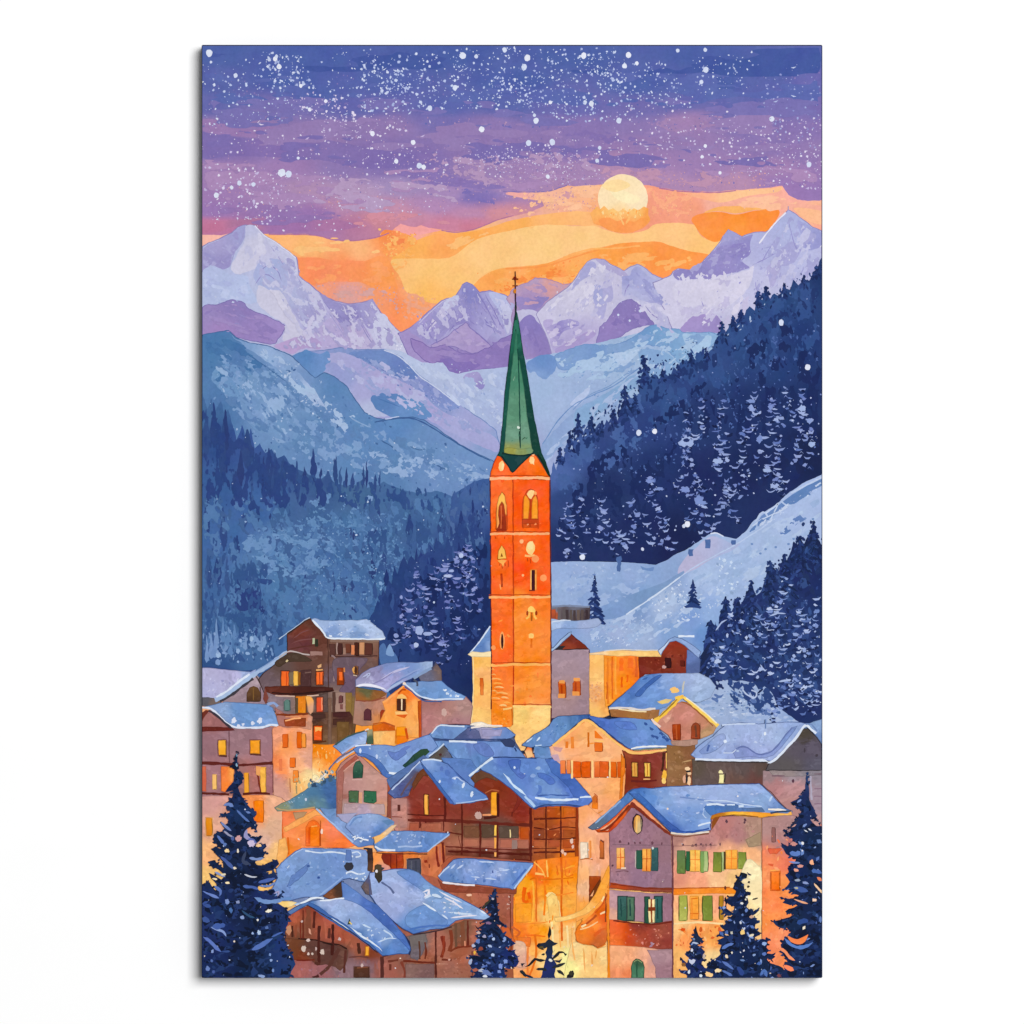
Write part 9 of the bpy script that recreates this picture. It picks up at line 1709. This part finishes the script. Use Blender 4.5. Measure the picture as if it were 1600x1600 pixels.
for pl, n, hi, cc in (('316,100 400,90 470,85 500,150 480,190 316,200', 150, 2.6, F), ('400,80 470,85 490,130 430,140', 60, 3.4, F), ('450,140 540,150 560,190 470,190', 60, 3, FP), ('490,165 620,170 640,210 500,220', 75, 2.8, FP), ('500,75 580,75 640,150 560,170 500,150', 60, 2.2, F),
                      ('560,90 720,80 740,170 570,175', 200, 3.2, F), ('600,110 640,110 640,150 590,150', 40, 3.6, F), ('700,75 860,75 900,180 720,170', 190, 2.8, F), ('760,110 850,120 850,170 760,160', 60, 2.6, F), ('860,75 960,75 1000,190 860,190', 170, 2.8, F), ('890,80 1040,100 1100,170 960,160', 150, 2.4, F), ('1080,90 1180,80 1170,150 1090,150', 60, 2.6, F),
                      ('1180,100 1284,100 1284,240 1200,200', 70, 2.2, ['#9fa8dc', '#b0b6e4', '#8f98d4']), ('960,160 1160,170 1140,260 960,260', 120, 2.4, FP), ('1130,200 1284,180 1284,300 1140,270', 190, 2.3, FP), ('316,190 640,220 640,260 316,240', 80, 2.2, FP), ('320,255 440,260 440,350 320,350', 120, 2.8, FP), ('420,270 560,260 540,330 420,330', 60, 2.2, FP),
                      ('560,230 700,230 700,340 560,330', 90, 2.4, FP), ('700,220 900,225 900,290 720,270', 130, 2, FP), ('740,240 860,225 870,260 760,262', 60, 2.2, FP), ('320,330 620,345 620,360 450,362 330,345', 26, 2.2, FP), ('850,200 960,220 940,280 860,280', 60, 2.2, FP)):
    sn.d(pl, int(n * 1.4), (0.6, hi * .84), cc, (0.5, 1), rough=.3)
for x, y, a in ((590, 118, 1.8), (600, 108, -.4), (618, 110, .3), (612, 128, 1.2), (636, 108, .6), (680, 140, .4), (720, 110, -.6), (728, 107, -.5), (770, 112, .7), (774, 120, -.7), (560, 150, .3), (566, 166, .7), (540, 178, -.4), (520, 175, .2), (558, 206, -.3), (545, 211, .1), (480, 216, -.6), (404, 190, -.8), (408, 194, .2), (1030, 98, 1.6), (1010, 100, 1.2), (954, 116, 1.3), (1010, 228, .1), (1030, 226, .2), (1050, 230, .3), (1240, 105, -.2), (1212, 158, -.3), (1240, 150, .2), (660, 212, -.4), (620, 168, -.5), (672, 190, 1.3), (640, 176, -.8)):
    l = R.uniform(2.5, 4.6); sn.s([(x - l * math.cos(a), y - l * math.sin(a)), (x, y + .8), (x + l * math.cos(a), y + l * math.sin(a))], R.choice(F if y < 180 else FP), R.uniform(1.4, 2.6), taper=1)
sn.d('316,540 770,560 770,960 316,1000', 70, (0.7, 1.8), ['#a3bbe2', '#c3d3ee', '#8fabd8'], (0.7, 1))
sn.d('440,1200 1284,1180 1284,1520 440,1520', 46, (0.8, 2.2), ['#dcd6dc', '#cfd6ea', '#f0d8c4', '#e4e2ea'], (0.6, 1))
sn.e(747.5, 1274, 5.6, 6, '#c9a69c', 0, .15); sn.e(893, 1314, 2.6, 4, '#e8c4b4'); sn.e(895, 1323, 2, 3, '#e8c4b4'); sn.e(879, 1330, 2.6, 3.6, '#e4b49c'); sn.e(883, 1334, 2, 2.4, '#f0c8b0')
sn.e(694, 1113, 4, 6, '#d0aca2', 0, .2)

# ================================================================ MATERIALS
def new_mat(name):
    m = bpy.data.materials.new(name); m.use_nodes = True
    return m, m.node_tree, m.node_tree.nodes['Principled BSDF']


def paint_material():
    """matte printed paint: pigment, watercolour blooms and fine grain"""
    m, nt, b = new_mat('canvas_paint')
    N, Lk = nt.nodes.new, nt.links.new
    at = N('ShaderNodeAttribute'); at.attribute_name = 'Pigment'
    tc = N('ShaderNodeTexCoord')
    n1 = N('ShaderNodeTexNoise'); n1.inputs['Scale'].default_value = 48; n1.inputs['Detail'].default_value = 5; n1.inputs['Roughness'].default_value = 0.62
    n2 = N('ShaderNodeTexNoise'); n2.inputs['Scale'].default_value = 330; n2.inputs['Detail'].default_value = 3; n2.inputs['Roughness'].default_value = 0.6
    n3 = N('ShaderNodeTexNoise'); n3.inputs['Scale'].default_value = 75; n3.inputs['Detail'].default_value = 3
    for n in (n1, n2):
        Lk(tc.outputs['Object'], n.inputs['Vector'])
    mp = N('ShaderNodeMapping'); mp.inputs['Location'].default_value = (3.1, 1.7, 5.3)
    Lk(tc.outputs['Object'], mp.inputs['Vector']); Lk(mp.outputs[0], n3.inputs['Vector'])

    def mr(src, lo, hi):
        r = N('ShaderNodeMapRange'); r.inputs['From Min'].default_value = 0.28; r.inputs['From Max'].default_value = 0.72
        r.inputs['To Min'].default_value = lo; r.inputs['To Max'].default_value = hi
        Lk(src, r.inputs['Value']); return r.outputs['Result']
    v1, v2 = mr(n1.outputs['Fac'], 0.945, 1.05), mr(n2.outputs['Fac'], 0.93, 1.07)
    mul = N('ShaderNodeMath'); mul.operation = 'MULTIPLY'; Lk(v1, mul.inputs[0]); Lk(v2, mul.inputs[1])
    hs = N('ShaderNodeHueSaturation')
    Lk(mr(n3.outputs['Fac'], 0.496, 0.504), hs.inputs['Hue'])
    Lk(mr(n1.outputs['Fac'], 1.02, 0.97), hs.inputs['Saturation'])
    Lk(mul.outputs[0], hs.inputs['Value']); Lk(at.outputs['Color'], hs.inputs['Color'])
    Lk(hs.outputs['Color'], b.inputs['Base Color'])
    b.inputs['Roughness'].default_value = 0.8
    b.inputs['Specular IOR Level'].default_value = 0.08
    return m


PAINT = paint_material()

root = bpy.data.objects.new('canvas_print', None); COL.objects.link(root)
root.location = (0, 0, BASE_Z)
root.empty_display_size = 0.1
root['label'] = 'tall stretched canvas print of a snowy alpine village at dusk with an orange church tower'
root['category'] = 'canvas print'

# the stretched canvas itself: box with softened edges, wrapped in dark printed cloth
m, nt, b = new_mat('wrapped_cloth')
nz = nt.nodes.new('ShaderNodeTexNoise'); nz.inputs['Scale'].default_value = 900
rp = nt.nodes.new('ShaderNodeValToRGB')
rp.color_ramp.elements[0].color = (0.012, 0.016, 0.045, 1); rp.color_ramp.elements[1].color = (0.022, 0.028, 0.07, 1)
nt.links.new(nz.outputs['Fac'], rp.inputs['Fac']); nt.links.new(rp.outputs['Color'], b.inputs['Base Color'])
b.inputs['Roughness'].default_value = 0.85; b.inputs['Specular IOR Level'].default_value = 0.1
CLOTH = m
import bmesh
bm = bmesh.new()
bmesh.ops.create_cube(bm, size=1)
for q in bm.verts:
    q.co = (q.co.x * 970 * K, DEPTH / 2 + q.co.y * DEPTH, (q.co.z + 0.5) * 1458 * K)
bmesh.ops.bevel(bm, geom=bm.edges[:], offset=0.0006, segments=2, affect='EDGES')
me = bpy.data.meshes.new('canvas'); bm.to_mesh(me); bm.free()
me.materials.append(CLOTH)
o = bpy.data.objects.new('canvas', me); COL.objects.link(o); o.parent = root
o['label'] = 'dark wrapped edge of the stretched canvas'

done = {}
for P in ALL:
    if P.v:
        me = bpy.data.meshes.new(P.name)
        me.from_pydata(P.v, [], P.f)
        ca = me.color_attributes.new('Pigment', 'FLOAT_COLOR', 'POINT')
        arr = np.ones((len(P.v), 4), np.float32); arr[:, :3] = np.array(P.c, np.float32)
        ca.data.foreach_set('color', arr.ravel())
        me.materials.append(PAINT)
        ob = bpy.data.objects.new(P.name, me)
    else:
        ob = bpy.data.objects.new(P.name, None); ob.empty_display_size = 0.01
    COL.objects.link(ob)
    ob.parent = done[id(P.parent)] if P.parent else root
    if P.label:
        ob['label'] = P.label
    if P.kind:
        ob['kind'] = P.kind
    done[id(P)] = ob

# ================================================================ WALL, LIGHT, CAMERA
m, nt, b = new_mat('white_wall_paint')
nz = nt.nodes.new('ShaderNodeTexNoise'); nz.inputs['Scale'].default_value = 60; nz.inputs['Detail'].default_value = 4
rp = nt.nodes.new('ShaderNodeValToRGB')
rp.color_ramp.elements[0].color = (0.95, 0.95, 0.95, 1); rp.color_ramp.elements[1].color = (0.97, 0.97, 0.97, 1)
nt.links.new(nz.outputs['Fac'], rp.inputs['Fac']); nt.links.new(rp.outputs['Color'], b.inputs['Base Color'])
b.inputs['Roughness'].default_value = 0.9; b.inputs['Specular IOR Level'].default_value = 0.05
me = bpy.data.meshes.new('wall')
me.from_pydata([(-2.5, DEPTH, -0.2), (2.5, DEPTH, -0.2), (2.5, DEPTH, 3.2), (-2.5, DEPTH, 3.2), (-2.5, DEPTH + .1, -0.2), (2.5, DEPTH + .1, -0.2), (2.5, DEPTH + .1, 3.2), (-2.5, DEPTH + .1, 3.2)], [],
               [(0, 1, 2, 3), (5, 4, 7, 6), (4, 5, 1, 0), (1, 5, 6, 2), (2, 6, 7, 3), (4, 0, 3, 7)])
me.materials.append(m)
w = bpy.data.objects.new('wall', me); COL.objects.link(w)
w['kind'] = 'structure'; w['label'] = 'plain white wall behind the canvas print'

world = bpy.data.worlds.new('World'); scene.world = world; world.use_nodes = True
bg = world.node_tree.nodes['Background']
bg.inputs['Color'].default_value = (1, 1, 1, 1); bg.inputs['Strength'].default_value = AMBIENT

ld = bpy.data.lights.new('studio_softbox', 'AREA'); ld.shape = 'RECTANGLE'
DIST = 14.0
d = Vector((LIGHT_X, -1.0, LIGHT_Z)).normalized()
ld.size = ld.size_y = LIGHT_SIZE * DIST
ld.energy = LIGHT_E
lo = bpy.data.objects.new('studio_softbox', ld); COL.objects.link(lo)
lo.location = Vector((0, 0, HANG)) + d * DIST
lo.rotation_euler = (-d).to_track_quat('-Z', 'Y').to_euler()

cd = bpy.data.cameras.new('camera')
cam = bpy.data.objects.new('camera', cd); COL.objects.link(cam)
CAMD = 4.5
cam.location = (0, -CAMD, HANG - (800 - CY) * K)
cam.rotation_euler = (math.radians(90), 0, 0)
cd.sensor_width = 36
cd.lens = 36 * CAMD / (1600 * K)
cd.clip_start = 0.1; cd.clip_end = 100
scene.camera = cam

scene.render.engine = 'CYCLES'
scene.cycles.max_bounces = 4
scene.view_settings.view_transform = 'Standard'
scene.view_settings.look = 'None'
scene.view_settings.exposure = 0
scene.view_settings.gamma = 1
scene.view_settings.use_curve_mapping = False
